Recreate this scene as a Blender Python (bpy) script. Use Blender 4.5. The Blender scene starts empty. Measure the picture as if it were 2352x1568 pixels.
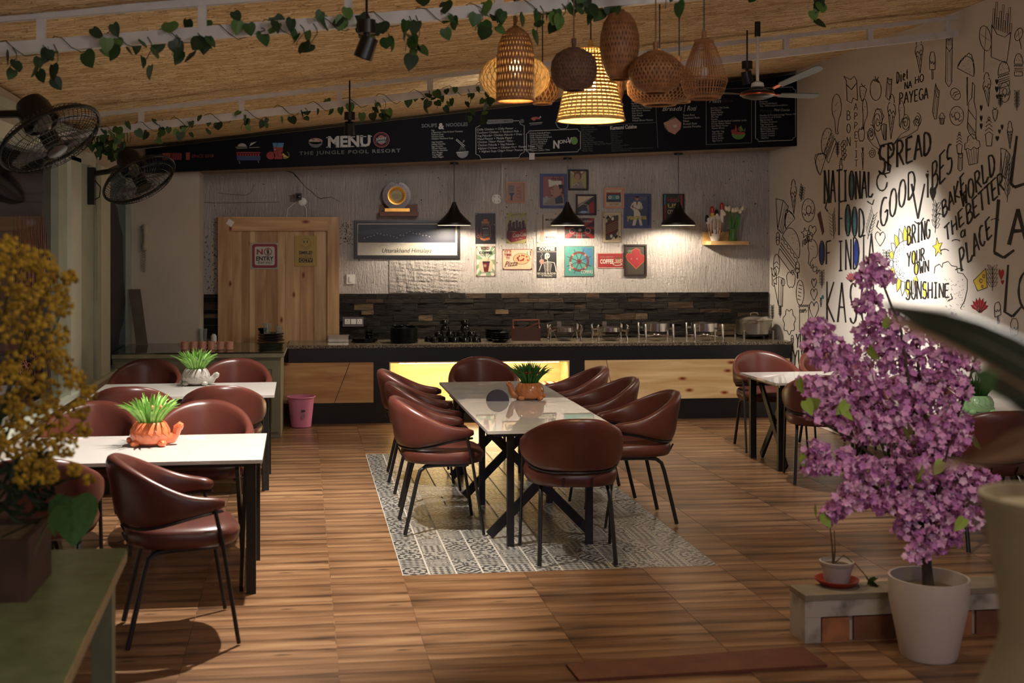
import bpy, math, random
from mathutils import Vector, Matrix
PI=math.pi; R=math.radians; sin=math.sin; cos=math.cos
random.seed(7)
S=bpy.context.scene; COL=S.collection
# ---------------- camera (level, with lens shift) ----------------
F=2780.0; CX=1030.0; HY=555.0; H=1.8; YAW=R(5.53)
fwd=Vector((sin(YAW),cos(YAW),0)); rgt=Vector((cos(YAW),-sin(YAW),0)); up=Vector((0,0,1)); CAM=Vector((0,0,H))
cd=bpy.data.cameras.new('camera'); cam=bpy.data.objects.new('camera',cd); COL.objects.link(cam); S.camera=cam
cam.location=CAM; cam.rotation_euler=(PI/2,0,-YAW)
cd.sensor_width=36; cd.lens=F/2352*36; cd.shift_x=(1176-CX)/2352; cd.shift_y=-(784-HY)/2352
cd.clip_start=.05; cd.clip_end=100
cd.dof.use_dof=True; cd.dof.focus_distance=9.3; cd.dof.aperture_fstop=2.8
# ---------------- world, lights, exposure ----------------
S.view_settings.view_transform='Standard'; S.view_settings.look='None'; S.view_settings.gamma=1
S.view_settings.use_curve_mapping=False; S.view_settings.exposure=0.15
w=bpy.data.worlds.new('World'); S.world=w; w.use_nodes=True
w.node_tree.nodes['Background'].inputs[0].default_value=(.05,.06,.085,1); w.node_tree.nodes['Background'].inputs[1].default_value=.8
WARM=(1,.83,.62); COOL=(1,.93,.84)
def light(name,kind,loc,e,col=WARM,size=.1,target=None,angle=60,blend=.4,sy=None):
    l=bpy.data.lights.new(name,kind); l.energy=e; l.color=col
    if kind=='AREA':
        l.size=size
        if sy: l.shape='RECTANGLE'; l.size_y=sy
    else: l.shadow_soft_size=size
    if kind=='SPOT': l.spot_size=R(angle); l.spot_blend=blend
    o=bpy.data.objects.new(name,l); COL.objects.link(o); o.location=loc
    if target is not None:
        d=Vector(target)-Vector(loc); o.rotation_euler=d.to_track_quat('-Z','Y').to_euler()
    return o
# soft fill lights added behind the camera to raise the ambient level
light('fill_light','POINT',(-.6,1.6,2.5),20,(1,.95,.87),.30)
light('fill_light','POINT',(2.0,2.6,2.95),58,(1,.95,.87),.30)
light('fill_light','POINT',(1.4,-1.5,2.8),50,(1,.95,.88),.3)
# track spots on the trusses, with two added fill spots among them
light('track_spot_mural','SPOT',(3.15,9.1,3.15),430,COOL,.03,(4.72,9.85,.95),62,1.0)
light('track_spot_left_table','SPOT',(-.1,6.5,2.72),520,COOL,.02,(-.62,6.75,.6),92,.45)
light('track_spot_far_table','SPOT',(-.1,9.15,2.66),300,COOL,.02,(-.45,9.2,.6),74,.5)
light('fill_spot_back','SPOT',(1.3,8.95,2.85),70,(1,.95,.9),.25,(1.4,12.7,1.5),116,.8)  # added wide fill, brightens the dim upper back wall
light('fill_spot_near_right','SPOT',(2.5,5.95,2.95),95,COOL,.05,(2.7,7.3,0),100,.9)  # added fill, raises the light on the right floor and tree
light('track_spot_aisle','SPOT',(.0,7.4,2.75),70,COOL,.04,(-.1,8.1,0),60,.8)
light('blue_neon','AREA',(3.2,-2.2,1.7),16,(.22,.28,1),.7,(1.6,7,.8))
light('track_spot_centre','SPOT',(.1,8.95,2.7),40,COOL,.03,(1.0,8.8,.3),85,.7)
light('track_spot_right','SPOT',(3.3,8.95,3.1),210,COOL,.03,(3.6,9.6,.2),95,.5)
# ---------------- pixel -> world helpers (measuring the photograph) ----------------
def ray(px,py): return fwd+rgt*((px-CX)/F)-up*((py-HY)/F)
def P(px,py,d): return CAM+ray(px,py)*d
def FL(px,py,z=0): r=ray(px,py); return CAM+r*((z-H)/r.z)
def PY(px,py,Y): r=ray(px,py); return CAM+r*(Y/r.y)
def PX(px,py,X): r=ray(px,py); return CAM+r*(X/r.x)
A0=R(1.45); e1=Vector((cos(A0),sin(A0),0)); e2=Vector((-sin(A0),cos(A0),0))   # grid of tiles and tables
def TF(u,v,z=0): # u across, v depth along the tile grid
    return e1*u+e2*v+Vector((0,0,z))
YB=12.70; XR=4.72; XL=-2.0; YF=12.03; ZC=.777; YM=11.95
# ---------------- materials ----------------
M={}
def nn(nt,t,**k):
    n=nt.nodes.new(t)
    for a,b in k.items():
        try: setattr(n,a,b)
        except Exception: pass
    return n
def lin(c): return tuple((x/255/12.92 if x/255<=.04045 else ((x/255+.055)/1.055)**2.4) for x in c)
def mat(name,rgb,rough=.5,metal=0,var=.12,scale=12,bump=0,stretch=(1,1,1),spec=.5,emit=None,es=0,coat=0,alpha=1,trans=0,detail=3,col2=None,contrast=None):
    """principled with noise-driven colour variation and bump; rgb is sRGB 0-255"""
    if name in M: return M[name]
    m=bpy.data.materials.new(name); m.use_nodes=True; nt=m.node_tree; b=nt.nodes['Principled BSDF']
    c=lin(rgb)
    tc=nn(nt,'ShaderNodeTexCoord'); mp=nn(nt,'ShaderNodeMapping'); mp.inputs['Scale'].default_value=stretch
    nt.links.new(tc.outputs['Object'],mp.inputs[0])
    n=nn(nt,'ShaderNodeTexNoise'); n.inputs['Scale'].default_value=scale; n.inputs['Detail'].default_value=detail
    nt.links.new(mp.outputs[0],n.inputs['Vector'])
    r=nn(nt,'ShaderNodeValToRGB'); lo,hi=(.3,.7) if contrast is None else contrast
    r.color_ramp.elements[0].position=lo; r.color_ramp.elements[1].position=hi
    ca=lin(col2) if col2 else tuple(x*(1-var) for x in c); cb=c if col2 else tuple(min(1,x*(1+var)) for x in c)
    r.color_ramp.elements[0].color=(*ca,1); r.color_ramp.elements[1].color=(*cb,1)
    nt.links.new(n.outputs['Fac'],r.inputs[0]); nt.links.new(r.outputs[0],b.inputs['Base Color'])
    b.inputs['Roughness'].default_value=rough; b.inputs['Metallic'].default_value=metal
    b.inputs['Specular IOR Level'].default_value=spec; b.inputs['Coat Weight'].default_value=coat
    b.inputs['Alpha'].default_value=alpha; b.inputs['Transmission Weight'].default_value=trans
    if emit: b.inputs['Emission Color'].default_value=(*lin(emit),1); b.inputs['Emission Strength'].default_value=es
    if bump:
        bm=nn(nt,'ShaderNodeBump'); bm.inputs['Strength'].default_value=bump; bm.inputs['Distance'].default_value=.01
        nt.links.new(n.outputs['Fac'],bm.inputs['Height']); nt.links.new(bm.outputs[0],b.inputs['Normal'])
    M[name]=m; return m
def custom(name):
    m=bpy.data.materials.new(name); m.use_nodes=True; M[name]=m; return m,m.node_tree,m.node_tree.nodes['Principled BSDF']
def ramp(nt,src,stops):
    r=nn(nt,'ShaderNodeValToRGB'); e=r.color_ramp.elements
    while len(e)<len(stops): e.new(.5)
    for i,(p,c) in enumerate(stops): e[i].position=p; e[i].color=(*lin(c),1)
    nt.links.new(src,r.inputs[0]); return r.outputs[0]
def noise(nt,vec,scale,detail=3,rough=.5,dist=0):
    n=nn(nt,'ShaderNodeTexNoise'); n.inputs['Scale'].default_value=scale; n.inputs['Detail'].default_value=detail
    n.inputs['Roughness'].default_value=rough; n.inputs['Distortion'].default_value=dist; nt.links.new(vec,n.inputs['Vector']); return n.outputs['Fac']
def mapping(nt,scale=(1,1,1),out='Object',rnd=0,rot=(0,0,0)):
    tc=nn(nt,'ShaderNodeTexCoord'); mp=nn(nt,'ShaderNodeMapping'); mp.inputs['Scale'].default_value=scale; mp.inputs['Rotation'].default_value=rot
    nt.links.new(tc.outputs[out],mp.inputs[0])
    if rnd:
        oi=nn(nt,'ShaderNodeObjectInfo'); mu=nn(nt,'ShaderNodeMath',operation='MULTIPLY'); mu.inputs[1].default_value=rnd
        nt.links.new(oi.outputs['Random'],mu.inputs[0]); nt.links.new(mu.outputs[0],mp.inputs['Location'])
    return mp.outputs[0]
def mixc(nt,a,b,fac,mode='MIX'):
    x=nn(nt,'ShaderNodeMix',data_type='RGBA',blend_type=mode)
    if isinstance(fac,(int,float)): x.inputs[0].default_value=fac
    else: nt.links.new(fac,x.inputs[0])
    for i,v in ((6,a),(7,b)):
        if isinstance(v,tuple): x.inputs[i].default_value=(*lin(v),1)
        else: nt.links.new(v,x.inputs[i])
    return x.outputs[2]
def math_(nt,op,a,b=None,c=None):
    n=nn(nt,'ShaderNodeMath',operation=op)
    for i,v in enumerate((a,b,c)):
        if v is None: continue
        if isinstance(v,(int,float)): n.inputs[i].default_value=v
        else: nt.links.new(v,n.inputs[i])
    return n.outputs[0]
def bumpn(nt,b,h,s=.3,d=.01):
    bm=nn(nt,'ShaderNodeBump'); bm.inputs['Strength'].default_value=s; bm.inputs['Distance'].default_value=d
    nt.links.new(h,bm.inputs['Height']); nt.links.new(bm.outputs[0],b.inputs['Normal'])
# wood-look floor tile: streaks across the tile
def wood_tile():
    m,nt,b=custom('wood_tile'); v=mapping(nt,(1.0,11,1),rnd=.12)
    n1=noise(nt,v,1.0,3,.55,.3); n2=noise(nt,mapping(nt,(2.0,36,1),rnd=.2),1.0,3)
    c=ramp(nt,n1,[(.30,(48,34,25)),(.41,(98,71,49)),(.52,(138,102,72)),(.70,(172,137,102))])
    c=mixc(nt,c,ramp(nt,n2,[(.3,(125,105,90)),(.6,(255,250,240))]),.35,'MULTIPLY')
    n3=noise(nt,mapping(nt,(3.4,20,1),rnd=.15),1.0,2)
    k=ramp(nt,n3,[(.66,(255,255,255)),(.74,(70,60,50))])
    c=mixc(nt,c,k,.8,'MULTIPLY')
    oi=nn(nt,'ShaderNodeObjectInfo'); c=mixc(nt,c,ramp(nt,oi.outputs['Random'],[(0,(215,210,205)),(1,(255,255,255))]),1,'MULTIPLY')
    nt.links.new(c,b.inputs['Base Color']); b.inputs['Roughness'].default_value=.33; bumpn(nt,b,n2,.05); return m
def pine(name,base=((196,150,98),(222,180,124),(170,118,70)),sc=(14,14,1.2),knots=True,rnd=3,rough=.45):
    m,nt,b=custom(name); v=mapping(nt,sc,rnd=rnd)
    n=noise(nt,v,1.0,4,.5,.6)
    c=ramp(nt,n,[(.3,base[2]),(.5,base[0]),(.7,base[1])])
    if knots:
        vo=nn(nt,'ShaderNodeTexVoronoi',voronoi_dimensions='2D'); vo.inputs['Scale'].default_value=1.0
        sp=nn(nt,'ShaderNodeSeparateXYZ'); cb=nn(nt,'ShaderNodeCombineXYZ'); nt.links.new(mapping(nt,(7,7,3.4) if sc[2]<sc[0] else (2.6,6,6),rnd=5),sp.inputs[0])
        nt.links.new(sp.outputs[0],cb.inputs[0]); nt.links.new(sp.outputs[2],cb.inputs[1]); nt.links.new(cb.outputs[0],vo.inputs['Vector'])
        k=ramp(nt,vo.outputs['Distance'],[(.03,(120,62,30)),(.06,(190,130,84)),(.15,(255,255,255))]); sc_=nn(nt,'ShaderNodeSeparateColor'); nt.links.new(vo.outputs['Color'],sc_.inputs[0]); c=mixc(nt,c,k,math_(nt,'GREATER_THAN',sc_.outputs[0],.66),'MULTIPLY')
    nt.links.new(c,b.inputs['Base Color']); b.inputs['Roughness'].default_value=rough; bumpn(nt,b,n,.08); return m
def plaster():
    m,nt,b=custom('rough_plaster'); v=mapping(nt)
    st=noise(nt,mapping(nt,(20,20,2.6)),2.4,5,.65,.9); big=noise(nt,v,1.3,4); fine=noise(nt,v,38,4,.7)
    c=ramp(nt,big,[(.3,(168,160,154)),(.6,(196,188,182))])
    c=mixc(nt,c,ramp(nt,st,[(.30,(120,112,104)),(.38,(255,255,255))]),.4,'MULTIPLY')
    pit=noise(nt,mapping(nt,(1,1,1)),22,2,.5); c=mixc(nt,c,ramp(nt,pit,[(.26,(60,52,46)),(.31,(255,255,255))]),.8,'MULTIPLY')
    nt.links.new(c,b.inputs['Base Color']); b.inputs['Roughness'].default_value=.9
    h=math_(nt,'ADD',math_(nt,'MULTIPLY',st,1.0),math_(nt,'ADD',math_(nt,'MULTIPLY',fine,.45),math_(nt,'MULTIPLY',big,1.2)))
    bumpn(nt,b,h,.85,.045); return m
def mat_ceiling():
    m,nt,b=custom('woven_mat'); v=mapping(nt)
    wob=noise(nt,v,2.2,3,.6); wob2=noise(nt,mapping(nt,(6,6,6)),1.0,3,.7)
    sp=nn(nt,'ShaderNodeSeparateXYZ'); nt.links.new(v,sp.inputs[0]); cb=nn(nt,'ShaderNodeCombineXYZ')
    nt.links.new(math_(nt,'ADD',sp.outputs[0],math_(nt,'MULTIPLY',wob2,.35)),cb.inputs[0]); nt.links.new(math_(nt,'ADD',sp.outputs[1],math_(nt,'ADD',math_(nt,'MULTIPLY',wob,.12),math_(nt,'MULTIPLY',wob2,.05))),cb.inputs[1])
    br=nn(nt,'ShaderNodeTexBrick'); nt.links.new(cb.outputs[0],br.inputs['Vector']); br.offset=.37; br.offset_frequency=2; br.squash=1.0
    for k,x in (('Scale',1.0),('Mortar Size',.0035),('Mortar Smooth',.6),('Bias',0),('Brick Width',.13),('Row Height',.026)): br.inputs[k].default_value=x
    br.inputs['Color1'].default_value=(*lin((206,166,110)),1); br.inputs['Color2'].default_value=(*lin((250,224,172)),1); br.inputs['Mortar'].default_value=(*lin((110,76,44)),1)
    n=noise(nt,mapping(nt,(14,60,14)),1.0,3,.7,.8)
    c=mixc(nt,br.outputs['Color'],ramp(nt,n,[(.33,(136,100,62)),(.5,(255,255,255))]),.55,'MULTIPLY')
    nt.links.new(c,b.inputs['Base Color']); b.inputs['Roughness'].default_value=.8
    bumpn(nt,b,math_(nt,'SUBTRACT',math_(nt,'MULTIPLY',n,.7),br.outputs['Fac']),.8,.015); return m
def granite():
    m,nt,b=custom('granite'); n=noise(nt,mapping(nt),90,3,.7)
    nt.links.new(ramp(nt,n,[(.35,(38,34,30)),(.5,(98,88,74)),(.65,(160,146,122))]),b.inputs['Base Color']); b.inputs['Roughness'].default_value=.22; return m
def slate(name,c1,c2):
    m,nt,b=custom(name); n=noise(nt,mapping(nt,(7,7,30),rnd=9),1.0,5,.7)
    nt.links.new(ramp(nt,n,[(.3,c1),(.7,c2)]),b.inputs['Base Color']); b.inputs['Roughness'].default_value=.8; b.inputs['Specular IOR Level'].default_value=.25; bumpn(nt,b,n,1.0,.03); return m
def leather():
    m,nt,b=custom('leather'); n=noise(nt,mapping(nt),3,3); f=noise(nt,mapping(nt),260,2)
    nt.links.new(ramp(nt,n,[(.3,(74,36,29)),(.7,(96,50,41))]),b.inputs['Base Color']); b.inputs['Roughness'].default_value=.34
    b.inputs['Specular IOR Level'].default_value=.5; bumpn(nt,b,f,.06,.003); return m
# patterned tile prints, built from the tile's own coordinates
def tile_print(i):
    m,nt,b=custom('tile_print_%d'%i); tc=nn(nt,'ShaderNodeTexCoord'); sp=nn(nt,'ShaderNodeSeparateXYZ'); nt.links.new(tc.outputs['Object'],sp.inputs[0])
    k=1/.146; x=math_(nt,'MULTIPLY',sp.outputs[0],k); y=math_(nt,'MULTIPLY',sp.outputs[1],k)
    r=math_(nt,'SQRT',math_(nt,'ADD',math_(nt,'MULTIPLY',x,x),math_(nt,'MULTIPLY',y,y))); a=math_(nt,'ARCTAN2',y,x)
    s=lambda t,f:math_(nt,'SINE',math_(nt,'MULTIPLY',t,f))
    if i==0: # rosette
        t=math_(nt,'ADD',s(r,24.0),math_(nt,'MULTIPLY',s(a,8.0),.9))
    elif i==1: # diagonal lattice
        t=math_(nt,'MULTIPLY',s(math_(nt,'ADD',x,y),12.6),s(math_(nt,'SUBTRACT',x,y),12.6))
    elif i==2: # stripes with dots
        t=math_(nt,'ADD',s(y,26.0),math_(nt,'MULTIPLY',s(x,25.0),.6))
    elif i==3: # flower grid
        t=math_(nt,'MULTIPLY',math_(nt,'ADD',s(x,25.0),s(y,25.0)),s(math_(nt,'MULTIPLY',x,y),40.0))
    elif i==4: # medallion in a diamond
        t=s(math_(nt,'ADD',math_(nt,'ABSOLUTE',x),math_(nt,'ABSOLUTE',y)),21.0); t=math_(nt,'ADD',t,math_(nt,'MULTIPLY',s(r,38.0),.6))
    else: # fans
        t=math_(nt,'MULTIPLY',s(math_(nt,'ABSOLUTE',x),30.0),math_(nt,'ADD',s(math_(nt,'ADD',math_(nt,'ABSOLUTE',y),r),22.0),.3))
    c=ramp(nt,math_(nt,'ADD',math_(nt,'MULTIPLY',t,.5),.5),[(.42,(52,52,54)),(.54,(150,146,138))])
    nt.links.new(c,b.inputs['Base Color']); b.inputs['Roughness'].default_value=.28; return m
# ---------------- mesh builder ----------------
OFF={}   # accumulated world offset of each parent empty
class MB:
    def __init__(s): s.v=[]; s.f=[]; s.m=[]; s.cm=0; s.sm=True
    def add(s,vs,fs,mi=None):
        o=len(s.v); s.v+= [Vector(q) for q in vs]; s.f+=[[i+o for i in f] for f in fs]; s.m+=[s.cm if mi is None else mi]*len(fs); return s
    def box(s,a,b,mi=None):
        x0,y0,z0=a; x1,y1,z1=b
        return s.add([(x0,y0,z0),(x1,y0,z0),(x1,y1,z0),(x0,y1,z0),(x0,y0,z1),(x1,y0,z1),(x1,y1,z1),(x0,y1,z1)],
          [(0,3,2,1),(4,5,6,7),(0,1,5,4),(1,2,6,5),(2,3,7,6),(3,0,4,7)],mi)
    def obox(s,c,ax,ay,az,mi=None): # centre and half axes
        c=Vector(c);ax=Vector(ax);ay=Vector(ay);az=Vector(az)
        vs=[c+ax*i+ay*j+az*k for k in(-1,1) for i,j in((-1,-1),(1,-1),(1,1),(-1,1))]
        return s.add(vs,[(0,3,2,1),(4,5,6,7),(0,1,5,4),(1,2,6,5),(2,3,7,6),(3,0,4,7)],mi)
    def bar(s,a,b,wd,th,side=Vector((1,0,0)),mi=None):
        a=Vector(a);b=Vector(b);d=(b-a); l=d.length; d.normalize(); u=(side-d*side.dot(d)).normalized(); n=d.cross(u)
        return s.obox((a+b)/2,u*wd/2,n*th/2,d*l/2,mi)
    def tube(s,pts,r,n=8,caps=True,mi=None,closed=False):
        pts=[Vector(p) for p in pts]; k=len(pts); rs=r if isinstance(r,(list,tuple)) else [r]*k
        rings=[]; ref=None
        for i,p in enumerate(pts):
            if closed: t=(pts[(i+1)%k]-pts[i-1])
            else: t=pts[min(i+1,k-1)]-pts[max(i-1,0)]
            if t.length<1e-9: t=Vector((0,0,1))
            t.normalize()
            if ref is None: ref=t.orthogonal().normalized()
            ref=(ref-t*ref.dot(t)); ref=ref.normalized() if ref.length>1e-6 else t.orthogonal().normalized()
            bb=t.cross(ref); rings.append([p+(ref*cos(2*PI*j/n)+bb*sin(2*PI*j/n))*rs[i] for j in range(n)])
        vs=[q for g in rings for q in g]; fs=[]
        for i in range(k if closed else k-1):
            i2=(i+1)%k
            for j in range(n): fs.append((i*n+j,i*n+(j+1)%n,i2*n+(j+1)%n,i2*n+j))
        if caps and not closed: fs.append(tuple(range(n-1,-1,-1))); fs.append(tuple((k-1)*n+j for j in range(n)))
        return s.add(vs,fs,mi)
    def lathe(s,prof,n=24,c=(0,0,0),mi=None,ax=None,close=False,sx=1,sy=1):
        c=Vector(c); vs=[];fs=[]; k=len(prof)
        q=ax.normalized().to_track_quat('Z','Y') if ax is not None else None
        for r,z in prof:
            for j in range(n):
                t=2*PI*j/n; p=Vector((r*cos(t)*sx,r*sin(t)*sy,z)); vs.append(c+(q@p if q else p))
        for i in range(k-1):
            for j in range(n): fs.append((i*n+j,i*n+(j+1)%n,(i+1)*n+(j+1)%n,(i+1)*n+j))
        if prof[0][0]>1e-5 and not close: fs.append(tuple(range(n-1,-1,-1)))
        if prof[-1][0]>1e-5 and not close: fs.append(tuple((k-1)*n+j for j in range(n)))
        return s.add(vs,fs,mi)
    def sph(s,c,r,n=10,k=6,mi=None,sz=1):
        return s.lathe([(max(1e-4,r*sin(PI*i/k)),-r*sz*cos(PI*i/k)) for i in range(k+1)],n,c,mi)
    def prism(s,poly,d,mi=None): # poly: list of Vectors, extruded by vector d
        n=len(poly); d=Vector(d); vs=[Vector(p) for p in poly]+[Vector(p)+d for p in poly]
        fs=[tuple(range(n)),tuple(range(2*n-1,n-1,-1))]+[(i,i+n,(i+1)%n+n,(i+1)%n) for i in range(n)]
        return s.add(vs,fs,mi)
    def build(s,name,mats,parent=None,smooth=True,auto=35,origin=None,**tags):
        if not isinstance(mats,(list,tuple)): mats=[mats]
        off=Vector((0,0,0))
        if parent is not None and parent.name in OFF: off=OFF[parent.name]
        if origin is None:
            if parent is None and s.v:
                xs=[q.x for q in s.v];ys=[q.y for q in s.v];zs=[q.z for q in s.v]
                origin=Vector(((min(xs)+max(xs))/2,(min(ys)+max(ys))/2,min(zs)))
            else: origin=off
        origin=Vector(origin)
        me=bpy.data.meshes.new(name); me.from_pydata([q-origin for q in s.v],[],s.f)
        for m in mats: me.materials.append(m)
        me.polygons.foreach_set('material_index',s.m)
        me.validate(); me.update()
        if smooth:
            me.polygons.foreach_set('use_smooth',[True]*len(me.polygons))
            try: me.set_sharp_from_angle(angle=R(auto))
            except Exception: pass
        o=bpy.data.objects.new(name,me); COL.objects.link(o)
        o.location=origin-off; OFF[o.name]=origin
        if parent is not None: o.parent=parent
        for k,v in tags.items(): o[k]=v
        return o
def T(name,label,cat,loc=(0,0,0),group=None,rz=0):
    o=bpy.data.objects.new(name,None); COL.objects.link(o); o.location=loc; o.rotation_euler=(0,0,rz); o.empty_display_size=.1
    OFF[o.name]=Vector(loc); o['label']=label; o['category']=cat
    if group: o['group']=group
    return o
def tag(o,label,cat,group=None):
    o['label']=label; o['category']=cat
    if group: o['group']=group
    return o
def kids(o): return [c for c in bpy.data.objects if c.parent==o]
def dup(root,loc,rz,label,group=None,tree=None):
    c=root.copy(); COL.objects.link(c); c.location=loc; c.rotation_euler=(0,0,rz); c['label']=label
    if group: c['group']=group
    for ch,gs in tree:
        d=ch.copy(); COL.objects.link(d); d.parent=c
        for g in gs: h=g.copy(); COL.objects.link(h); h.parent=d
    return c
def treeof(root): return [(c,kids(c)) for c in kids(root)]
def struct(o): o['kind']='structure'; return o
# text as mesh, cached
def textmesh(body,size=1,align='LEFT',shear=0,bold=0,spacing=1):
    cu=bpy.data.curves.new('t','FONT'); cu.body=body; cu.size=size; cu.align_x=align; cu.resolution_u=2; cu.shear=shear; cu.offset=bold; cu.space_character=spacing
    o=bpy.data.objects.new('t',cu); me=bpy.data.meshes.new_from_object(o)
    vs=[v.co.copy() for v in me.vertices]; fs=[list(p.vertices) for p in me.polygons]
    bpy.data.objects.remove(o); bpy.data.meshes.remove(me); bpy.data.curves.remove(cu); return vs,fs
# flat print on a plane given by fn(px,py)->world, in photograph pixels
class Art:
    def __init__(s,fn,nrm,base=.0008,step=.0006): s.fn=fn; s.n=Vector(nrm); s.mb=MB(); s.mats=[]; s.L=0; s.base=base; s.step=step
    def mi(s,m):
        if m not in s.mats: s.mats.append(m)
        return s.mats.index(m)
    def pt(s,x,y,L): return s.fn(x,y)+s.n*(s.base+s.step*L)
    def poly(s,pts,m,L=None):
        s.L+=0; L=s.L if L is None else L
        s.mb.add([s.pt(x,y,L) for x,y in pts],[tuple(range(len(pts)))],s.mi(m)); return s
    def rect(s,x0,y0,x1,y1,m,L=0): return s.poly([(x0,y1),(x1,y1),(x1,y0),(x0,y0)],m,L)
    def disc(s,cx,cy,rx,ry,m,L=0,n=20,a0=0,a1=360): return s.poly([(cx+rx*cos(R(a0+(a1-a0)*i/n)),cy-ry*sin(R(a0+(a1-a0)*i/n))) for i in range(n if a1-a0==360 else n+1)],m,L)
    def line(s,pts,wd,m,L=0,closed=False):
        k=len(pts); vs=[];fs=[]
        if closed: pts=list(pts)+[pts[0]]; k+=1
        for i,(x,y) in enumerate(pts):
            if closed and i in(0,k-1): ax,ay=pts[k-2]; bx,by=pts[1]
            else: ax,ay=pts[max(0,i-1)]; bx,by=pts[min(k-1,i+1)]
            dx,dy=bx-ax,by-ay; l=math.hypot(dx,dy) or 1; w_=wd[i]/2 if isinstance(wd,(list,tuple)) else wd/2
            vs+= [s.pt(x-dy/l*w_,y+dx/l*w_,L),s.pt(x+dy/l*w_,y-dx/l*w_,L)]
        for i in range(k-1): fs.append((2*i,2*i+1,2*i+3,2*i+2))
        s.mb.add(vs,fs,s.mi(m)); return s
    def ring(s,cx,cy,rx,ry,wd,m,L=0,n=22,a0=0,a1=360):
        pts=[(cx+rx*cos(R(a0+(a1-a0)*i/n)),cy-ry*sin(R(a0+(a1-a0)*i/n))) for i in range(n if a1-a0==360 else n+1)]
        return s.line(pts,wd,m,L,closed=(a1-a0==360))
    def text(s,body,x,y,h,m,L=1,align='LEFT',shear=0,slope=0,width=None,bold=0,spacing=1,rot=0):
        vs,fs=textmesh(body,1,align,shear,bold,spacing)
        if not vs: return s
        k=h/.69; kx=k
        if width:
            wv=max(v.x for v in vs)-min(v.x for v in vs); kx=width/wv
        cr,sr=cos(rot),sin(rot); q=[]
        for v in vs:
            a,b=v.x*kx,v.y*k; q.append(s.pt(x+a*cr+b*sr,y-b*cr+a*sr+slope*a,L))
        s.mb.add(q,fs,s.mi(m)); return s
    def build(s,name,parent=None,**t): return s.mb.build(name,s.mats,parent,smooth=False,**t)
def flat(name,rgb,rough=.45):
    g=sum(rgb)/3
    return mat('print_'+name,tuple(int((x*.8+g*.2)*.86) for x in rgb),rough,var=.06,scale=40)
# ================= SETTING =================
WT=wood_tile(); PINE=pine('pine_boards',((180,142,98),(204,168,120),(156,112,70))); PLAS=plaster(); MATC=mat_ceiling(); GRAN=granite(); LEA=leather()
PINEH=pine('pine_boards_across',((190,146,96),(216,176,122),(164,114,68)),(1.2,14,14))
PINEL=pine('pine_pale',((226,206,160),(238,222,180),(206,180,130)),(1.2,14,14),knots=False)
CREAM=mat('cream_plaster',(196,184,168),.9,var=.06,scale=2,bump=.15)
MURW=mat('mural_wall_paint',(214,208,200),.85,var=.04,scale=1.5,bump=.08)
GREENF=mat('green_grey_paint',(168,176,156),.55,var=.08,scale=6); GREENL=mat('pale_green_paint',(208,212,194),.5,var=.06,scale=5)
STEEL_P=mat('painted_steel',(205,202,198),.45,var=.08,scale=14); BLK=mat('black_steel',(20,19,18),.4,var=.2,scale=20)
BLKM=mat('black_laminate',(14,14,19),.35,var=.15,scale=5); PLAST=mat('black_plastic',(14,14,14),.35,var=.2)
CHROME=mat('polished_steel',(205,200,192),.18,1,var=.05); WHITEP=mat('white_plastic',(220,216,208),.4,var=.03)
TILES=[tile_print(i) for i in range(6)]
GROUT=mat('pale_grout',(168,160,148),.8)
# floor and its tiles
fb=MB().box((-3.2,-3,-.08),(5.2,12.75,-.004)).build('floor',WT,smooth=False,origin=(0,0,0),kind='structure')
a=FL(924,1323); b_=FL(1642,1296); c_=FL(838,1043)
vn=(a.dot(e2)+b_.dot(e2))/2; vf=c_.dot(e2); U0,U1=.549,2.31
def uvtile(name,u0,u1,v0,v1,m,gap=.0014,cache={},gu=None):
    key=(name,round(u1-u0,4),round(v1-v0,4),m.name)
    if key not in cache:
        hu=(u1-u0)/2-(gu or gap); hv=(v1-v0)/2-gap
        mb=MB(); mb.box((-hu,-hv,-.006),(hu,hv,0)); cache[key]=mb.build('tmp',m,smooth=False,origin=(0,0,0)).data
        o0=[o for o in bpy.data.objects if o.data==cache[key]][0]; bpy.data.objects.remove(o0); cache[key].name=name
    o=bpy.data.objects.new(name,cache[key]); COL.objects.link(o); o.parent=fb
    o.location=TF((u0+u1)/2,(v0+v1)/2,0); o.rotation_euler=(0,0,A0); return o
TS=.66
ul=[-2.48,-1.82,-1.16,-.5,.16,.549]; ur=[2.31,2.53,3.19,3.85,4.51,4.97]; um=[.549,1.21,1.871,2.31]
for us in (ul,ur):
    for i in range(len(us)-1):
        v=vn-4*TS
        while v<11.95:
            uvtile('floor_tile',us[i],us[i+1],v,v+TS,WT); v+=TS
for i in range(3):
    for k in range(4): uvtile('floor_tile',um[i],um[i+1],vn-(k+1)*TS,vn-k*TS,WT)
    for k in range(3): uvtile('floor_tile',um[i],um[i+1],vf+k*TS,vf+(k+1)*TS,WT)
NU,NV=12,24; tu=(U1-U0)/NU; tv=(vf-vn)/NV
for i in range(NU):
    pat=[(0,2,0,3),(1,5,3),(4,3,5),(0,2,3,0),(1,2,5),(3,1,4),(2,0,5,3),(1,4,3),(0,5,2),(3,1,0),(1,1,4,2),(4,0,3)][i]
    for j in range(NV): uvtile('patterned_floor_tile',U0+i*tu,U0+(i+1)*tu,vn+j*tv,vn+(j+1)*tv,TILES[pat[j%len(pat)]],.0016,gu=.0055)
mb=MB(); mb.obox(TF((U0+U1)/2,(vn+vf)/2,-.004),e1*(U1-U0)/2,e2*(vf-vn)/2,Vector((0,0,.0025))); mb.build('grout_bed',GROUT,fb,smooth=False)
mb=MB()
q=[FL(1300,1530),FL(1845,1490),FL(1900,1532),FL(1330,1566)]
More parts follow.
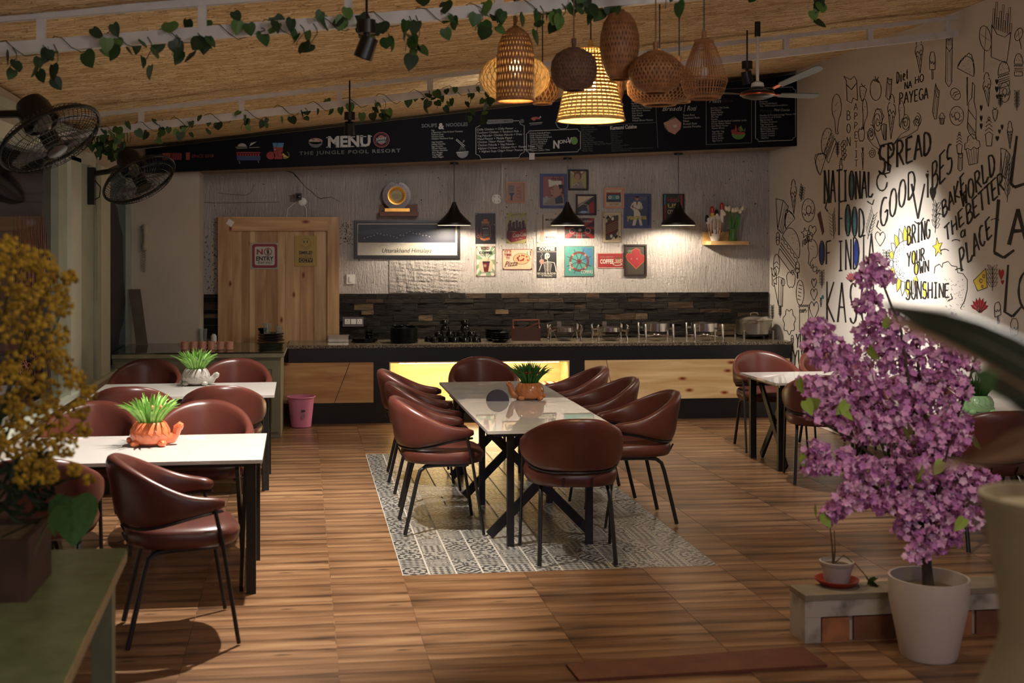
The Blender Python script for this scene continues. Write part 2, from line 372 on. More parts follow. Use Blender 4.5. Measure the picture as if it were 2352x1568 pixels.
mb.prism([Vector((p.x,p.y,0)) for p in q],(0,0,.012)); mb.build('trim_1',mat('red_threshold_stone',(96,52,34),.5,var=.25,scale=9),smooth=False,kind='structure')
mb=MB(); q=[FL(1292,1522),FL(1300,1530),FL(1330,1566),FL(1320,1568)]
# ceiling
cl=PY(215,255,8.7); cr=PY(2180,36,8.7); c1=PY(0,50,5.9)
def ceilz(X,Y):
    t=(X-cl.x)/(cr.x-cl.x); z=cl.z+(cr.z-cl.z)*t+.02
    if Y<8.7: z+=(c1.z-(cl.z+(cr.z-cl.z)*(c1.x-cl.x)/(cr.x-cl.x)))*(8.7-Y)/2.8*max(0,1-t)*(1 if Y>3 else (8.7-3)/(8.7-Y))
    return z
mb=MB(); nx,ny=36,60; vs=[];fs=[]
for j in range(ny+1):
    for i in range(nx+1):
        x=-3.1+(XR+3.1)*i/nx; y=-3+15.7*j/ny; z=ceilz(x,y)+.012*sin(x*2.1+y*1.3)*sin(y*2.7+x)+random.uniform(0,.006)
        vs.append((x,y,z+.01))
for j in range(ny):
    for i in range(nx): k=j*(nx+1)+i; fs.append((k,k+nx+1,k+nx+2,k+1))
mb.add(vs,fs); n0=len(vs)
mb.add([(-3.1,-3,3.95),(XR,-3,3.95),(XR,12.7,3.95),(-3.1,12.7,3.95)],[(0,1,2,3)])
mb.build('ceiling',MATC,kind='structure',origin=(0,0,0))
# walls
wb=MB().box((-3.1,YB,0),(XR+.1,YB+.12,3.9)).build('wall_back',PLAS,smooth=False,origin=(0,YB,0),kind='structure')
wr=MB().box((XR,-3,0),(XR+.12,YB,3.9)).build('wall_right',MURW,smooth=False,origin=(XR,0,0),kind='structure')
MB().box((-3.1,-3.12,0),(XR+.1,-3,3.9)).build('wall_front',CREAM,smooth=False,kind='structure')
xc=PY(457,500,12.25).x
MB().box((XL,12.25,0),(xc,YB,2.75)).build('wall_corner',CREAM,smooth=False,kind='structure')
def LY(px): r=ray(px,500); return XL/r.x*r.y
mb=MB(); mb.box((XL-.14,-3,0),(XL,12.7,.61))
ylist=[-3,3,5.9,8.7,12.7]
for i in range(4):
    y0,y1=ylist[i],ylist[i+1]
    mb.prism([Vector((XL-.14,y0,2.45)),Vector((XL-.14,y1,2.45)),Vector((XL-.14,y1,ceilz(XL,y1))),Vector((XL-.14,y0,ceilz(XL,y0)))],(.14,0,0))
mb.box((XL-.12,LY(306),.61),(XL-.001,12.7,2.45)); mb.box((XL-.12,LY(243),.61),(XL-.02,LY(205),2.45)) if False else None
wl=mb.build('wall_left',CREAM,smooth=False,origin=(XL,0,0),kind='structure')
MB().box((XL-.02,-3,.61),(XL+.07,LY(296),.645)).build('trim_2',GREENL,smooth=False,kind='structure')
MB().box((XL-.03,-3,2.42),(XL+.05,LY(206),2.52)).build('trim_3',GREENL,smooth=False,kind='structure')
MB().box((XL-.03,-3,2.60),(XL+.06,11.9,2.66)).build('trim_4',GREENF,smooth=False,kind='structure')
GLASSD=mat('dark_window_glass',(26,22,26),.06,var=.4,scale=1.2,spec=.8)
GLASSB=mat('blue_grey_glass',(40,46,52),.25,var=.2,scale=3)
w1=MB().box((XL-.05,3.4,.645),(XL-.035,LY(130),2.42)).build('window_1',GLASSD,smooth=False,kind='structure')
for px0,px1,dx,m_ in ((128,148,.02,GREENF),(148,172,.05,GREENL),(172,206,.03,GREENF)):
    MB().box((XL-.06,LY(px0),.61),(XL+dx,LY(px1),2.45)).build('window_frame',m_,w1,smooth=False)
MB().box((XL-.06,5.9,.61),(XL+.02,6.0,2.45)).build('window_frame',GREENF,w1,smooth=False)
# pale line drawing of a tree on the dark glass
art=Art(lambda x,y:PX(x,y,XL-.034),(1,0,0)); PK=mat('etched_copper_lines',(150,92,72),.5,var=.3,scale=9)
rr=random.Random(3)
for k in range(9):
    x=28+k*9; y=560-rr.uniform(0,30); art.line([(x,y+120),(x+3,y+30),(x+6,y-60),(x+10,y+30),(x+13,y+120)],1.6,PK)
for k in range(7): art.line([(112+k*3.2,500+k*9),(126+k*2,515+k*10),(138,540+k*12)],1.5,PK)
for k in range(7): art.line([(110+k*3,700+k*9),(128+k*2,722+k*8),(144,760+k*4)],1.5,PK)
for k in range(26):
    x=rr.uniform(50,128); y=rr.uniform(760,862); art.ring(x,y,rr.uniform(4,9),rr.uniform(8,22),1.6,PK,n=10)
for k in range(10): art.line([(95+k*4,350+k*6),(115+k*3,356+k*6),(140,372+k*7)],1.0,PK)
art.build('etched_tree',w1)
w2=MB().box((XL-.03,LY(243),.66),(XL-.015,LY(292),2.42)).build('window_2',mat('teal_film_glass',(46,74,84),.3,var=.2,scale=3),smooth=False,kind='structure')
for px0,px1,dx,m_ in ((207,216,.06,GREENF),(216,243,.04,GREENL),(292,306,.03,GREENF)):
    MB().box((XL-.06,LY(px0),.61),(XL+dx,LY(px1),2.45)).build('window_frame',m_,w2,smooth=False)
art=Art(lambda x,y:PX(x,y,XL-.014),(1,0,0)); DK=mat('peeling_dark_film',(40,40,44),.6,var=.4,scale=30)
pts=[(243,452),(250,470),(262,462),(270,480),(274,510),(282,540),(284,640),(288,690),(284,740),(276,760),(272,792),(262,806),(258,818),(252,800),(244,806)]
art.poly(pts,DK); art.build('torn_film',w2)
# plug-in cables hanging on the post
cb=MB()
for x0,x1,y1 in ((216,216,640),(221,222,690)): cb.tube([PX(x0,470,XL+.068),PX(x0+2,560,XL+.068),PX(x1,y1,XL+.068)],.004,5)
cb.build('hanging_cable',mat('pale_cable',(150,146,130),.6),None); tag(bpy.data.objects['hanging_cable'],'two thin pale cables hanging down the green window post','cable')
# ---- door in the back wall ----
def PB(x,y,off=0): return PY(x,y,YB-off)
d0=PB(535,530,.0); d1=PB(752,530,.0); z1=d0.z; zf0=PB(502,498)
dr=MB().box((d0.x-.02,YB-.03,.0),(d1.x+.02,YB,z1+.02)).build('door_1',PINE,smooth=False,kind='structure')
xs=[505,535,578,610,640,668,690,714,735,752]; rr=random.Random(5)
PV=[PINE,pine('pine_boards_dark',((162,122,80),(182,142,98),(138,98,60))),pine('pine_boards_pale',((192,156,108),(214,182,134),(172,132,86)))]
pts_=[535,556,574,587,612,638,655,690,722,752]
for i in range(9):
    MB().box((PB(pts_[i],600).x+.001,YB-.034-rr.uniform(0,.004),.0),(PB(pts_[i+1],600).x-.001,YB-.03,z1)).build('door_plank',PV[i%3],dr,smooth=False)
x0=zf0.x; x1=PB(779,500).x; zt=zf0.z
MB().box((x0,YB-.075,0),(d0.x,YB,zt)).build('door_frame',PINE,dr,smooth=False)
MB().box((d1.x,YB-.075,0),(x1,YB,zt)).build('door_frame',PINE,dr,smooth=False)
MB().box((d0.x,YB-.074,z1),(d1.x,YB,zt)).build('door_frame',PINEH,dr,smooth=False)
# ---- stone cladding ----
SL=[slate('slate_dark',(16,14,12),(36,32,27)),slate('slate_grey',(22,20,17),(50,44,36)),slate('slate_brown',(42,33,27),(84,66,50)),slate('slate_tan',(54,44,34),(120,98,72))]
def stones(xa,xb,za,zb,rr):
    z=za
    while z<zb-.005:
        h=min(rr.uniform(.036,.075),zb-z); x=xa-rr.uniform(0,.1) if False else xa
        if zb-(z+h)<.015: h=zb-z
        while x<xb-.001:
            l=rr.uniform(.12,.34); 
            if xb-(x+l)<.08: l=xb-x
            dp=rr.uniform(.014,.026); g=.0015; mb=MB(); j=lambda s:rr.uniform(-s,s)
            y0=YB; yf=YB-dp
            vs=[(x+g,y0,z+g),(x+l-g,y0,z+g),(x+l-g,y0,z+h-g),(x+g,y0,z+h-g),
                (x+g,yf+j(.005),z+g+abs(j(.003))),(x+l*.5,yf+j(.007),z+g+abs(j(.004))),(x+l-g,yf+j(.005),z+g+abs(j(.003))),
                (x+l-g-abs(j(.006)),yf+j(.006),z+h-g-abs(j(.003))),(x+l*.45,yf+j(.007),z+h-g-abs(j(.005))),(x+g+abs(j(.006)),yf+j(.006),z+h-g-abs(j(.003)))]
            fs=[(4,5,8,9),(5,6,7,8),(0,1,6,5,4),(1,2,7,6),(2,3,9,8,7),(3,0,4,9)]
            mb.add(vs,fs); c=rr.random(); mb.build('stone',SL[0 if c<.5 else 1 if c<.8 else 2 if c<.94 else 3],wb,smooth=False); x+=l
        z+=h
rr=random.Random(11)
zs0=ZC-.03; zs1=PB(1300,672).z
stones(xc+.001,x0-.003,zs0,zs1,rr); stones(x1+.003,PB(1764,700).x,zs0,zs1,rr)
# plaster relief: patched masonry under the panorama, cracks
art=Art(lambda x,y:PB(x,y),(0,-1,0)); CK=mat('crack_dark',(52,44,38),.9,var=.3,scale=40)
art.line([(655,392),(672,396),(680,404),(690,416),(702,430),(716,440),(728,452),(736,456),(760,452),(782,464)],[1,2.4,3,1.6,1.2,1.6,1.3,1.8,1,.6],CK)
art.line([(460,464),(500,466),(560,465),(640,464)],1.0,CK); art.line([(500,443),(540,447),(566,448),(576,442),(584,424)],.8,CK)
art.line([(465,498),(466,560),(464,620),(465,674)],2,CK)
rr=random.Random(8)
for x,y,l in ((892,630,60),(960,640,50),(1000,630,60),(900,660,60),(980,655,70),(1010,612,50),(890,610,90)):
    p=[(x,y)]
    for k in range(7): p.append((p[-1][0]+l/7,p[-1][1]+rr.uniform(-3.5,3.5)))
    art.line(p,[rr.uniform(.5,2.2) for _ in p],CK)
for k in range(150):
    x=rr.uniform(466,502) if k<90 else rr.uniform(782,812); y=rr.uniform(505,668) if k<90 else rr.uniform(510,560); a=rr.uniform(0,PI); l=rr.uniform(2,5)
    art.line([(x,y),(x+l*cos(a),y+l*sin(a))],rr.uniform(.7,1.8),CK)
for k in range(60): art.disc(rr.uniform(470,1760),rr.uniform(400,665),rr.uniform(.6,1.6),rr.uniform(.6,1.8),CK,n=6)
art.build('wall_cracks',wb)
# masonry patch proud of the wall
mb=MB(); nx,nz=96,34; p0=PB(884,598);p1=PB(1078,672); vs=[];fs=[]
for j in range(nz+1):
    for i in range(nx+1):
        u=i/nx;v=j/nz; e=min(1,min(u,1-u,v*2+.2,1-v+.3)*6); bx=(u*4+(.5 if int(v*3)%2 else 0))%1; by=(v*3)%1
        jt=min(1,min(bx,1-bx)*9)*min(1,min(by,1-by)*6)
        hgt=.003+e*(.007+.008*jt+.0035*sin(i*.41+j*.9)*sin(j*.7-i*.23)+random.uniform(-.0035,.0035))-(.01 if e<.3 else 0)
        vs.append((p0.x+(p1.x-p0.x)*u,YB-hgt,p1.z+(p0.z-p1.z)*v))
for j in range(nz):
    for i in range(nx): k=j*(nx+1)+i; fs.append((k,k+1,k+nx+2,k+nx+1))
mb.add(vs,fs); mb.build('masonry_patch',PLAS,wb,auto=15)
# ---- roof trusses ----
def truss(Y,l0,l1,u0,u1,wd,sx,label):
    t=T('roof_truss',label,'truss',(l0.x,Y,l0.z))
    MB().bar(l0,l1,.05,wd,Vector((0,1,0))).build('lower_chord',STEEL_P,t,smooth=False)
    MB().bar(u0,u1,.04,wd*.6,Vector((0,1,0))).build('upper_chord',STEEL_P,t,smooth=False)
    for x in sx:
        k=(x-l0.x)/(l1.x-l0.x); a=l0.lerp(l1,k); b=u0.lerp(u1,k); MB().box((x-.02,Y-.018,a.z),(x+.02,Y+.018,b.z)).build('strut',STEEL_P,t,smooth=False)
    return t
def lowc(px,Y,pts): pass
a=PY(0,114,5.9); b=PY(1330,8,5.9); dx=(b.z-a.z)/(b.x-a.x); f=lambda x,o=0,az=a.z,ax=a.x,dx=dx:Vector((x,5.9,az+(x-ax)*dx+o))
truss(5.9,f(-1.98),f(XR-.02),f(-1.98,.145),Vector((XR-.02,5.9,min(ceilz(XR-.1,5.9)-.035,f(XR,.2).z))),.06,[PY(x,80,5.9).x for x in (95,465,800,1145,1480,1790,2080)],'painted steel ladder truss nearest the camera, strung with ivy')
tr1=f
a2=PY(215,304,8.7); b2=PY(2180,79,8.7); dx2=(b2.z-a2.z)/(b2.x-a2.x); f2=lambda x,o=0,az=a2.z,ax=a2.x,dx=dx2:Vector((x,8.7,az+(x-ax)*dx+o))
truss(8.7,f2(-1.95),f2(XR-.03),f2(-1.95,.12),f2(XR-.03,.12),.05,[PY(x,200,8.7).x for x in (325,555,780,988,1180,1390,1600,1805,1998,2176)],'painted steel ladder truss farther back, ending at the mural wall')
# ---- soffit + menu board ----
bl=PY(335,398,YM); br=PY(1840,335,YM)
def zb(x): return bl.z+(br.z-bl.z)*(x-bl.x)/(br.x-bl.x)
xa=XL+.01; xb_=XR-.01
mb=MB(); mb.prism([Vector((xa,YM,zb(xa)+.01)),Vector((xb_,YM,zb(xb_)+.01)),Vector((xb_,YM,ceilz(xb_,YM)-.02)),Vector((xa,YM,ceilz(xa,YM)-.02))],(0,YB-YM-.001,0))
mb.build('ceiling_soffit',mat('soffit_board',(128,108,84),.7,var=.1,scale=4),smooth=False,kind='structure')
xm0=max(XL+.02,bl.x); xm1=br.x; 
mbt=T('menu_board','long black menu board with white dish lists above the counter','menu board',(1.4,YM-.02,zb(1.4)))
mb=MB(); n=24; top=[];bot=[]
for i in range(n+1):
    x=xm0+(xm1-xm0)*i/n; bot.append(Vector((x,YM-.002,zb(x)))); top.append(Vector((x,YM-.002,ceilz(x,YM)-.025)))
mb.prism(bot+top[::-1],(0,-.022,0)); mb.build('board',mat('menu_black',(10,9,11),.7,spec=.15,var=.2,scale=2,col2=(11,11,20),contrast=(.45,.7)),mbt,smooth=False)
MW=flat('menu_white',(190,186,180)); MG=flat('menu_grey',(96,92,90)); MD=flat('menu_dark',(50,48,48)); RED=flat('red',(178,34,30)); BLU=flat('blue',(40,66,130)); LBL=flat('light_blue',(60,140,190))
ORG=flat('orange_brick',(176,62,34)); GRN=flat('green',(88,150,50)); YEL=flat('yellow',(206,180,60)); PINK=flat('pinkish',(190,130,110)); MBK=flat('menu_back',(18,17,20))
art=Art(lambda x,y:PY(x,y,YM-.0245),(0,-1,0)); sl=-.042
def menu(lines,x,y,dy,h,m=MW,sp=1,bold=0,s_=sl,dx=.06):
    for i,l in enumerate(lines):
        if l: art.text(l,x+i*dy*dx*0.9,y+i*dy,h,m,slope=s_,bold=bold)
art.rect(373,351,392,367,ORG); art.rect(394,351,417,367,RED); art.rect(427,350,436,367,ORG)
for k in range(4): art.rect(396+k*5,351,397.5+k*5,367,MBK,1)
art.text('SINCE 2018',440,362,7,ORG,slope=-.02)
art.rect(543,349,598,352,RED); 
for k in range(9): art.rect(544+k*6,353,548+k*6,358,RED)
art.rect(544,358,598,368,BLU); art.line([(549,369),(551,376)],1,MW); art.line([(593,368),(594,374)],1,MW)
art.disc(556,336,10,7,MW,a0=0,a1=180,n=10); art.line([(541,338),(568,337)],1.2,MW); art.line([(544,341),(568,340)],1,MW); art.poly([(573,336),(576,328),(590,325),(580,332)],MW); art.line([(572,339),(596,338)],1.2,MW)
art.poly([(626,328),(652,328),(650,338),(628,338)],LBL); art.poly([(628,338),(650,338),(648,365),(630,365)],RED); art.disc(622,357,10,9,RED); art.disc(632,343,1.5,1.5,MW,1); art.ring(655,356,9,8,1,YEL,1,a0=-130,a1=60); art.poly([(645,348),(664,362),(652,362)],YEL); art.line([(638,328),(634,340),(640,362)],1,MBK,2)
art.disc(725,324,16,7,PINK); art.disc(725,326,16,13,MG,a0=180,a1=360,n=12)
rr=random.Random(4)
for k in range(9): art.disc(713+rr.uniform(0,24),322+rr.uniform(-3,4),2.2,1.6,[RED,GRN,MW][k%3],1,n=8)
art.text('MENU',752,338,24,MW,slope=-.03,bold=.04,width=98)
for x_ in (753,774,783,806,812,832,838,851): art.line([(x_-3.5,316-.03*(x_-752)),(x_+3.5,316-.03*(x_-752))],2,MW,1) if x_!=783 else None
for x_ in (753,774,784,810,831): art.line([(x_-3.5,338-.03*(x_-752)),(x_+3.5,338-.03*(x_-752))],2,MW,1)
art.ring(876,321,18,17,1.6,RED); art.ring(876,321,15,14,.8,RED); art.disc(876,321,10,11,RED,0); art.rect(864,316,888,328,MBK,1); art.text('JUNGLE',864,322,4.5,MW,2,slope=-.15,width=24,bold=.02); art.text('POOL',869,329,4.5,MW,2,slope=-.15,width=15,bold=.02)
art.text('THE JUNGLE POOL RESORT',687,356,8,MG,slope=-.028,width=233,bold=.02,spacing=1.2)
art.text('SOUPS',968,293,8,MD,slope=sl,width=36,bold=.03); art.text('&',1007,296,13,MW,slope=0,bold=.04); art.text('NOODLES',1024,291,8,MD,slope=sl,width=50,bold=.03)
menu(['Veg','( Manchow / Hot N Sour/ Tomato)','Talihare Soup','Chicken Soup','Chicken Manchow Soup'],990,301,4.9,3.5)
menu(['Veg Noodles','Hakka Noodles','Egg Noodles','Paneer Noodles','Chicken Noodles','Plain Maggie','Veg Maggie','Anda Maggie'],991,328,4.9,3.5)
art.disc(1062,350,13.5,13,MG,a0=180,a1=360,n=14); art.line([(1048,350),(1076,348)],1.4,MW,1)
for k in range(5): art.line([(1054+k*4,347),(1058+k*2,338),(1062,330),(1064+k,322)],.7,MG,1)
art.line([(1047,321),(1066,338)],1.2,MW); art.line([(1049,319),(1068,335)],1,MW)
def fr(x0,y0,x1,y1,c,wd,m,s_=-.04):
    p=[(x0+c,y0),(x1-c,y0),(x1-c*.7,y0+c*.7),(x1,y0+c),(x1,y1-c),(x1-c*.7,y1-c*.7),(x1-c,y1),(x0+c,y1),(x0+c*.7,y1-c*.7),(x0,y1-c),(x0,y0+c),(x0+c*.7,y0+c*.7)]
    art.line([(x,y+s_*(x-x0)) for x,y in p],wd,m,0,closed=True)
fr(1093,281,1204,366,12,1.1,MW); art.poly([(1115,279),(1119,275),(1176,273),(1181,277),(1177,282),(1119,285)],MG,1); art.text('SNACKS COMBOS',1119,282,4.8,MBK,2,slope=sl,width=57,bold=.02)
menu(['Chilly Chicken + Chilly Paneer  -','Tandoori Chicken + Tandoori Fish  -','Veg Pakoda+ Chicken Pakoda + Fries -','Masal Peanut + Masala Papad -','Chicken Tikka+ Paneer Tikka -','Chicken Pakoda + Veg Pakoda -','Afghani Chicken + Chicken Fry+  Paneer Tikka',' + Afghani Soya Chap+ Fries+ Peanut Masala -'],1095,300,7.2,4.7)
art.disc(1199,278,5,5,MD,1); art.disc(1230,274,11,6,RED,a0=0,a1=180,n=10); art.disc(1226,273,5,4,ORG,1); art.line([(1217,287),(1244,284)],2,MG); art.line([(1216,283),(1246,281)],1,MW); art.poly([(1238,271),(1241,266),(1243,270)],MW,1)
art.line([(1276,280),(1281,292),(1288,296),(1300,295),(1304,290),(1306,280)],1,MW)
fr(1209,301,1333,353,6,1.1,MW); art.rect(1215.5,351,1228,366.5,MW,1)
menu(['Chicken Pakoda 8 Piece','Chilly Chicken (bone)','Chilly Chicken (boneless)','Chicken Manchurian','Chicken Spring Roll','Tandoori Chicken','Afgani Chicken','Chicken Tikka','Afghani Chicken Tikka'],1216,308,4.9,3.4)
art.text('N',1270,340,17,MW,1,width=14,bold=.04); art.text('ON-',1284,330,8,MW,1,slope=-.1,bold=.03); art.text('V',1304,329,13,MW,1,bold=.04,width=11); art.disc(1319,323,8,9,GRN,1)
menu(['Ice Cream','STARTERS VEG','Pakoda(mix/onion)','Paneer Pakoda','Veg Cutlet','French Fries','Veg Manchurian','Peanut Masala','Plain Papad /masala Papad','Chilly Potato / Honey Chilly Potato','Chilly Paneer','Crispy Corn','Paneer Tikka'],1334,290,4.85,3.3,MG)
art.line([(1372,289),(1508,281)],1,MG); art.line([(1506,236),(1511,340)],1.2,MG)
art.text('Kumauni Cuisine',1401,298,8.5,MW,slope=-.06,width=61,bold=.03)
menu(['Kumauni Aloo Raita','Pahadi Dalli & Rice','Gadhe Rice','Bhatte Ki Dalli','Gahat Dal','Gahat Aa Parotha','Mustand Ki Kapra','Kumauni Meed','Authentic Kumauni Half Fry','Kumauni Cheese','Kumauni Thali (dal/ Chawal/ Bhatti/ Chudkani/ Rasoi/ rice/ Sweet)','Mutton Roti, Pahadi dani, Raita'],1402,304,4.0,2.5,MG)
menu(['N','Butter Chicken','Chicken Curry','Rada Masala Chicken','Kali Mirch Chicken','Fish Curry','Fish Masala','Mutton','Pahadi Bhuna Mutton'],1450,234,5.6,3.8)
art.disc(1427,241,5,6,PINK); art.text('Breads',1520,255,10,MW,shear=.35,slope=-.03,width=46); art.line([(1574,240),(1571,258)],1,MW); art.text('Roti',1577,254,11,MW,shear=.35,width=22)
menu(['Tawa Roti','Tandoori Roti','Naan','Rumali Roti','Laccha Paratha'],1568,267,6.6,4.6)
art.poly([(1524,282),(1552,270),(1565,282),(1563,296),(1550,309),(1535,302),(1526,292)],PINK); art.poly([(1524,282),(1535,300),(1535,303),(1526,292)],flat('bread_shade',(140,80,62)),1); art.poly([(1546,287),(1554,286),(1555,292),(1547,293)],MW,1); art.line([(1536,276),(1546,270),(1550,268)],1.5,GRN,1)
fr2=lambda x0,y0,x1,y1,m,wd:art.line([(x0,y0),(x1,y0-.04*(x1-x0)),(x1,y1-.04*(x1-x0)),(x0,y1)],wd,m,0,closed=True)
fr2(1622,206,1726,332,MG,2.2)
art.text('Main',1628,236,9,MW,shear=.35,width=27); art.text('Course',1657,234,7,MD,shear=.35,width=25)
menu(['Dal Fry / Dal Tadka','Dal Makhni','Rajma Masala','Shahi Rajma','Mix Dal','Paneer','Matar/ Shahi/ Kadhai/ Lababdar /palak','Paneer Butter Masal','Kali Mirch Paneer','Paneer Bhurji'],1632,250,5.15,3.7)
menu(['Veg Mix Veg','Aloo Matar','Jeera Aloo','Aloo Gobhi','Egg Curry'],1635,304,5.2,3.8)
art.disc(1696,306,16,14,GRN,a0=180,a1=360,n=14); art.disc(1696,306,16,3.4,ORG,1); art.disc(1683,301,4,4,RED,0); art.poly([(1686,302),(1690,285),(1694,302)],ORG,0); art.poly([(1700,302),(1698,292),(1702,288),(1708,300)],GRN,0); art.poly([(1708,302),(1712,292),(1711,302)],GRN,0); art.disc(1698,296,3,5,RED,0)
fr(1735,203,1827,325,7,1.3,MW)
menu(['Beverage','Coffee (milk/black)','Tea - Milk/masala/lemon/black -'],1744,235,5.2,3.6); art.text('Morning',1745,257,6,MD,shear=.35,width=28); art.text('Meal Course',1777,255,6,MW,shear=.35,width=36)
menu(['Paratha (2 Piece)/aloo/egg/ Paneer Mix','Includes Curd & Pickle','Egg Sandwich','Chicken Sandwich','Veg Sandwich','Cheese Sandwich','Boiled Eggs 2piece','Plain Omelette','Masala Omelet','Onion Omelet','Half Fry'],1745,267,5.2,3.7)
art.line([(1150,272),(1152,374)],.6,MD)
art.build('menu_print',mbt)
# ================= COUNTER AND DESK =================
XC0=PY(652,850,FL(640,1005).y).x+.014; XC1=XR-.012
wt=MB(); wt.box((XC0-.01,YF-.012,ZC-.03),(XC1,YB-.002,ZC)); tag(wt.build('granite_worktop',GRAN,smooth=False),'long speckled granite worktop over the black counter','worktop')
cb_=T('service_counter','long black buffet counter with pine panels and a lit niche','counter',((XC0+XC1)/2,YF+.3,0))
zA,zB=.205,.605
fx=lambda px:PY(px,850,YF).x
n0,n1=fx(894),fx(1308)
mb=MB(); YK=YB-.03
mb.box((XC0,YF+.05,0),(XC1,YK,zA-.0)); mb.box((XC0,YF,.0),(XC1,YF+.05,zA)); mb.box((XC0,YF,zB),(XC1,YK,ZC-.03))
p0,p1,p2,p3=fx(646),fx(858),fx(1343),XC1
mb.box((XC0,YF+.02,zA),(n0,YK,zB)); mb.box((n1,YF+.02,zA),(XC1,YK,zB)); mb.box((p1,YF,zA),(n0,YF+.02,zB)); mb.box((n1,YF,zA),(p2,YF+.02,zB))
mb.box((n0,YF+.47,zA),(n1,YK,zB))
mb.build('counter_body',BLKM,cb_,smooth=False)
# pine facing boards, split by a slanted saw joint
def panel(x0,x1,sx0,sx1,m):
    y=YF+.004
    if sx0 is None: MB().box((x0,y,zA),(x1,YF+.02,zB)).build('pine_panel',m,cb_,smooth=False); return
    g=.003
    MB().prism([Vector((x0,y,zA)),Vector((sx0-g,y,zA)),Vector((sx1-g,y,zB)),Vector((x0,y,zB))],(0,.016,0)).build('pine_panel',m,cb_,smooth=False)
    MB().prism([Vector((sx0+g,y,zA)),Vector((x1,y,zA)),Vector((x1,y,zB)),Vector((sx1+g,y,zB))],(0,.016,0)).build('pine_panel',m,cb_,smooth=False)
panel(p0,p1,fx(768),fx(804),PINEH); panel(p2,p3-.02,fx(1410),fx(1393),pine('pine_boards_light',((206,172,120),(226,196,146),(190,150,100)),(1.2,14,14)))
mb=MB(); t=.012
mb.box((n0,YF+.001,zB-t),(n1,YF+.47,zB)); mb.box((n0,YF+.001,zA),(n1,YF+.47,zA+t)); mb.box((n0,YF+.001,zA+t),(n0+t,YF+.47,zB-t)); mb.box((n1-t,YF+.001,zA+t),(n1,YF+.47,zB-t)); mb.box((n0+t,YF+.455,zA+t),(n1-t,YF+.47,zB-t))
mb.build('niche_lining',PINEL,cb_,smooth=False)
MB().box((n0+.1,YF+.03,zB-t-.01),(n1-.1,YF+.045,zB-t-.001)).build('led_strip',mat('led_strip_glow',(255,220,140),emit=(255,214,130),es=14),cb_,smooth=False)
light('niche_led','AREA',((n0+n1)/2,YF+.09,zB-.03),7.5,(1,.80,.42),1.7,((n0+n1)/2,YF+.35,.2),sy=.04)
light('niche_led','AREA',((n0+n1)/2-.3,YF-.03,.18),6,(1,.80,.45),1.5,((n0+n1)/2-.5,YF-1.6,0),sy=.03)
# gift parcel in the niche
g=T('gift_parcel','white gift parcel tied with red ribbons lying in the lit niche','parcel',(fx(1280),YF+.14,zA+.013))
gx0,gx1=fx(1254),fx(1300); gz=zA+.013
MB().box((gx0,YF+.06,gz),(gx1,YF+.22,gz+.15)).build('box',mat('white_paper',(214,206,196),.6),g,smooth=False)
for k in (.12,.55,.88):
    x=gx0+(gx1-gx0)*k; MB().box((x-.012,YF+.058,gz),(x+.012,YF+.222,gz+.152)).build('ribbon',mat('red_ribbon',(150,24,30),.4),g,smooth=False)
# desk
dfy=FL(640,1005).y; dx0=XL+.02; dx1=PY(652,850,dfy).x; ZD=.79
dk=T('cabinet_desk','grey-green cabinet desk with a dark glass top, left of the counter','desk',((dx0+dx1)/2,dfy+.5,0))
MB().box((dx0,dfy+.02,0),(dx1-.03,12.0,ZD-.05)).build('carcass',mat('desk_grey_green',(134,130,104),.55,var=.08,scale=5),dk,smooth=False)
MB().box((dx0,dfy-.02,ZD-.05),(dx1,12.24,ZD-.012)).build('top_board',mat('desk_top_edge',(150,146,120),.5),dk,smooth=False)
MB().box((dx0,dfy-.025,ZD-.011),(dx1+.002,12.243,ZD)).build('glass_top',mat('dark_green_glass',(52,58,44),.06,var=.1,spec=.9),dk,smooth=False)
GD=M['desk_grey_green']
for i in range(3):
    a=dx0+.02+(dx1-.05-dx0)*i/3; b=dx0+(dx1-.05-dx0)*(i+1)/3
    mb=MB(); y=dfy; 
    for q in ((a,.05,a+.06,ZD-.08),(b-.06,.05,b,ZD-.08),(a+.06,.05,b-.06,.13),(a+.06,ZD-.16,b-.06,ZD-.08)): mb.box((q[0],y,q[1]),(q[2],y+.02,q[3]))
    mb.box((a+.06,y+.012,.13),(b-.06,y+.02,ZD-.16)); d=mb.build('cabinet_door',GD,dk,smooth=False)
    MB().sph((b-.03,y-.012,.5),.012,8,5).build('knob',BLK,d)
# pink bin
bp=FL(686,978)+Vector((.025,-.05,0)); bs=2780/ (bp-CAM).dot(fwd)
bn=T('waste_bin','pink plastic waste bin standing by the left end of the counter','bin',bp)
PKM=mat('pink_plastic',(212,130,164),.4,var=.06,scale=4)
rb,rt,hb=23/bs,31/bs,70/bs
MB().lathe([(rb*.9,.0),(rb,.006),(rt*.97,hb-.01),(rt*1.03,hb-.012),(rt*1.05,hb),(rt*.97,hb),(rt*.95,hb-.02),(rb*.95,.012),(0.001,.01)],32,bp).build('bucket',PKM,bn)
MB().tube([bp+Vector((rt*1.03*cos(a/32*2*PI),rt*1.03*sin(a/32*2*PI),hb-.004)) for a in range(32)],.006,6,closed=True).build('rim',PKM,bn)
d_=(CAM-bp); d_.z=0; d_.normalize(); sd=Vector((-d_.y,d_.x,0))
art=Art(lambda x,y:bp+d_*(rb+.012+(rt-rb)*(-y/hb))+sd*(x+.02)+Vector((0,0,-y)),d_,.006,.0008)
ov=[(.022*cos(i/16*2*PI),-.17+.011*sin(i/16*2*PI)) for i in range(16)]
art.poly(ov,BLK,0); art.rect(-.016,-.15,.014,-.10,flat('bin_label',(214,150,176)),0); art.text('PLUS',-.014,-.166,.009,MW,1); art.text('5 L',-.008,-.12,.012,BLK,1); art.build('label_print',bn)
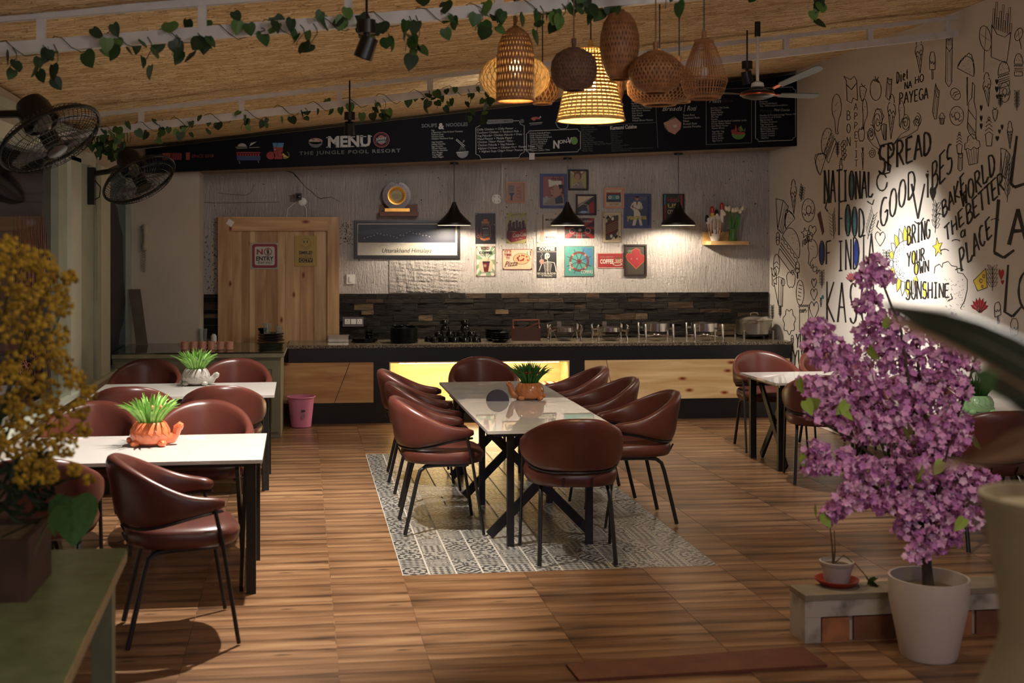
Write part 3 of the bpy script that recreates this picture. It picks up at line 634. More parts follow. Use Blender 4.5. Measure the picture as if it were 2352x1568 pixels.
# ================= THINGS ON THE DESK AND WORKTOP =================
CER=mat('black_glazed_ceramic',(12,12,12),.12,var=.2,spec=.6); CEM=mat('black_matte_ceramic',(18,19,18),.3,var=.2)
GLASS=mat('clear_glass',(225,235,230),.03,var=.02,trans=.92,spec=.5); COP=mat('blush_cup_glaze',(222,160,134),.35,var=.1)
def sc(p): return (p-CAM).dot(fwd)/F   # metres per pixel
cup=None
for i in range(6):
    p=FL(425+i*20.4,803,ZD); k=sc(p)
    o=MB().lathe([(8*k,0),(9*k,.004),(9*k,17*k),(8.3*k,19*k),(8*k,19*k),(8*k,2*k),(.001,2*k)],16,p); o.tube([p+Vector((-9*k,0,5*k)),p+Vector((-12.5*k,-.002,7*k)),p+Vector((-12.5*k,-.002,13*k)),p+Vector((-9*k,0,15*k))],1.2*k,6)
    b=o.build('cup',COP); tag(b,['leftmost blush pink cup of the row on the desk','blush pink cup, second from the left on the desk','blush pink cup, third from the left on the desk','blush pink cup, fourth from the left on the desk','blush pink cup, fifth from the left on the desk','rightmost blush pink cup of the row on the desk'][i],'cup','blush cups lined up on the desk')
def glass(p,r,h,lab,g=None):
    n=20; mb=MB(); prof=[(r*.8,0),(r*.82,.01),(r,h),(r*.93,h),(r*.76,.015),(.001,.014)]
    mb.lathe(prof,n,p); return tag(mb.build('drinking_glass',GLASS,None),lab,'glass',g)
glass(FL(449,786,ZD),.042,.14,'tall ribbed glass on the desk, left of the two behind the cups','glasses behind the pink cups'); glass(FL(466,788,ZD),.042,.145,'tall ribbed glass on the desk, right of the two behind the cups','glasses behind the pink cups')
p=FL(491,787,ZD); tag(MB().lathe([(.025,0),(.028,.03),(.028,.07),(.018,.078),(.018,.088),(.001,.088)],14,p).build('white_jar',WHITEP),'small white jar on the desk behind the cups','jar')
# square black plates with glasses and bowls
def sqplate(p,s_,z,rz=0):
    mb=MB(); prof=[(.55,0),(.62,.003),(1,.014),(1,.017),(.9,.014),(.55,.006),(.001,.006)]
    vs=[];fs=[];n=16
    for r_,zz in prof:
        for j in range(n):
            t=2*PI*j/n; c,s2=cos(t),sin(t); q=(abs(c)**5+abs(s2)**5)**(-.2)
            x,y=c*q*r_*s_,s2*q*r_*s_; vs.append(Vector((p.x+x*cos(rz)-y*sin(rz),p.y+x*sin(rz)+y*cos(rz),z+zz)))
    for i in range(len(prof)-1):
        for j in range(n): fs.append((i*n+j,i*n+(j+1)%n,(i+1)*n+(j+1)%n,(i+1)*n+j))
    mb.add(vs,fs); return mb
p=FL(621,786,ZD)+Vector((0,.08,0)); names_=['lowest','second lowest','third','fourth','second highest','topmost']
for i in range(6): tag(sqplate(p,.135 if i<1 else .12,ZD+i*.0145,.06*i*(1 if i%2 else -1)).build('square_plate',CEM),names_[i]+' black square plate of the stack at the right end of the desk','plate','square plates stacked on the desk')
zt_=ZD+5*.0145+.007
glass(p+Vector((-.035,-.03,zt_-ZD+.001)),.042,.11,'ribbed glass standing on the square plates, left one','glasses on the square plates'); glass(p+Vector((.085,-.02,zt_-ZD+.001)),.034,.075,'low glass standing on the square plates, right one','glasses on the square plates')
tag(MB().lathe([(.025,0),(.05,.035),(.055,.05),(.05,.05),(.02,.006),(.001,.005)],16,p+Vector((-.082,.055,zt_-ZD+.004))).build('bowl',CER),'small black bowl on the square plates behind the glass','bowl')
# steel tray box
p=FL(777,786,ZC)+Vector((0,.07,0)); k=sc(p)
tb=T('steel_tray','shallow steel tray box on the worktop in front of the door frame','tray',p)
mb=MB(); w_,d2,h_=24*k,.07,16*k
mb.box((p.x-w_,p.y-d2,p.z),(p.x+w_,p.y+d2,p.z+.004)); 
for a in ((-w_,-d2,w_,-d2+.004),(-w_,d2-.004,w_,d2),(-w_,-d2,-w_+.004,d2),(w_-.004,-d2,w_,d2)): mb.box((p.x+a[0],p.y+a[1],p.z),(p.x+a[2],p.y+a[3],p.z+h_))
mb.build('tray',CHROME,tb,smooth=False)
mb=MB(); mb.box((p.x-w_*1.07,p.y-d2-.008,p.z+h_),(p.x+w_*1.07,p.y+d2+.008,p.z+h_+.006)); mb.build('lid',CHROME,tb,smooth=False)
# dark plates with stacked mugs
def rplate(p,r,lab,grp,h=.012,name='plate',m=None):
    return tag(MB().lathe([(r*.55,0),(r*.6,.002),(r,h),(r,h+.004),(r*.93,h+.002),(r*.55,.005),(.001,.005)],28,p).build(name,m or CEM),lab,'plate',grp)
p=FL(838,787,ZC)+Vector((0,.1,0))
for i in range(3): rplate(p+Vector((.004*i,0,i*.012)),.135,['lowest','middle','topmost'][i]+' black plate under the stacked mugs','plates under the mugs')
for i in range(3):
    q=p+Vector((.045,0,.032+i*.032)); tag(MB().lathe([(.035,0),(.045,.012),(.046,.028),(.043,.028),(.038,.006),(.001,.006)],18,q).build('saucer_bowl',CER),['lowest','middle','topmost'][i]+' small black bowl stacked on the plates near the sockets','bowl','small bowls on the plates')
tag(MB().tube([p+Vector((-.1,-.02,.038)),p+Vector((-.02,0,.042))],.004,6).sph(p+Vector((-.005,.005,.044)),.016,10,5,sz=.4).build('spoon',CHROME),'steel spoon lying on the black plates','spoon')
# round plate pile
p=FL(930,789,ZC)+Vector((0,.13,0))
for i in range(14): rplate(p+Vector((random.uniform(-.003,.003),0,i*.0105)),.14,'black dinner plate, %s in the tall pile'%['lowest','second from the worktop','third from the worktop','fourth from the worktop','fifth from the worktop','sixth from the worktop','seventh from the worktop','seventh from the top','sixth from the top','fifth from the top','fourth from the top','third from the top','second from the top','topmost'][i],'dinner plates in the tall pile')
for i,dx in enumerate((-.06,.07)):
    tag(MB().lathe([(.04,0),(.065,.018),(.066,.024),(.06,.024),(.035,.005),(.001,.005)],20,p+Vector((dx,0,14*.0105+.006))).build('bowl',CER),['left','right'][i]+' shallow black bowl on top of the tall plate pile','bowl')
# black cups, upside down, in a pyramid
rows=[([1000,1022.5,1047,1070.6,1096],0,0,'bottom row'),([1010,1037,1060.6,1086],1,.045,'second row'),([1024,1070],2,.05,'third row'),([1024.5,1070.3],3,.052,'top')]
cm=MB(); cm.lathe([(.046,0),(.047,.004),(.044,.03),(.036,.048),(.026,.053),(.022,.054),(.021,.059),(.017,.06),(.001,.058)],20); cm.tube([Vector((.044,0,.012)),Vector((.054,0,.014)),Vector((.055,0,.034)),Vector((.042,0,.038))],.004,6)
cup0=None; pb=FL(1047,787,ZC)
for xs_,lv,dy,nm in rows:
    for i,px in enumerate(xs_):
        x=PY(px,780,pb.y).x; loc=Vector((x,pb.y+.05+dy,ZC+lv*.0605))
        if cup0 is None: cup0=cm.build('coffee_cup',CER,None,origin=(0,0,0)); o=cup0
        else: o=cup0.copy(); COL.objects.link(o)
        o.location=loc; o.rotation_euler=(0,0,-PI/2+random.uniform(-.3,.3))
        tag(o,'upturned black coffee cup, %s in the %s of the pyramid'%(['first','second','third','fourth','fifth'][i]+' from the left',nm),'cup','upturned coffee cups in the pyramid')
for i in range(6):
    o=cup0.copy(); COL.objects.link(o); o.location=(PY(988+i*22,780,pb.y).x,pb.y+.165,ZC); o.rotation_euler=(0,0,-PI/2); o['label']='upturned black coffee cup in the back row behind the pyramid, %s from the left'%['first','second','third','fourth','fifth','sixth'][i]
# stacked black bowls
for (px,py,dy,n,nm) in ((1143,788,.29,5,'rear'),(1152,787,.07,4,'front')):
    p=FL(px,py,ZC)+Vector((0,dy,0))
    for i in range(n): tag(MB().lathe([(.05,0),(.085,.02),(.098,.035),(.098,.039),(.09,.037),(.05,.008),(.001,.008)],24,p+Vector((0,0,i*.0215))).build('bowl',CER),'black bowl, %s in the %s stack by the wooden caddy'%(['lowest','second','third','fourth','topmost'][i] if n==5 else ['lowest','second','third','topmost'][i],nm),'bowl','black bowls stacked by the caddy')
# wooden caddy
p=FL(1211,783,ZC)+Vector((0,.09,0)); k=sc(p); WRD=mat('red_brown_wood',(64,34,24),.45,var=.3,scale=14,stretch=(1,1,6)); WR=mat('rust_stained_wood',(92,42,26),.4,var=.3,scale=14,stretch=(6,1,1))
cd_=T('wooden_caddy','reddish wooden caddy with a bar handle on the worktop','caddy',p); w_=31*k; h_=29*k; d2=.08
MB().box((p.x-w_,p.y-d2,p.z),(p.x+w_,p.y-d2+.008,p.z+h_)).build('side_board',WRD,cd_,smooth=False)
MB().box((p.x-w_,p.y+d2-.008,p.z),(p.x+w_,p.y+d2,p.z+h_)).build('side_board',WRD,cd_,smooth=False)
MB().box((p.x-w_,p.y-d2+.008,p.z),(p.x+w_,p.y+d2-.008,p.z+.008)).build('bottom_board',WRD,cd_,smooth=False)
for s_ in (-1,1):
    x=p.x+s_*(w_-.005); pts=[Vector((x-.006,p.y-d2+.008,p.z+.008)),Vector((x-.006,p.y+d2-.008,p.z+.008)),Vector((x-.006,p.y+d2-.008,p.z+h_)),Vector((x-.006,p.y+.03,p.z+h_+.02)),Vector((x-.006,p.y+.02,p.z+48*k)),Vector((x-.006,p.y-.02,p.z+48*k)),Vector((x-.006,p.y-.03,p.z+h_+.02)),Vector((x-.006,p.y-d2+.008,p.z+h_))]
    MB().prism(pts,(.011,0,0)).build('end_board',WR,cd_,smooth=False)
MB().tube([Vector((p.x-w_,p.y,p.z+46*k)),Vector((p.x+w_,p.y,p.z+46*k))],.009,8).build('handle_bar',WR,cd_)
MB().obox(Vector((p.x+.06,p.y-.02,p.z+h_+.02)),Vector((.07,0,.03)),Vector((0,.004,0)),Vector((-.003,0,.007))).build('divider',WR,cd_,smooth=False)
# chafing-dish stands
def stand1(fl,fr_,rl,rr_,lab):
    pf=[FL(x,784,ZC) for x in (fl,fr_)]; yb_=pf[0].y+.26; pr=[Vector((PY(x,770,yb_).x,yb_,ZC)) for x in (rl,rr_)]
    c=(pf[0]+pf[1]+pr[0]+pr[1])/4; t=T('chafing_stand',lab,'food warmer',(c.x,c.y,ZC)); k=sc(c)
    for q in pf+pr:
        out=(q-c); out.z=0; out.normalize()
        MB().tube([q+Vector((0,0,.004)),q+out*.004+Vector((0,0,.03)),q-out*.006+Vector((0,0,.07)),q+out*.006+Vector((0,0,.12)),q+out*.012+Vector((0,0,.155)),q-out*.004+Vector((0,0,.172))],[.013,.010,.011,.016,.012,.004],10).build('leg',CHROME,t)
    r=.125; MB().lathe([(r,.0),(r,.042),(r-.004,.042),(r-.004,0)],40,(c.x,c.y,ZC+.095),close=True).build('ring_band',CHROME,t)
    for q in pf+pr: MB().bar(c+(q-c).normalized()*(r-.002)+Vector((0,0,.115)),q+Vector((0,0,.105)),.018,.004,Vector((0,0,1))).build('bracket',CHROME,t,smooth=False)
    MB().lathe([(.001,.004),(.07,.004),(.085,.012),(.085,.016),(.07,.008),(.001,.008)],28,(c.x,c.y,ZC+.012)).build('burner_plate',CHROME,t)
    for s_ in (-1,1): MB().bar(c+Vector((s_*.075,0,.0205)),c+Vector((s_*.121,0,.096)),.02,.003,Vector((0,1,0))).build('support_strap',CHROME,t,smooth=False)
    MB().box((c.x-.05,c.y+.121,ZC+.13),(c.x-.005,c.y+.125,ZC+.19)).build('lid_rest',CHROME,t,smooth=False)
stand1(1264,1334,1259,1325,'curvy-legged steel chafing stand beside the wooden caddy'); stand1(1375,1440,1361,1426,'curvy-legged steel chafing stand, second from the caddy')
def stand2(fl,fr_,rl,rr_,lab):
    pf=[FL(x,784,ZC) for x in (fl,fr_)]; yb_=pf[0].y+.27; pr=[Vector((PY(x,770,yb_).x,yb_,ZC)) for x in (rl,rr_)]
    c=(pf[0]+pf[1]+pr[0]+pr[1])/4; t=T('chafing_stand',lab,'food warmer',(c.x,c.y,ZC))
    r=.14
    for q in pf+pr: MB().lathe([(.012,0),(.0125,.01),(.0125,.176),(.010,.18),(.001,.181)],12,q).build('leg',CHROME,t)
    MB().lathe([(r,.0),(r,.082),(r+.004,.084),(r-.004,.084),(r-.004,0)],40,(c.x,c.y,ZC+.10),close=True).build('drum_band',CHROME,t)
    for q in pf+pr: MB().bar(c+(q-c).normalized()*(r-.002)+Vector((0,0,.13)),q+Vector((0,0,.13)),.02,.006,Vector((0,0,1))).build('bracket',CHROME,t,smooth=False)
    MB().lathe([(.001,.05),(.03,.05),(.055,.058),(.055,.063),(.03,.055),(.001,.055)],28,(c.x,c.y,ZC)).build('burner_cup',CHROME,t)
    MB().tube([pf[0]+Vector((0,0,.05)),pr[1]+Vector((0,0,.05))],.004,6).build('cross_rod',CHROME,t); MB().tube([pf[1]+Vector((0,0,.05)),pr[0]+Vector((0,0,.05))],.004,6).build('cross_rod',CHROME,t)
stand2(1483,1546.5,1467,1533,'straight-legged steel chafing stand, left of the two'); stand2(1596,1660,1577,1642,'straight-legged steel chafing stand beside the lidded pot')
p=FL(1746,780,ZC)+Vector((0,.2,0)); k=sc(p)
pt=T('lidded_pot','large round steel chafing pot with lid at the right end of the worktop','pot',p); r=41*k; zb_=.045
BRS=mat('brushed_steel',(170,164,154),.28,1,var=.12,scale=20,stretch=(1,1,20))
MB().lathe([(.001,zb_),(r*.9,zb_),(r*.97,zb_+.01),(r*.99,zb_+.11),(r*1.0,zb_+.15),(r*1.02,zb_+.155),(r*.95,zb_+.155)],44,p).build('pot_body',BRS,pt)
MB().lathe([(r*1.04,zb_+.156),(r*1.04,zb_+.162),(r*.8,zb_+.185),(r*.4,zb_+.203),(.001,zb_+.208)],44,p).build('lid',CHROME,pt)
MB().tube([p+Vector((x,-.02,zb_+.2+h)) for x,h in ((-.045,0),(-.035,.022),(0,.03),(.035,.022),(.045,0))],.006,8).build('lid_handle',CHROME,pt)
for x in (-r*.8,r*.85):
    for y in (-r*.72,r*.72): MB().lathe([(.014,0),(.014,.09),(.001,.092)],12,p+Vector((x,y,0))).build('leg',BRS,pt)
MB().lathe([(r*.75,.03),(r*.75,.044),(r*.70,.044),(r*.70,.03)],30,p,close=True).build('base_ring',BLK,pt)
# ================= WALL OBJECTS =================
art=None
def plate(x0,y0,x1,y1,th,m,parent,name,fr=0,off=0,rnd=0):
    a=PB(x0,y0,off); b=PB(x1,y1,off); mb=MB()
    if fr:
        w_=fr*(b.x-a.x)/(x1-x0)
        mb.box((a.x,YB-off-th,b.z),(b.x,YB-off,b.z+w_)); mb.box((a.x,YB-off-th,a.z-w_),(b.x,YB-off,a.z)); mb.box((a.x,YB-off-th,b.z+w_),(a.x+w_,YB-off,a.z-w_)); mb.box((b.x-w_,YB-off-th,b.z+w_),(b.x,YB-off,a.z-w_))
    else: mb.box((a.x,YB-off-th,b.z),(b.x,YB-off,a.z))
    return mb.build(name,m,parent,smooth=False)
C=lambda n,*c:flat(n,c)
WHT=C('cream_white',222,212,190); BLKP=C('black_ink',24,20,20); RD=C('sign_red',168,36,36); DR=C('dark_red',110,24,26); SKIN=C('skin_tone',180,128,100); GRYP=C('warm_grey',150,132,118); NVY=C('navy',44,52,92); BLU2=C('frame_blue',62,76,120); YL=C('lettering_yellow',200,184,70); GR=C('soft_green',130,170,120); TEAL=C('teal',70,150,140); BRN=C('brown',110,66,44); ORP=C('amber',196,104,40); BEI=C('beige',214,190,150); OLV=C('olive',178,164,90); SLV=C('silver_print',168,164,158); DGR=C('dark_green_print',40,50,44)
def picture(label,x0,y0,x1,y1,fw,fm,bg,draw,cat='picture',name='framed_picture',th=.022,glass=False):
    a=PB((x0+x1)/2,y1); t=T(name,label,cat,(a.x,YB-th/2,a.z))
    if fw: plate(x0,y0,x1,y1,th,fm,t,'frame',fr=fw); plate(x0+fw,y0+fw,x1-fw,y1-fw,.008,bg,t,'backing')
    else: plate(x0,y0,x1,y1,.006,bg,t,'plate')
    o_=.0085 if fw else .0065
    art=Art(lambda x,y:PY(x,y,YB-o_),(0,-1,0),.0003,.0005); draw(art,x0+fw,y0+fw,x1-fw,y1-fw); art.build('print',t)
    return t
TIN='metal_sign'
def d_mic(a,x0,y0,x1,y1):
    a.rect(1168,425,1181,442,GRYP); 
    for k in range(5): a.line([(1168,427+k*3),(1181,427+k*3)],.8,BLKP,1)
    a.poly([(1168,443),(1182,443),(1178,449),(1172,449)],NVY); a.rect(1173,449,1177,460,NVY)
    for i,s in enumerate(('LET','THE','MUSIC','TAKE')): a.text(s,1186,434+i*7,4.5,DR,width=9 if i<2 else 11,slope=-.05)
PEACH=C('peach_card',190,128,104); FRP=mat('pale_pine_frame',(184,128,98),.5,var=.1,scale=9)
picture('small peach framed print of a microphone, left end of top row',1162,418,1206,466,2.2,FRP,PEACH,d_mic)
def d_dada(a,x0,y0,x1,y1):
    a.rect(x0,y0,x1,y1,C('rose_ground',168,84,84)); a.rect(x0,454,x1,y1,SLV,1)
    a.poly([(1262,456),(1270,448),(1292,450),(1297,y1-6),(1272,y1-1),(1248,y1-3)],GRYP,2); a.poly([(1274,452),(1290,448),(1294,466),(1276,468)],NVY,3)
    a.disc(1276,438,12,17,SKIN,3); a.poly([(1261,430),(1259,412),(1290,414),(1289,430),(1276,424)],WHT,4); a.poly([(1282,424),(1294,424),(1295,446),(1288,442)],BLKP,4); a.disc(1289,437,2.6,4.5,SKIN,5)
    a.line([(1264,432),(1272,430)],1.2,BLKP,5); a.disc(1269,435,1.4,1,BLKP,5); a.line([(1264,438),(1262,443),(1266,444)],.8,BRN,5); a.disc(1268,449,2.6,1.5,DR,5); a.disc(1255,453,3.5,3,SLV,3)
    a.text('dada',1265,415,9,DR,6,width=27,bold=.02)
picture('blue framed film poster of a man in a white cap, lettered dada',1240,399,1301.5,478,6,mat('blue_frame',(56,66,110),.45,var=.15),C('rose_card',160,80,80),d_dada)
def d_f3(a,x0,y0,x1,y1):
    a.rect(x0,y0,x1,y1,OLV)
    for k in range(6): a.poly([(1328,408),(x0+k*7,y0),(x0+k*7+3,y0)],RD if k%2 else WHT,1)
    a.disc(1327,403,9,10,BRN,2); a.disc(1326,406,6,7.5,SKIN,3); a.poly([(1314,y1),(1318,420),(1336,418),(1342,y1)],GRYP,3); a.line([(1318,422),(1334,416)],2,SKIN,4); a.line([(1316,426),(1324,420),(1330,426)],1,WHT,4)
BF=mat('black_frame',(20,14,16),.4,var=.2)
picture('small black square frame with a sunburst figure, hung highest',1304.7,389,1350.6,437,4,BF,BRN,d_f3)
def d_f4(a,x0,y0,x1,y1):
    a.rect(x0,y0,x1,y1,GRYP); a.poly([(x0,y0),(x1,y0),(x0,470)],BEI,1); a.poly([(x0,478),(x1,450),(x1,462),(x0,y1)],DGR,1); a.poly([(1352,470),(x1,460),(x1,y1),(1354,y1)],RD,2); a.disc(1341,482,9,8,NVY,2); a.disc(1341,487,8,3,C('pale_blue_shine',150,180,230),3); a.ring(1341,474,10,5,.8,WHT,3,a0=0,a1=180)
picture('small black square frame with red and navy shapes, below the highest frame',1322,446,1369,494,4,BF,GRYP,d_f4)
def d_cas(a,x0,y0,x1,y1):
    a.rect(x0,y0,x1,y1,BEI); a.rect(1393,442,1426,464,NVY,1); a.rect(1393,442,1426,446,RD,2); a.rect(1396,448,1423,458,TEAL,2); a.disc(1401,453,3.5,3.5,WHT,3); a.disc(1418,453,3.5,3.5,WHT,3); a.disc(1401,453,1.5,1.5,BLKP,4); a.disc(1418,453,1.5,1.5,BLKP,4); a.text('RHYTHM',1400,471,4.5,DR,2,width=20); a.text('Feel The',1402,440,2.6,BRN,2,width=16)
picture('small peach framed print of a cassette tape',1386.8,431,1432.4,478,4,FRP,BEI,d_cas)
def d_yaa(a,x0,y0,x1,y1):
    a.rect(x0,y0,x1,y1,C('poster_slate',70,84,120)); a.disc(1463,455,4.5,6,SKIN,2); a.disc(1463,451,5,4,BLKP,3); a.poly([(1455,463),(1471,463),(1473,484),(1454,484)],WHT,2); a.poly([(1461,463),(1465,463),(1463,474)],DR,3)
    a.poly([(1456,484),(1470,484),(1472,502),(1476,518),(1470,518),(1465,496),(1459,518),(1452,518),(1456,500)],WHT,2); a.line([(1454,466),(1449,476),(1456,482)],3,WHT,2); a.line([(1472,466),(1475,478),(1466,482)],3,WHT,2); a.line([(1450,473),(1470,484)],1.4,RD,4); a.disc(1471,485,3.5,2.6,BRN,4)
    a.text('yaarana',1440,504,11,YL,5,width=46,bold=.035,slope=-.02); 
    for i,s in enumerate(('DIRECTED BY','PRODUCER','PICTURES')): a.text(s,1470,453+i*3,2,SLV,3,width=14)
picture('blue framed film poster lettered yaarana with a singer in white',1432.4,444.6,1494,524,6,M['blue_frame'],NVY,d_yaa)
def d_last(a,x0,y0,x1,y1):
    a.rect(x0,y0,x1,y1,DGR); a.poly([(x0,y0),(x0+5,y0),(x0+3,y1),(x0,y1)],LBL,1); a.poly([(x1-7,y0),(x1-2,y0),(x1-1,480),(x1-5,490)],RD,1); a.poly([(x0+1,470),(x0+6,470),(x0+4,y1),(x0+1,y1)],RD,2)
    for i,(s,c) in enumerate((('Hot',RD),('US',YL),('COLD',BEI))): a.text(s,1533,463+i*14,9,c,3,width=22,bold=.03)
    for k in range(4): a.disc(1558,452+k*4,1.3,1.3,YL,3,n=8)
picture('dark framed poster behind the rightmost black pendant',1522,445,1571,511,2,BF,DGR,d_last)
def holes(a,x0,y0,x1,y1):
    for x in (x0+2.4,x1-2.4):
        for y in (y0+2.4,y1-2.4): a.disc(x,y,1.2,1.2,BLKP,8,n=8)
def d_jd(a,x0,y0,x1,y1):
    a.poly([(1104,520),(1107,513),(1124,513),(1127,520),(1128,545),(1103,545)],BRN,1); a.rect(1106,508,1124,513,ORP,2); a.rect(1110,503,1120,508,ORP,2); a.poly([(1106,521),(1115,517),(1124,521),(1125,543),(1106,543)],BLKP,3)
    a.text('BLACK',1108,526,3,WHT,4,width=14); 
    for k in range(5): a.line([(1109,530+k*2.6),(1123,530+k*2.6)],.6,SLV,4)
    a.poly([(1102,545),(1112,548),(1124,545),(1126,550),(1112,553),(1104,550)],ORP,2); a.line([(1098,522),(1094,532),(1100,540)],1,RD,2); a.line([(1131,512),(1127,520)],1,RD,2); a.disc(1105,536,2,5,RD,3); a.ring(1098,543,3,3,.8,ORP,2); a.ring(1131,540,3,4,.8,DR,2)
    a.disc(x0+2.4,y0+2.4,.9,.9,WHT,5,n=8); a.disc(x1-3,y0+26,.9,.9,WHT,5,n=8)
picture('dark metal sign of a whiskey bottle in flames',1091.7,489.8,1138,559.7,0,None,C('midnight',30,26,34),d_jd,'sign',TIN)
def d_coke(a,x0,y0,x1,y1):
    a.rect(x0,y0,x1,y1,OLV); 
    for i,x in enumerate((1172,1180,1187,1194,1202)):
        t=500 if i%2 else 497; a.poly([(x-2,t),(x+2,t),(x+2.4,t+10),(x+6,t+20),(x+6,531),(x-6,531),(x-6,t+20),(x-2.4,t+10)],C('cola_dark',74,22,26),1+i%2); a.rect(x-2,t,x+2,t+9,SLV,4); a.line([(x+3,t+12),(x+4,t+24)],1,SLV,4)
    a.line([(1175,497),(1176,494),(1196,491),(1197,496)],.8,BLKP,3)
    a.poly([(x0+.5,530),(1182,533),(x1-.5,525),(x1-.5,548),(1174,557),(x0+.5,547)],RD,5); a.poly([(x0+.5,530),(1176,533),(1174,557),(x0+.5,547)],DR,6)
    a.text('Coca-Cola',1177,545,9,WHT,7,shear=.3,width=30,slope=-.12,bold=.01); a.text('6 -IN-',1184,551,2.6,WHT,7,slope=-.15,width=16); holes(a,x0,y0,x1,y1)
picture('yellow metal sign of cola bottles in a red carrier lettered Coca-Cola',1163.5,489,1209.4,558.6,0,None,OLV,d_coke,'sign',TIN)
def d_mus(a,x0,y0,x1,y1):
    a.rect(x0,y0,x1,y1,C('pale_tan',196,180,162)); a.rect(1246,492,1248,532,BRN,1); a.poly([(1240,527),(1243,531),(1248,530),(1250,534),(1250,556),(1243,556),(1238,550),(1241,540)],PEACH,2)
    for i,(s,w_) in enumerate((('MUSIC',24),('is the',12),('UNIVERSAL',22),('LANGUAGE',22),('OF',6),('MANKIND',23))): a.text(s,1253+(23-w_)/2,507+i*8,5 if i in(0,5) else 3.6,BLKP if i in(0,5) else GRYP,3,width=w_,bold=.03 if i in (0,5) else 0)
    holes(a,x0,y0,x1,y1)
picture('tan metal sign with a guitar, about music and mankind',1233,488.7,1279,559,0,None,BEI,d_mus,'sign',TIN)
def d_ice(a,x0,y0,x1,y1):
    cx,cy=1116,596; a.rect(x0,y0,x1,y1,WHT)
    e=lambda t:(max(x0+1,min(x1-1,cx+60*cos(t))),max(y0+1,min(y1-1,cy+60*sin(t))))
    for k in range(14):
        t=k/14*2*PI; p=[(cx+2*cos(t),cy+2*sin(t)),e(t),e(t+.22)]; a.poly(p,GR,1)
    a.line([(x0+1,y0+1),(x1-1,y0+1),(x1-1,y1-1),(x0+1,y1-1)],1.2,RD,2,closed=True)
    a.disc(1116,609,16.5,18,BEI,3); a.text('ICED',1105,573,6,DR,5,width=19,bold=.05); a.text('COFFEE',1100,583.5,6,BLKP,5,width=31,bold=.05); a.text('brewed fresh',1101,588,3,BLKP,5,width=19)
    a.poly([(1108,601),(1125,601),(1121,624),(1112,624)],DR,5); a.rect(1108,600,1125,603,BLKP,6); a.line([(1120,602),(1123,592)],.8,RD,6); a.rect(1111,607,1117,613,PEACH,6); a.text('Sweet and Refreshing',1103,628,3.4,BLKP,6,width=29,slope=-.1); holes(a,x0,y0,x1,y1)
picture('green and white striped metal sign lettered ICED COFFEE',1092.8,565,1138,634.5,0,None,WHT,d_ice,'sign',TIN)
def d_piz(a,x0,y0,x1,y1):
    a.line([(x0+.6,y0+.6),(x1-.6,y0+.6),(x1-.6,y1-.6),(x0+.6,y1-.6)],1.3,RD,1,closed=True)
    a.disc(1198,594,19.5,13,BRN,1,n=28); a.disc(1198,594,18.5,12.2,C('cheese',220,170,110),2,n=28); rr=random.Random(2)
    for k in range(13): t=k*2.4; q=.25+.62*((k*.37)%1); a.disc(1198+18*q*cos(t),594+11*q*sin(t),2,2.1,RD,3,n=8)
    a.poly([(1210,579),(1213,576),(1213,586),(1211,586)],GR,3); a.rect(1213,576,1217,586,WHT,3); a.poly([(1217,575),(1220,577),(1219,588),(1217,586)],RD,3)
    for s,x,y,w_ in (("IT'S",1159,580,15),('TIME',1158,588,17),('TO',1162,595,9)): a.text(s,x,y,5.5,RD,3,width=w_,bold=.03,slope=-.04)
    a.text('Pizza',1158,613,12,C('maroon',120,40,30),3,shear=.4,width=30,slope=-.12,bold=.01); holes(a,x0,y0,x1,y1)
picture("beige metal sign with a pizza lettered IT'S TIME TO Pizza",1154,572,1222.7,619,0,None,BEI,d_piz,'sign',TIN)
def d_sk(a,x0,y0,x1,y1):
    a.text('COFFEE',1238,575,7,WHT,3,width=36,bold=.04); a.line([(x0,578),(x1,578)],.7,WHT,2)
    a.disc(1257,587,6,6.5,WHT,3); a.disc(1255,592,4,3.5,WHT,3); a.disc(1255,587,1.5,1.5,BLKP,4,n=8); a.disc(1260,587,1.5,1.5,BLKP,4,n=8); a.line([(1253,594),(1259,594)],.6,BLKP,4); a.line([(1257,595),(1258,602)],1.6,WHT,3)
    a.line([(1244,604),(1258,601),(1273,603)],1.5,WHT,3); a.line([(1258,602),(1258,626)],1.2,WHT,3)
    for k in range(6): a.line([(1258,604+k*3.4),(1250+k*.5,606+k*3.4),(1249+k*.5,609+k*3.2)],.9,WHT,3); a.line([(1258,604+k*3.4),(1266-k*.5,606+k*3.4),(1267-k*.5,609+k*3.2)],.9,WHT,3)
    a.line([(1273,603),(1276,614),(1277,624)],1.6,WHT,3); a.line([(1244,606),(1238,622)],1.6,WHT,3); a.disc(1244,600,5,5,WHT,3); a.rect(1240,596,1249,606,PEACH,4); a.line([(1244,594),(1242,588),(1246,584),(1244,580)],1,SLV,3)
    a.text('BECAUSE MURDER',1234,630,4.4,WHT,3,width=43,bold=.02); a.text('IS WRONG',1244,635,4,WHT,3,width=24,bold=.02); a.line([(1235,633.5),(1242,633.5)],.6,WHT,3); a.line([(1270,633.5),(1277,633.5)],.6,WHT,3)
picture('black metal sign lettered COFFEE with a skeleton drinking',1232.7,567,1278,636.7,0,None,C('charcoal_sign',34,32,36),d_sk,'sign',TIN)
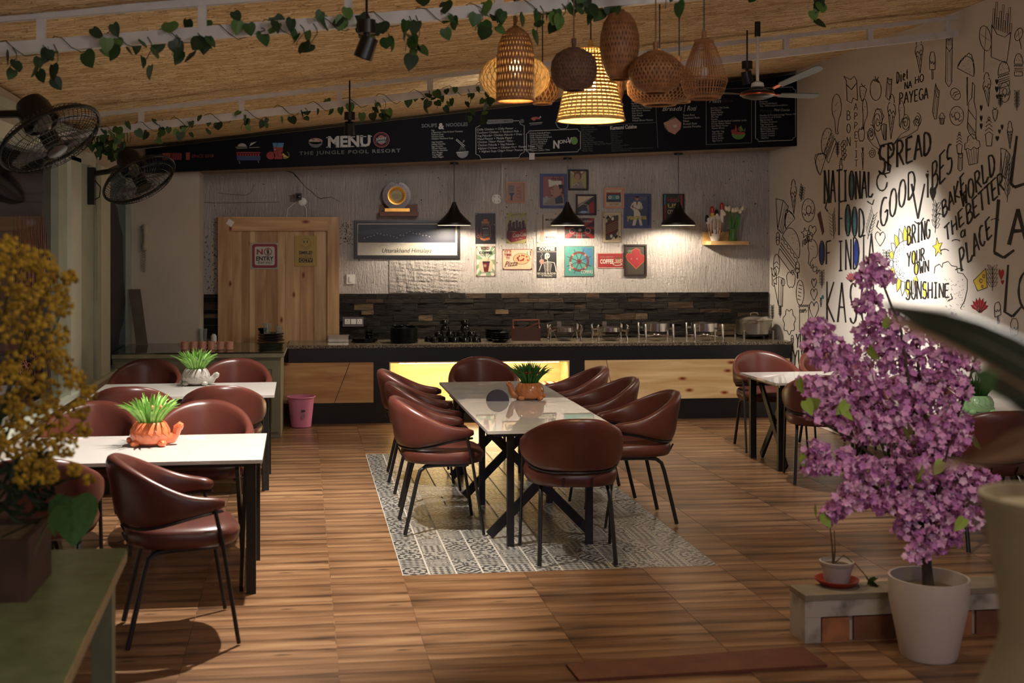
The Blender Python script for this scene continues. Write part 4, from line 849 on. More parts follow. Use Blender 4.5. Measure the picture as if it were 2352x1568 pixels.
def d_mb(a,x0,y0,x1,y1):
    a.poly([(x0,y0),(x0+8,y0),(x1,y1-6),(x1,y1),(x1-8,y1),(x0,y0+6)],RD,1); a.poly([(x1,y0),(x1-8,y0),(x0,y1-6),(x0,y1),(x0+8,y1),(x1,y0+6)],RD,1); a.rect(1327,y0,1334,y1,RD,2); a.rect(x0,521,x1,526,RD,2); a.line([(1325,y0),(1325,y1)],1,SLV,2); a.line([(1336,y0),(1336,y1)],1,SLV,2)
    a.ring(1314,530,6,6,1.4,SLV,4); a.ring(1350,530,6,6,1.4,SLV,4); a.poly([(1312,528),(1322,520),(1342,519),(1350,529),(1338,534),(1318,533)],BLKP,4); a.line([(1322,520),(1344,518)],1.2,SLV,5); a.disc(1332,528,4,3.5,SLV,5)
    a.text('Motorbikes',1322,511,6,SLV,5,width=37,slope=-.02,bold=.02); a.text('Ride and Live Motor',1318,541,2.6,SLV,5,width=28)
picture('dark red metal sign of a motorcycle, behind the middle pendant',1297,500.6,1364.7,547,0,None,C('oxblood',60,24,26),d_mb,'sign',TIN)
def d_cd(a,x0,y0,x1,y1):
    a.line([(x0+.6,y0+.6),(x1-.6,y0+.6),(x1-.6,y1-.6),(x0+.6,y1-.6)],1,BRN,1,closed=True); a.line([(1391,494),(1420,494),(1420,551),(1391,551)],.6,BLKP,2,closed=True)
    a.poly([(1391,513),(1406,496),(1420,494),(1420,530),(1404,550),(1391,551)],C('card_figure',74,60,50),3); a.poly([(1391,517),(1402,507),(1420,505),(1420,525),(1408,537),(1391,540)],DR,4)
    for k in range(5): a.line([(1391,520+k*4),(1420,507+k*4)],.7,OLV,5)
    for s,cx,cy in ((1,1396.5,500),(-1,1414.5,543)):
        a.poly([(cx,cy-6*s),(cx+5,cy+1*s),(cx+3,cy+4*s),(cx,cy+1*s),(cx-3,cy+4*s),(cx-5,cy+1*s)],BLKP,6); a.poly([(cx,cy),(cx+2,cy+7*s),(cx-2,cy+7*s)],BLKP,6)
    a.disc(1407,502,3,4,WHT,6); a.disc(1404,542,3,4,WHT,6); a.text('J',1385.5,494,6,DR,4); a.text('J',1425,549,6,DR,4,rot=PI)
    a.disc(1387,499,1.7,2,BLKP,4); a.disc(1423.5,544,1.7,2,BLKP,4)
picture('metal sign of a jack of spades playing card',1382.8,487,1428,557,0,None,BEI,d_cd,'sign',TIN)
def d_cmp(a,x0,y0,x1,y1):
    cx,cy=1330,600; a.poly([(1336,568),(1361,570),(1361,612),(1340,600)],C('sea_blue',60,120,160),1)
    for k in range(8):
        t=k/8*2*PI+.39; a.line([(cx+5*cos(t),cy+5*sin(t)),(cx+30*cos(t),cy+30*sin(t))],1.3,C('wheel_dark',70,54,50),3)
    a.ring(cx,cy,20.5,20.5,5,C('wheel_wood',112,62,52),4,n=32); a.disc(cx,cy,6,6,C('wheel_wood',112,62,52),5); a.disc(cx,cy,3,3,DR,6)
    for t in (45,135,225,315): a.line([(cx+18*cos(R(t)),cy+18*sin(R(t))),(cx+23*cos(R(t)),cy+23*sin(R(t)))],5,SKIN,6)
    a.text('COMPAS',1334,628,8,WHT,7,width=27); a.text('Sailing',1308,600,5,WHT,7,width=22,rot=PI/2,shear=.3); a.line([(x0+.6,y0+.6),(x1-.6,y0+.6),(x1-.6,y1-.6),(x0+.6,y1-.6)],1.3,BRN,2,closed=True)
picture("teal metal sign of a ship's wheel lettered COMPAS",1296,565,1364,634.6,0,None,TEAL,d_cmp,'sign',TIN)
def d_fc(a,x0,y0,x1,y1):
    a.line([(x0+1,y0+1),(x1-1,y0+1),(x1-1,y1-1),(x0+1,y1-1)],1,WHT,1,closed=True); a.text('FRESH BREWED',1378,592,4,SKIN,2,width=31); a.text('COFFEE',1378,605,9.5,WHT,2,width=31,bold=.03); a.poly([(1412,593),(1426,592),(1424,602),(1420,605),(1415,604)],SKIN,2); a.disc(1419,593,7,2.5,BRN,3); a.ring(1418,606,10,3.5,1.2,WHT,2); a.ring(1427,598,2,3,.8,WHT,2)
picture('red metal sign lettered FRESH BREWED COFFEE with a cup',1372,580.6,1431.8,615.6,0,None,RD,d_fc,'sign',TIN)
def d_h(a,x0,y0,x1,y1):
    a.rect(x0,y0,x1,y1,C('bark_brown',70,60,44)); a.rect(x0,560,x1,600,C('bark_olive',92,82,54),1) if False else None
    def hp(s): return [(1461+s*q[0],592+s*q[1]) for q in ((0,26),(-20,6),(-24,-4),(-20,-11),(-12,-10),(-9,-18),(0,-23),(9,-19),(10,-10),(18,-6),(22,1),(19,8))]
    a.poly(hp(1.0),ORP,2); a.poly(hp(.93),C('heart_red',176,30,34),3); a.disc(1450,594,1.6,1.6,SKIN,4); a.disc(1463,594,1.6,1.6,SKIN,4); a.disc(1455,580,3,2,RD,4)
    for k in range(5): a.line([(1441+k*2,578+(k%2)*3),(1444+k*2,574)],.8,GR,3)
picture('dark framed picture of a red heart, bottom right of the picture wall',1432.4,561,1484.6,633.5,4,mat('brown_black_frame',(38,28,24),.4),C('bark',70,60,44),d_h)
def d_him(a,x0,y0,x1,y1):
    xa_,ya,xb2,yb2=821,513,1050,586; a.rect(xa_,ya,xb2,yb2,WHT,0); a.rect(822.5,515,1046,557,C('sky_slate',36,42,70),1); a.poly([(822,530),(900,522),(990,528),(1046,520),(1046,534),(960,538),(822,540)],C('cloud_grey',60,62,84),2)
    rr=random.Random(6); p=[(822,557)]; n=60
    for k in range(n+1):
        x=822+224*k/n; p.append((x,541+4*sin(k*.35)-5*math.exp(-((k-36)/6)**2)-rr.uniform(0,5)))
    p.append((1046,557)); a.poly(p,C('mountain_navy',38,42,70),3)
    for k in range(4,46): x,y=p[k]; a.poly([(x-2,y+3.2),(x,y+.2),(x+2.2,y+3)],SLV,4) if k%2 else None
    a.text('Uttarakhand Himalaya',876,580,10,BLKP,3,shear=.3,width=113)
    for k in range(9): a.line([(830+k*22,560+(k%3)*1.5),(846+k*22,560+(k%3)*1.5)],.5,GRYP,3)
    a.line([(1010,573),(1040,573)],.5,GRYP,3); a.line([(1010,578),(1042,578)],.5,GRYP,3)
t=picture('wide framed mountain panorama lettered Uttarakhand Himalaya',813.7,506,1055.8,593,5.5,mat('black_silver_frame',(30,27,28),.3,var=.15),BLKP,d_him,th=.03)
plate(812.9,505.2,1056.6,593.8,.004,SLV,t,'silver_edge')
# award on its wall shelf
sh=PB(915,497); k=sc(sh); SHW=mat('brown_shelf_wood',(112,60,28),.5,var=.2,scale=12,stretch=(1,6,6))
s1=T('award_shelf','small brown wall shelf under the round award','shelf',(sh.x,YB-.08,sh.z)); a=PB(871,469); b=PB(959,486)
MB().box((a.x,YB-.012,b.z),(b.x,YB,a.z)).build('back_board',SHW,s1,smooth=False)
zS=PY(915,486,YB-.16).z; MB().box((a.x,YB-.16,zS-.045),(b.x,YB-.0,zS)).build('shelf_board',SHW,s1,smooth=False)
aw=T('award_trophy','round wooden award with a gold disc and laurel on a shelf','trophy',(sh.x-.01,YB-.1,zS)); Yt=YB-.1; c=PY(911,449,Yt); kk=sc(c); rr_=32.5*kk
pts=[]
for i in range(44):
    t=PI/2+2*PI*i/44; r=rr_; x=cos(t)*r; z=sin(t)*r
    if abs(cos(t))<.3 and sin(t)>0: z-=rr_*.17*(1-(abs(cos(t))/.3)**2)
    if z<-rr_*.86: z=-rr_*.86
    pts.append(Vector((c.x+x,Yt-.01,c.z+z)))
MB().prism(pts,(0,.02,0)).build('wooden_shield',mat('dark_cherry',(64,16,14),.25,var=.2),aw,smooth=False)
MB().box((c.x-rr_*.55,Yt-.025,zS),(c.x+rr_*.55,Yt+.025,c.z-rr_*.83)).build('foot_block',mat('dark_cherry2',(44,14,12),.3),aw,smooth=False)
GOLD=mat('gold',(206,150,70),.3,.8,var=.1,scale=30); q=Vector((0,-1,0))
MB().lathe([(.001,.006),(13*kk,.006),(16*kk,.012),(21*kk,.014),(21.5*kk,.006),(21*kk,0)],40,(c.x,Yt-.0105,c.z),ax=q).build('gold_disc',GOLD,aw)
art=Art(lambda x,y:PY(x,y,Yt-.018),(0,-1,0),.0005,.0004); art.disc(911,449,12.5,12.5,C('gold_plate',196,172,92),0,n=28)
for y_,w_ in ((439,4),(446,12),(449,22),(452,16),(455,12)): art.line([(911-w_/2,y_),(911+w_/2,y_)],.9,BRN,1)
art.build('engraving',aw)
mb=MB()
for s_ in (-1,1):
    for i in range(13):
        t=R(250 if s_<0 else -70)-s_*R(12*i) if False else (R(-60)+R(11.5*i)); x=cos(t)*25.5*kk*s_; z=sin(t)*25.5*kk; d_=Vector((-sin(t)*s_,0,cos(t))); o_=Vector((cos(t)*s_,0,sin(t)))
        for w_ in (-1,1):
            b0=Vector((c.x+x,Yt-.011,c.z+z)); tip=b0+(d_*1.2+o_*w_*.7)*2.6*kk; mb.add([b0,b0+d_*1.2*kk+o_*w_*.3*kk-Vector((0,.004,0)),tip-Vector((0,.002,0)),b0+o_*w_*1.2*kk-Vector((0,.001,0))],[(0,1,2,3)])
mb.build('laurel_wreath',mat('rose_gold',(196,128,100),.35,.7),aw)
pz=PY(912,481,Yt-.05); MB().box((PY(884,481,Yt-.05).x,Yt-.052,zS+.002),(PY(941,481,Yt-.05).x,Yt-.03,zS+.035)).build('name_bar',GOLD,aw,smooth=False)
# right wall shelf with hand sculpture and tulips
b0=PB(1612,533); s2=T('wall_shelf','light oak wall shelf with rounded corner near the mural wall','shelf',(PB(1660,560).x,YB-.08,PB(1660,560).z))
OAK=mat('light_oak',(206,164,108),.45,var=.15,scale=10,stretch=(1,8,8)); zS2=PY(1660,553.5,YB-.18).z; xa_,xb2=PB(1613,550).x,PB(1707,550).x
MB().box((xa_,YB-.015,zS2),(xb2-.1,YB,zS2+.10)).build('back_board',OAK,s2,smooth=False)
pts=[Vector((xa_,YB,zS2-.04)),Vector((xa_,YB-.14,zS2-.04)),Vector((xa_+.012,YB-.165,zS2-.04)),Vector((xa_+.04,YB-.18,zS2-.04)),Vector((xb2,YB-.18,zS2-.04)),Vector((xb2,YB,zS2-.04))]
MB().prism(pts,(0,0,.04)).build('shelf_board',OAK,s2,smooth=False)
pH=PY(1642,552,YB-.1); k=sc(pH); hz=zS2
CWH=mat('white_glaze',(216,208,196),.3,var=.04); hs=T('hand_sculpture','white ceramic hand sculpture dripped with red and black paint','sculpture',(pH.x,YB-.1,hz))
X=lambda px:PY(px,540,YB-.1).x; Z=lambda py:hz+(553-py)*k
body=MB(); body.lathe([(.001,0),(9*k,0),(10*k,4*k),(13*k,14*k),(17*k,30*k),(17.5*k,40*k),(15*k,52*k),(11*k,58*k),(.001,60*k)],24,(X(1642),YB-.1,hz),sy=.6)
body.build('palm',CWH,hs)
FN=[(1627,505,1624,494,4),(1636,500,1635,474,4.6),(1646,500,1645.5,482,4.4),(1657,502,1657.5,466,4.6),(1651,505,1655,488,4)]
cols=[mat('white_glaze2',(216,208,196),.3),mat('red_glaze',(170,36,30),.3),mat('black_glaze',(30,26,26),.3),mat('yellow_glaze',(210,170,60),.3)]
for i,(x0_,y0_,x1_,y1_,r_) in enumerate(FN[:4]):
    a_=Vector((X(x0_),YB-.1,Z(y0_+8))); b_2=Vector((X(x1_),YB-.1-.01*(i%2),Z(y1_+3))); 
    MB().tube([a_,a_.lerp(b_2,.5)+Vector((0,-.006,0)),b_2,b_2+Vector((0,0,3*k))],[r_*k*1.1,r_*k,r_*k*.9,r_*k*.35],12).build('finger',[cols[3] if i==1 else cols[0]],hs)
    MB().tube([b_2-Vector((0,.002,12*k)),b_2-Vector((0,.001,0)),b_2+Vector((0,0,4*k))],[r_*k*1.0,r_*k*1.02,r_*k*.4],12).build('painted_fingertip',[cols[(2 if i in(0,2) else 1)]],hs)
rr=random.Random(9); mb=MB()
for i in range(15):
    t=R(200+i*10); l=rr.uniform(18,40); zt2=rr.uniform(48,56); pts=[]
    for s_ in range(5):
        z_=zt2-l*s_/4; r_=(17 if z_<45 else 15.5-(z_-45)*.3)*(1 if z_>28 else (.6+.4*z_/28)); pts.append(Vector((X(1642)+cos(t)*r_*k*1.0,YB-.1+sin(t)*r_*k*.62,hz+z_*k)))
    mb.tube(pts,[.5*k*rr.uniform(1,2)]*4+[1.2*k],5,mi=i%3)
mb.build('paint_drips',[cols[1],cols[2],cols[3]],hs)
pV=Vector((X(1683),YB-.1,zS2)); vs_=T('tulip_vase','glass vase of white tulips on the oak shelf','vase',pV)
VG=mat('green_tinted_glass',(120,170,90),.08,var=.1,trans=.6); MB().lathe([(9*k,0),(10*k,2*k),(8.5*k,12*k),(10*k,28*k),(9.5*k,28*k),(8*k,12*k),(8*k,2*k),(.001,2*k)],20,pV).build('vase_glass',VG,vs_)
STM=mat('tulip_green',(70,120,40),.45,var=.3); TPL=mat('tulip_white',(226,214,184),.5,var=.06); rr=random.Random(2)
for i in range(9):
    a_=pV+Vector((rr.uniform(-4,4)*k,rr.uniform(-3,3)*k,6*k)); tx=-20+i*5; hgt=rr.uniform(58,76); tip=pV+Vector((tx*k,rr.uniform(-5,5)*k,hgt*k))
    MB().tube([a_,a_.lerp(tip,.55)+Vector((0,0,4*k)),tip],.9*k,6).build('stem',STM,vs_)
    dr_=(tip-a_).normalized(); MB().lathe([(.001,0),(3.2*k,1.5*k),(4.4*k,5*k),(3.6*k,9*k),(1.5*k,12*k),(.001,11.5*k)],10,tip-dr_*1*k,ax=dr_).build('tulip_bloom',TPL,vs_)
def blade(mb,a,tip,w_,bend=Vector((0,0,0)),n=5,mi=None):
    vs=[];fs=[]; d=tip-a; sd=d.cross(Vector((0,1,.3))); sd=sd.normalized() if sd.length>1e-6 else Vector((1,0,0))
    for i in range(n+1):
        t=i/n; p=a.lerp(tip,t)+bend*(4*t*(1-t)); w2=w_*max(.06,sin(PI*(.12+.88*t)))**.8; vs+=[p-sd*w2,p+Vector((0,w2*.35,0)),p+sd*w2]
    for i in range(n): fs+=[(3*i,3*i+1,3*i+4,3*i+3),(3*i+1,3*i+2,3*i+5,3*i+4)]
    mb.add(vs,fs,mi)
for i in range(9):
    mb=MB(); tx=rr.uniform(-20,20); blade(mb,pV+Vector((tx*.25*k,rr.uniform(-3,3)*k,14*k)),pV+Vector((tx*k,rr.uniform(-5,3)*k,rr.uniform(42,62)*k)),2.6*k,Vector((tx*.1*k,0,2*k))); mb.build('leaf',STM,vs_)
# signs on the door
def doorsign(label,x0,y0,x1,y1,draw,bg):
    a=PB(x0,y0); b=PB(x1,y1); t=T('door_sign',label,'sign',((a.x+b.x)/2,YB-.045,b.z)); MB().box((a.x,YB-.045,b.z),(b.x,YB-.039,a.z)).build('card',bg,t,smooth=False)
    art=Art(lambda x,y:PY(x,y,YB-.0452),(0,-1,0),.0004,.0004); draw(art); art.build('print',t)
def d_ne(a):
    def rrct(x0,y0,x1,y1,c): return [(x0+c,y0),(x1-c,y0),(x1-c*.3,y0+c*.3),(x1,y0+c),(x1,y1-c),(x1-c*.3,y1-c*.3),(x1-c,y1),(x0+c,y1),(x0+c*.3,y1-c*.3),(x0,y1-c),(x0,y0+c),(x0+c*.3,y0+c*.3)]
    a.poly(rrct(579,560,637,615,5),C('sign_crimson',170,30,54),0); a.poly(rrct(585,566,631,609,4),WHT,1)
    a.text('N',589,584,11.5,C('sign_crimson',170,30,54),2,width=14,bold=.04); a.ring(615.5,578,8.6,8.2,1.7,C('sign_crimson',170,30,54),3); a.disc(615.5,573,1.8,1.8,BLKP,2,n=10); a.rect(613,575,618,581,BLKP,2); a.rect(613.4,581,615,585,BLKP,2); a.rect(616,581,617.6,585,BLKP,2); a.line([(609.5,572.5),(621.5,583.5)],1.6,C('sign_crimson',170,30,54),3)
    a.text('ENTRY',588,598,9,BLKP,2,width=40,bold=.035); a.text('STAFF ONLY',592,605.5,4.8,BLKP,2,width=33,bold=.02)
doorsign('red and white NO ENTRY STAFF ONLY sign on the pine door',577,557.5,639.5,617.5,d_ne,C('laminate_white',196,186,172))
def d_sm(a):
    a.ring(702,559.5,12.6,12.6,.7,BRN,1,n=28); a.disc(698.5,555,1.3,3,BLKP,1); a.disc(705.5,555,1.3,3,BLKP,1); a.ring(702,559,9.5,8.5,1,BRN,1,a0=195,a1=345)
    a.text('SMILE!',686.5,583.5,7,BLKP,1,width=31,bold=.035); a.text('YOU ARE ON',687,589.5,3.2,BLKP,1,width=30); a.rect(686.5,592,718,602.5,BLKP,1); a.text('CCTV',688.5,601,7.5,C('smile_yellow',206,164,58),2,width=28,bold=.03)
doorsign('yellow SMILE YOU ARE ON CCTV notice on the pine door',677.5,541,728,611,d_sm,C('smile_yellow',206,164,58))
a=PB(536,514); mb=MB(); mb.obox(Vector((PB(530,512).x,YB-.079,PB(530,512).z)),Vector((.027,0,-.018)),Vector((0,.0015,0)),Vector((.017,0,.026))); tag(mb.build('paper_tag',WHITEP,smooth=False),'small white paper tag taped to the top left of the door frame','tag')
# switch, sockets, camera, junction, conduit
t=T('light_switch','white light switch on the wall right of the door','switch',PB(806,652,.01)); plate(796,630,815.5,652,.012,WHITEP,t,'plate'); a=PB(802,635,.012); b=PB(809,648,.012); MB().box((a.x,YB-.018,b.z),(b.x,YB-.012,a.z)).build('rocker',WHITEP,t,smooth=False)
t=T('socket_plate','grey socket plate with two power outlets on the stone cladding','socket',PB(811,749,.04)); plate(787,728,835,749.5,.012,mat('grey_socket',(88,78,82),.4),t,'plate',off=.036)
for i,(x0_,x1_) in enumerate(((792,804),(806,818),(820,832))):
    a=PB(x0_,732.5,.048); b=PB(x1_,744,.048); o=MB().box((a.x,YB-.051,b.z),(b.x,YB-.048,a.z)).build('socket_face' if i!=1 else 'rocker',WHITEP,t,smooth=False)
    if i!=1:
        m_=MB(); cx_=(a.x+b.x)/2; cz=(a.z+b.z)/2; m_.box((cx_-.004,YB-.0518,cz+.004),(cx_+.004,YB-.0505,cz+.016))
        for s_ in (-1,1): m_.box((cx_+s_*.012-.004,YB-.0518,cz-.014),(cx_+s_*.012+.004,YB-.0505,cz-.008))
        m_.build('pin_hole',BLK,o,smooth=False)
c=PB(686,452); t=T('security_camera','small dark security camera above the pine door','camera',(c.x,YB-.06,c.z-.05))
MB().lathe([(.042,0),(.042,.008),(.03,.012),(.001,.012)],20,(c.x+.04,YB-.001,c.z-.05),ax=Vector((0,-1,0))).build('mount_plate',WHITEP,t)
MB().tube([Vector((c.x+.02,YB-.012,c.z-.03)),Vector((c.x+.005,YB-.05,c.z-.005))],.012,8).build('arm',WHITEP,t)
MB().obox(Vector((c.x,YB-.09,c.z)),Vector((.032,0,0)),Vector((0,.045,0)),Vector((0,0,.034))).build('camera_body',BLK,t,smooth=False); MB().lathe([(.02,0),(.02,.006),(.001,.008)],16,(c.x,YB-.135,c.z),ax=Vector((0,-1,0))).build('lens',CER,t)
cbm=MB(); cbm.tube([PB(694,466,.012),PB(703,478,.012),PB(704,499,.012)],.005,5); cbm.tube([PB(680,464,.012),PB(660,480,.012),PB(658,498,.012)],.004,5); cbm.build('cable',WHITEP,t)
c=PB(1140,457); t=T('fan_rose','round white ceiling-rose socket left of the microphone print','socket',(c.x,YB-.015,c.z-.05)); MB().lathe([(.052,0),(.052,.008),(.044,.012),(.040,.009),(.026,.009),(.022,.014),(.001,.014)],28,(c.x,YB-.001,c.z),ax=Vector((0,-1,0))).build('rose_body',WHITEP,t)
for k_ in range(4): a_=R(45+90*k_); MB().sph((c.x+.033*cos(a_),YB-.011,c.z+.033*sin(a_)),.005,8,4).build('screw',BLK,t)
a=PB(1153,376); b=PB(1153,455); tag(MB().tube([a+Vector((0,-.012,0)),b+Vector((0,-.012,0)),b+Vector((-.02,-.012,-.01))],.011,10).build('conduit_pipe',mat('plaster_painted_pipe',(186,176,166),.7)),'painted conduit pipe running down the wall to the round socket','pipe')
# intercom on the smooth wall
YW=12.25; c=PY(329,545,YW); t=T('wall_phone','beige wall intercom handset with a curly cord, left corner','phone',(c.x,YW-.03,c.z-.1)); kk=sc(c); BGE=mat('aged_beige_plastic',(176,164,142),.5)
MB().box((c.x-5*kk,YW-.02,c.z-24*kk),(c.x+8*kk,YW,c.z+26*kk)).build('cradle',BGE,t,smooth=False)
pts=[Vector((c.x+6*kk,YW-.03-.02*sin(PI*i/8),c.z+(28-56*i/8)*kk)) for i in range(9)]; MB().tube(pts,[8*kk,9*kk,6*kk,5*kk,5*kk,5*kk,6*kk,9*kk,8*kk],10).build('handset',BGE,t)
pts=[]
for i in range(90): tt=i/90; zz=c.z-28*kk-(50*kk)*(1-abs(2*tt-1)); xx=c.x+(0 if tt<.5 else 5*kk); pts.append(Vector((xx+2*kk*cos(i*1.3),YW-.02+2*kk*sin(i*1.3),zz)))
MB().tube(pts,1*kk,4).build('curly_cord',BGE,t)
a=PY(313,672,12.24); mb=MB(); mb.obox(PY(318,735,12.1)+Vector((0,0,.02)),Vector((.055,.0,-.0)),Vector((0,.008,.002)),Vector((.04,.085,-.28)) if False else Vector((-.045,.05,.28))); tag(mb.build('serving_board',mat('worn_board',(96,88,72),.6,var=.2,scale=8),smooth=False),'worn wooden board leaning in the corner on the desk','board')
# black pendants over the counter
pd=None
for i,(px,lab) in enumerate(((1043,'left black cone pendant lamp hanging in front of the panorama'),(1303.5,'middle black cone pendant lamp above the skeleton sign'),(1558,'right black cone pendant lamp nearest the oak shelf'))):
    Yp=12.28; p=PY(px,517,Yp); k=sc(p); zc_=zb(p.x)
    prof=[(39,0),(38.5,5),(34,10),(24,19),(14,30),(8,42),(4.5,50),(4,53),(.01,54)]
    t=T('pendant_lamp',lab,'lamp',p,'black pendants over the counter')
    MB().lathe([(r_*k if r_>.1 else .001,z_*k) for r_,z_ in prof],40,p,close=True).build('lamp_shade',mat('matt_black_shade',(16,14,13),.45),t)
    MB().lathe([(r_*k*.97 if r_>.1 else .001,z_*k-.002) for r_,z_ in prof[:5]]+[(.001,28*k)],40,p,close=True).build('shade_lining',mat('white_lining',(230,224,212),.6,emit=(255,236,200),es=.8),t)
    MB().sph(p+Vector((0,0,.035)),.028,12,8).build('bulb',mat('bulb_glow',(255,240,210),emit=(255,232,190),es=25),t)
    MB().tube([p+Vector((0,0,53*k)),Vector((p.x,p.y,zc_))],.0035,6).build('cord',BLK,t)
    MB().lathe([(.045,-.02),(.045,.0),(.001,.0)],16,(p.x,p.y,zc_)).build('canopy',BLK,t)
    light('pendant_light','SPOT',p+Vector((0,0,.02)),120 if i<2 else 92,(1,.85,.66),.03,p+Vector((0,.22,-1)),148,.35)
# ================= CHAIRS =================
FRM=mat('chair_frame_black',(24,22,21),.38,var=.15)
def sm(t): t=max(0,min(1,t)); return t*t*(3-2*t)
def chair_proto():
    t=T('dining_chair','','chair',(0,0,0))
    nphi=44; ns=16; vs=[];fs=[]; PH=R(122)
    for i in range(nphi+1):
        ph=-PH+2*PH*i/nphi; a=abs(ph)/PH
        top=.655+.175*(.25*(1-a**1.9)+.75*(1-sm((a-.05)/.85))); bot=.53+.07*sm((a-.3)/.7); 
        endk=min(1,(1-a)*14+.25); th=.027+.004*sm((a-.5)*2)
        mid=(top+bot)/2; hh=(top-bot)/2*(.55+.45*min(1,endk)); th*=(.5+.5*min(1,endk))
        stretch=1+.22*sm((a-.55)/.45)
        for j in range(ns):
            u=2*PI*j/ns; cx=cos(u); cz=sin(u); px=(abs(cx)**.75)*(1 if cx>0 else -1)*th; pz=(abs(cz)**.62)*(1 if cz>0 else -1)*hh
            z=mid+pz; lean=(z-.5)*(.16*(1-a)**1.2)+.012*sm((z-.70)*8)*(px/th if th else 0)
            rx=.262+lean+px; ry=.255+lean+px
            x=rx*sin(ph); y=-ry*cos(ph)*(stretch if abs(ph)>PI/2 else 1)
            vs.append((x,y,z))
    for i in range(nphi):
        for j in range(ns): fs.append((i*ns+j,i*ns+(j+1)%ns,(i+1)*ns+(j+1)%ns,(i+1)*ns+j))
    fs.append(tuple(range(ns-1,-1,-1))); fs.append(tuple(nphi*ns+j for j in range(ns)))
    sh=MB().add(vs,fs).build('backrest',LEA,t,auto=70)
    # centre seam
    mb=MB(); mb.tube([Vector((0,-.255-.024-(z-.5)*.16,z)) for z in (.56,.62,.68,.76,.80)],.0035,6); mb.tube([Vector((0,-.255+.022-(z-.5)*.16,z)) for z in (.58,.64,.72,.79)],.003,6); mb.build('seam',LEA,sh)
    # seat
    vs=[];fs=[]; n=36; prof=[(.001,.436),(.8,.434),(.95,.440),(.99,.462),(1,.485),(.98,.508),(.93,.521),(.75,.528),(.4,.530),(.001,.530)]
    for r_,z in prof:
        for j in range(n):
            u=2*PI*j/n; c,s_=cos(u),sin(u); q=(abs(c)**2.8+abs(s_)**2.8)**(-1/2.8); x=c*q*.262*r_; y=s_*q*.258*r_+.008
            zz=z-.018*max(0,(y-.17)/.09)*(1 if z>.5 else 0); vs.append((x*(1+.08*y/.25),y,zz))
    for i in range(len(prof)-1):
        for j in range(n): fs.append((i*n+j,i*n+(j+1)%n,(i+1)*n+(j+1)%n,(i+1)*n+j))
    seat=MB().add(vs,fs).build('seat',LEA,t,auto=60)
    r_=.0105
    for s_ in (-1,1):
        MB().tube([Vector((s_*.262,.13,.61)),Vector((s_*.262,.165,.45)),Vector((s_*.268,.235,.008))],.0095,8).build('front_leg',FRM,t)
        MB().tube([Vector((s_*.19,.15,.428)),Vector((s_*.19,-.06,.426)),Vector((s_*.19,-.115,.42)),Vector((s_*.193,-.15,.395)),Vector((s_*.197,-.168,.34)),Vector((s_*.213,-.245,.008))],.0125,9).build('rear_leg',FRM,t)
    pts=[]
    for i in range(25):
        ph=-PH+2*PH*i/24; a=abs(ph)/PH; bot=.53+.07*sm((a-.3)/.7); st=1+.22*sm((a-.55)/.45); pts.append(Vector((.270*sin(ph),-.263*cos(ph)*(st if abs(ph)>PI/2 else 1),bot-.006)))
    MB().tube(pts,.007,7).build('back_rail',FRM,t)
    mb=MB(); mb.tube([Vector((-.19,.12,.432)),Vector((-.19,-.1,.432)),Vector((.19,-.1,.432)),Vector((.19,.12,.432))],.008,7,closed=True); mb.tube([Vector((-.262,.165,.45)),Vector((-.19,.15,.432))],.007,6); mb.tube([Vector((.262,.165,.45)),Vector((.19,.15,.432))],.007,6)
    for s_ in (-1,1): mb.tube([Vector((s_*.08,-.262,.495)),Vector((s_*.08,-.24,.45)),Vector((s_*.08,-.1,.432))],.006,6)
    mb.build('seat_frame',FRM,t)
    return t
ch0=chair_proto(); CT=treeof(ch0); first=[True]
def chair(u,v,deg,label,group):
    loc=TF(u,v,.0005); rz=A0+R(deg)
    if first[0]: first[0]=False; ch0.location=loc; ch0.rotation_euler=(0,0,rz); ch0['label']=label; ch0['group']=group; OFF[ch0.name]=loc; return ch0
    return dup(ch0,loc,rz,label,group,CT)
G='brown leather chairs around the centre table'
chair(.88,7.585,-90,'brown leather chair left of the centre table, nearest the camera',G)
chair(.91,8.37,-90,'brown leather barrel chair in the middle of the left side of the centre table',G)
chair(.91,9.20,-93,'brown leather barrel chair on the left side of the centre table, farthest back',G)
chair(2.13,7.67,90,'brown leather chair right of the centre table, nearest the camera',G)
chair(2.08,8.46,90,'brown leather barrel chair in the middle of the right side of the centre table',G)
chair(2.06,9.24,88,'brown leather barrel chair on the right side of the centre table, farthest back',G)
chair(1.54,6.80,-4,'brown leather chair, back to the camera, at the near head of the centre table',G)
chair(1.50,9.84,180,'brown leather barrel chair at the far head of the centre table, facing the camera',G)
G='brown leather chairs at the left tables'
chair(-.55,5.70,-80,'dark leather chair turned sideways in front of the near left table',G)
chair(-1.22,5.90,4,'brown leather chair at the near left table, half hidden behind the yellow blossoms',G)
chair(-.566,7.27,180,'brown leather chair behind the near left table, right of the orange planter',G)
chair(-1.23,7.30,180,'brown leather chair behind the near left table, left of the orange planter',G)
chair(-.53,8.60,0,'brown leather chair on the near side of the far left table, right one',G)
chair(-1.15,8.62,0,'brown leather chair on the near side of the far left table, left one',G)
chair(-.52,9.95,180,'brown leather chair behind the far left table, right of the grey planter',G)
chair(-1.24,9.97,180,'brown leather chair behind the far left table, left of the grey planter',G)
G='brown leather chairs at the right tables'
chair(4.03,10.10,178,'left brown leather chair behind the right table by the counter',G)
chair(4.645,10.12,180,'brown leather chair on the far side of the right table, against the mural wall',G)
chair(3.90,8.70,-20,'brown leather chair before the right table, left of the pink tree crown',G)
chair(4.60,8.80,4,'brown leather chair on the near side of the right table, hidden behind the pink tree',G)
chair(4.04,6.81,0,'brown leather chair at the right edge, back to the camera, before the green planter',G)
chair(4.42,8.12,180,'brown leather chair behind the green planter table, against the mural wall',G)
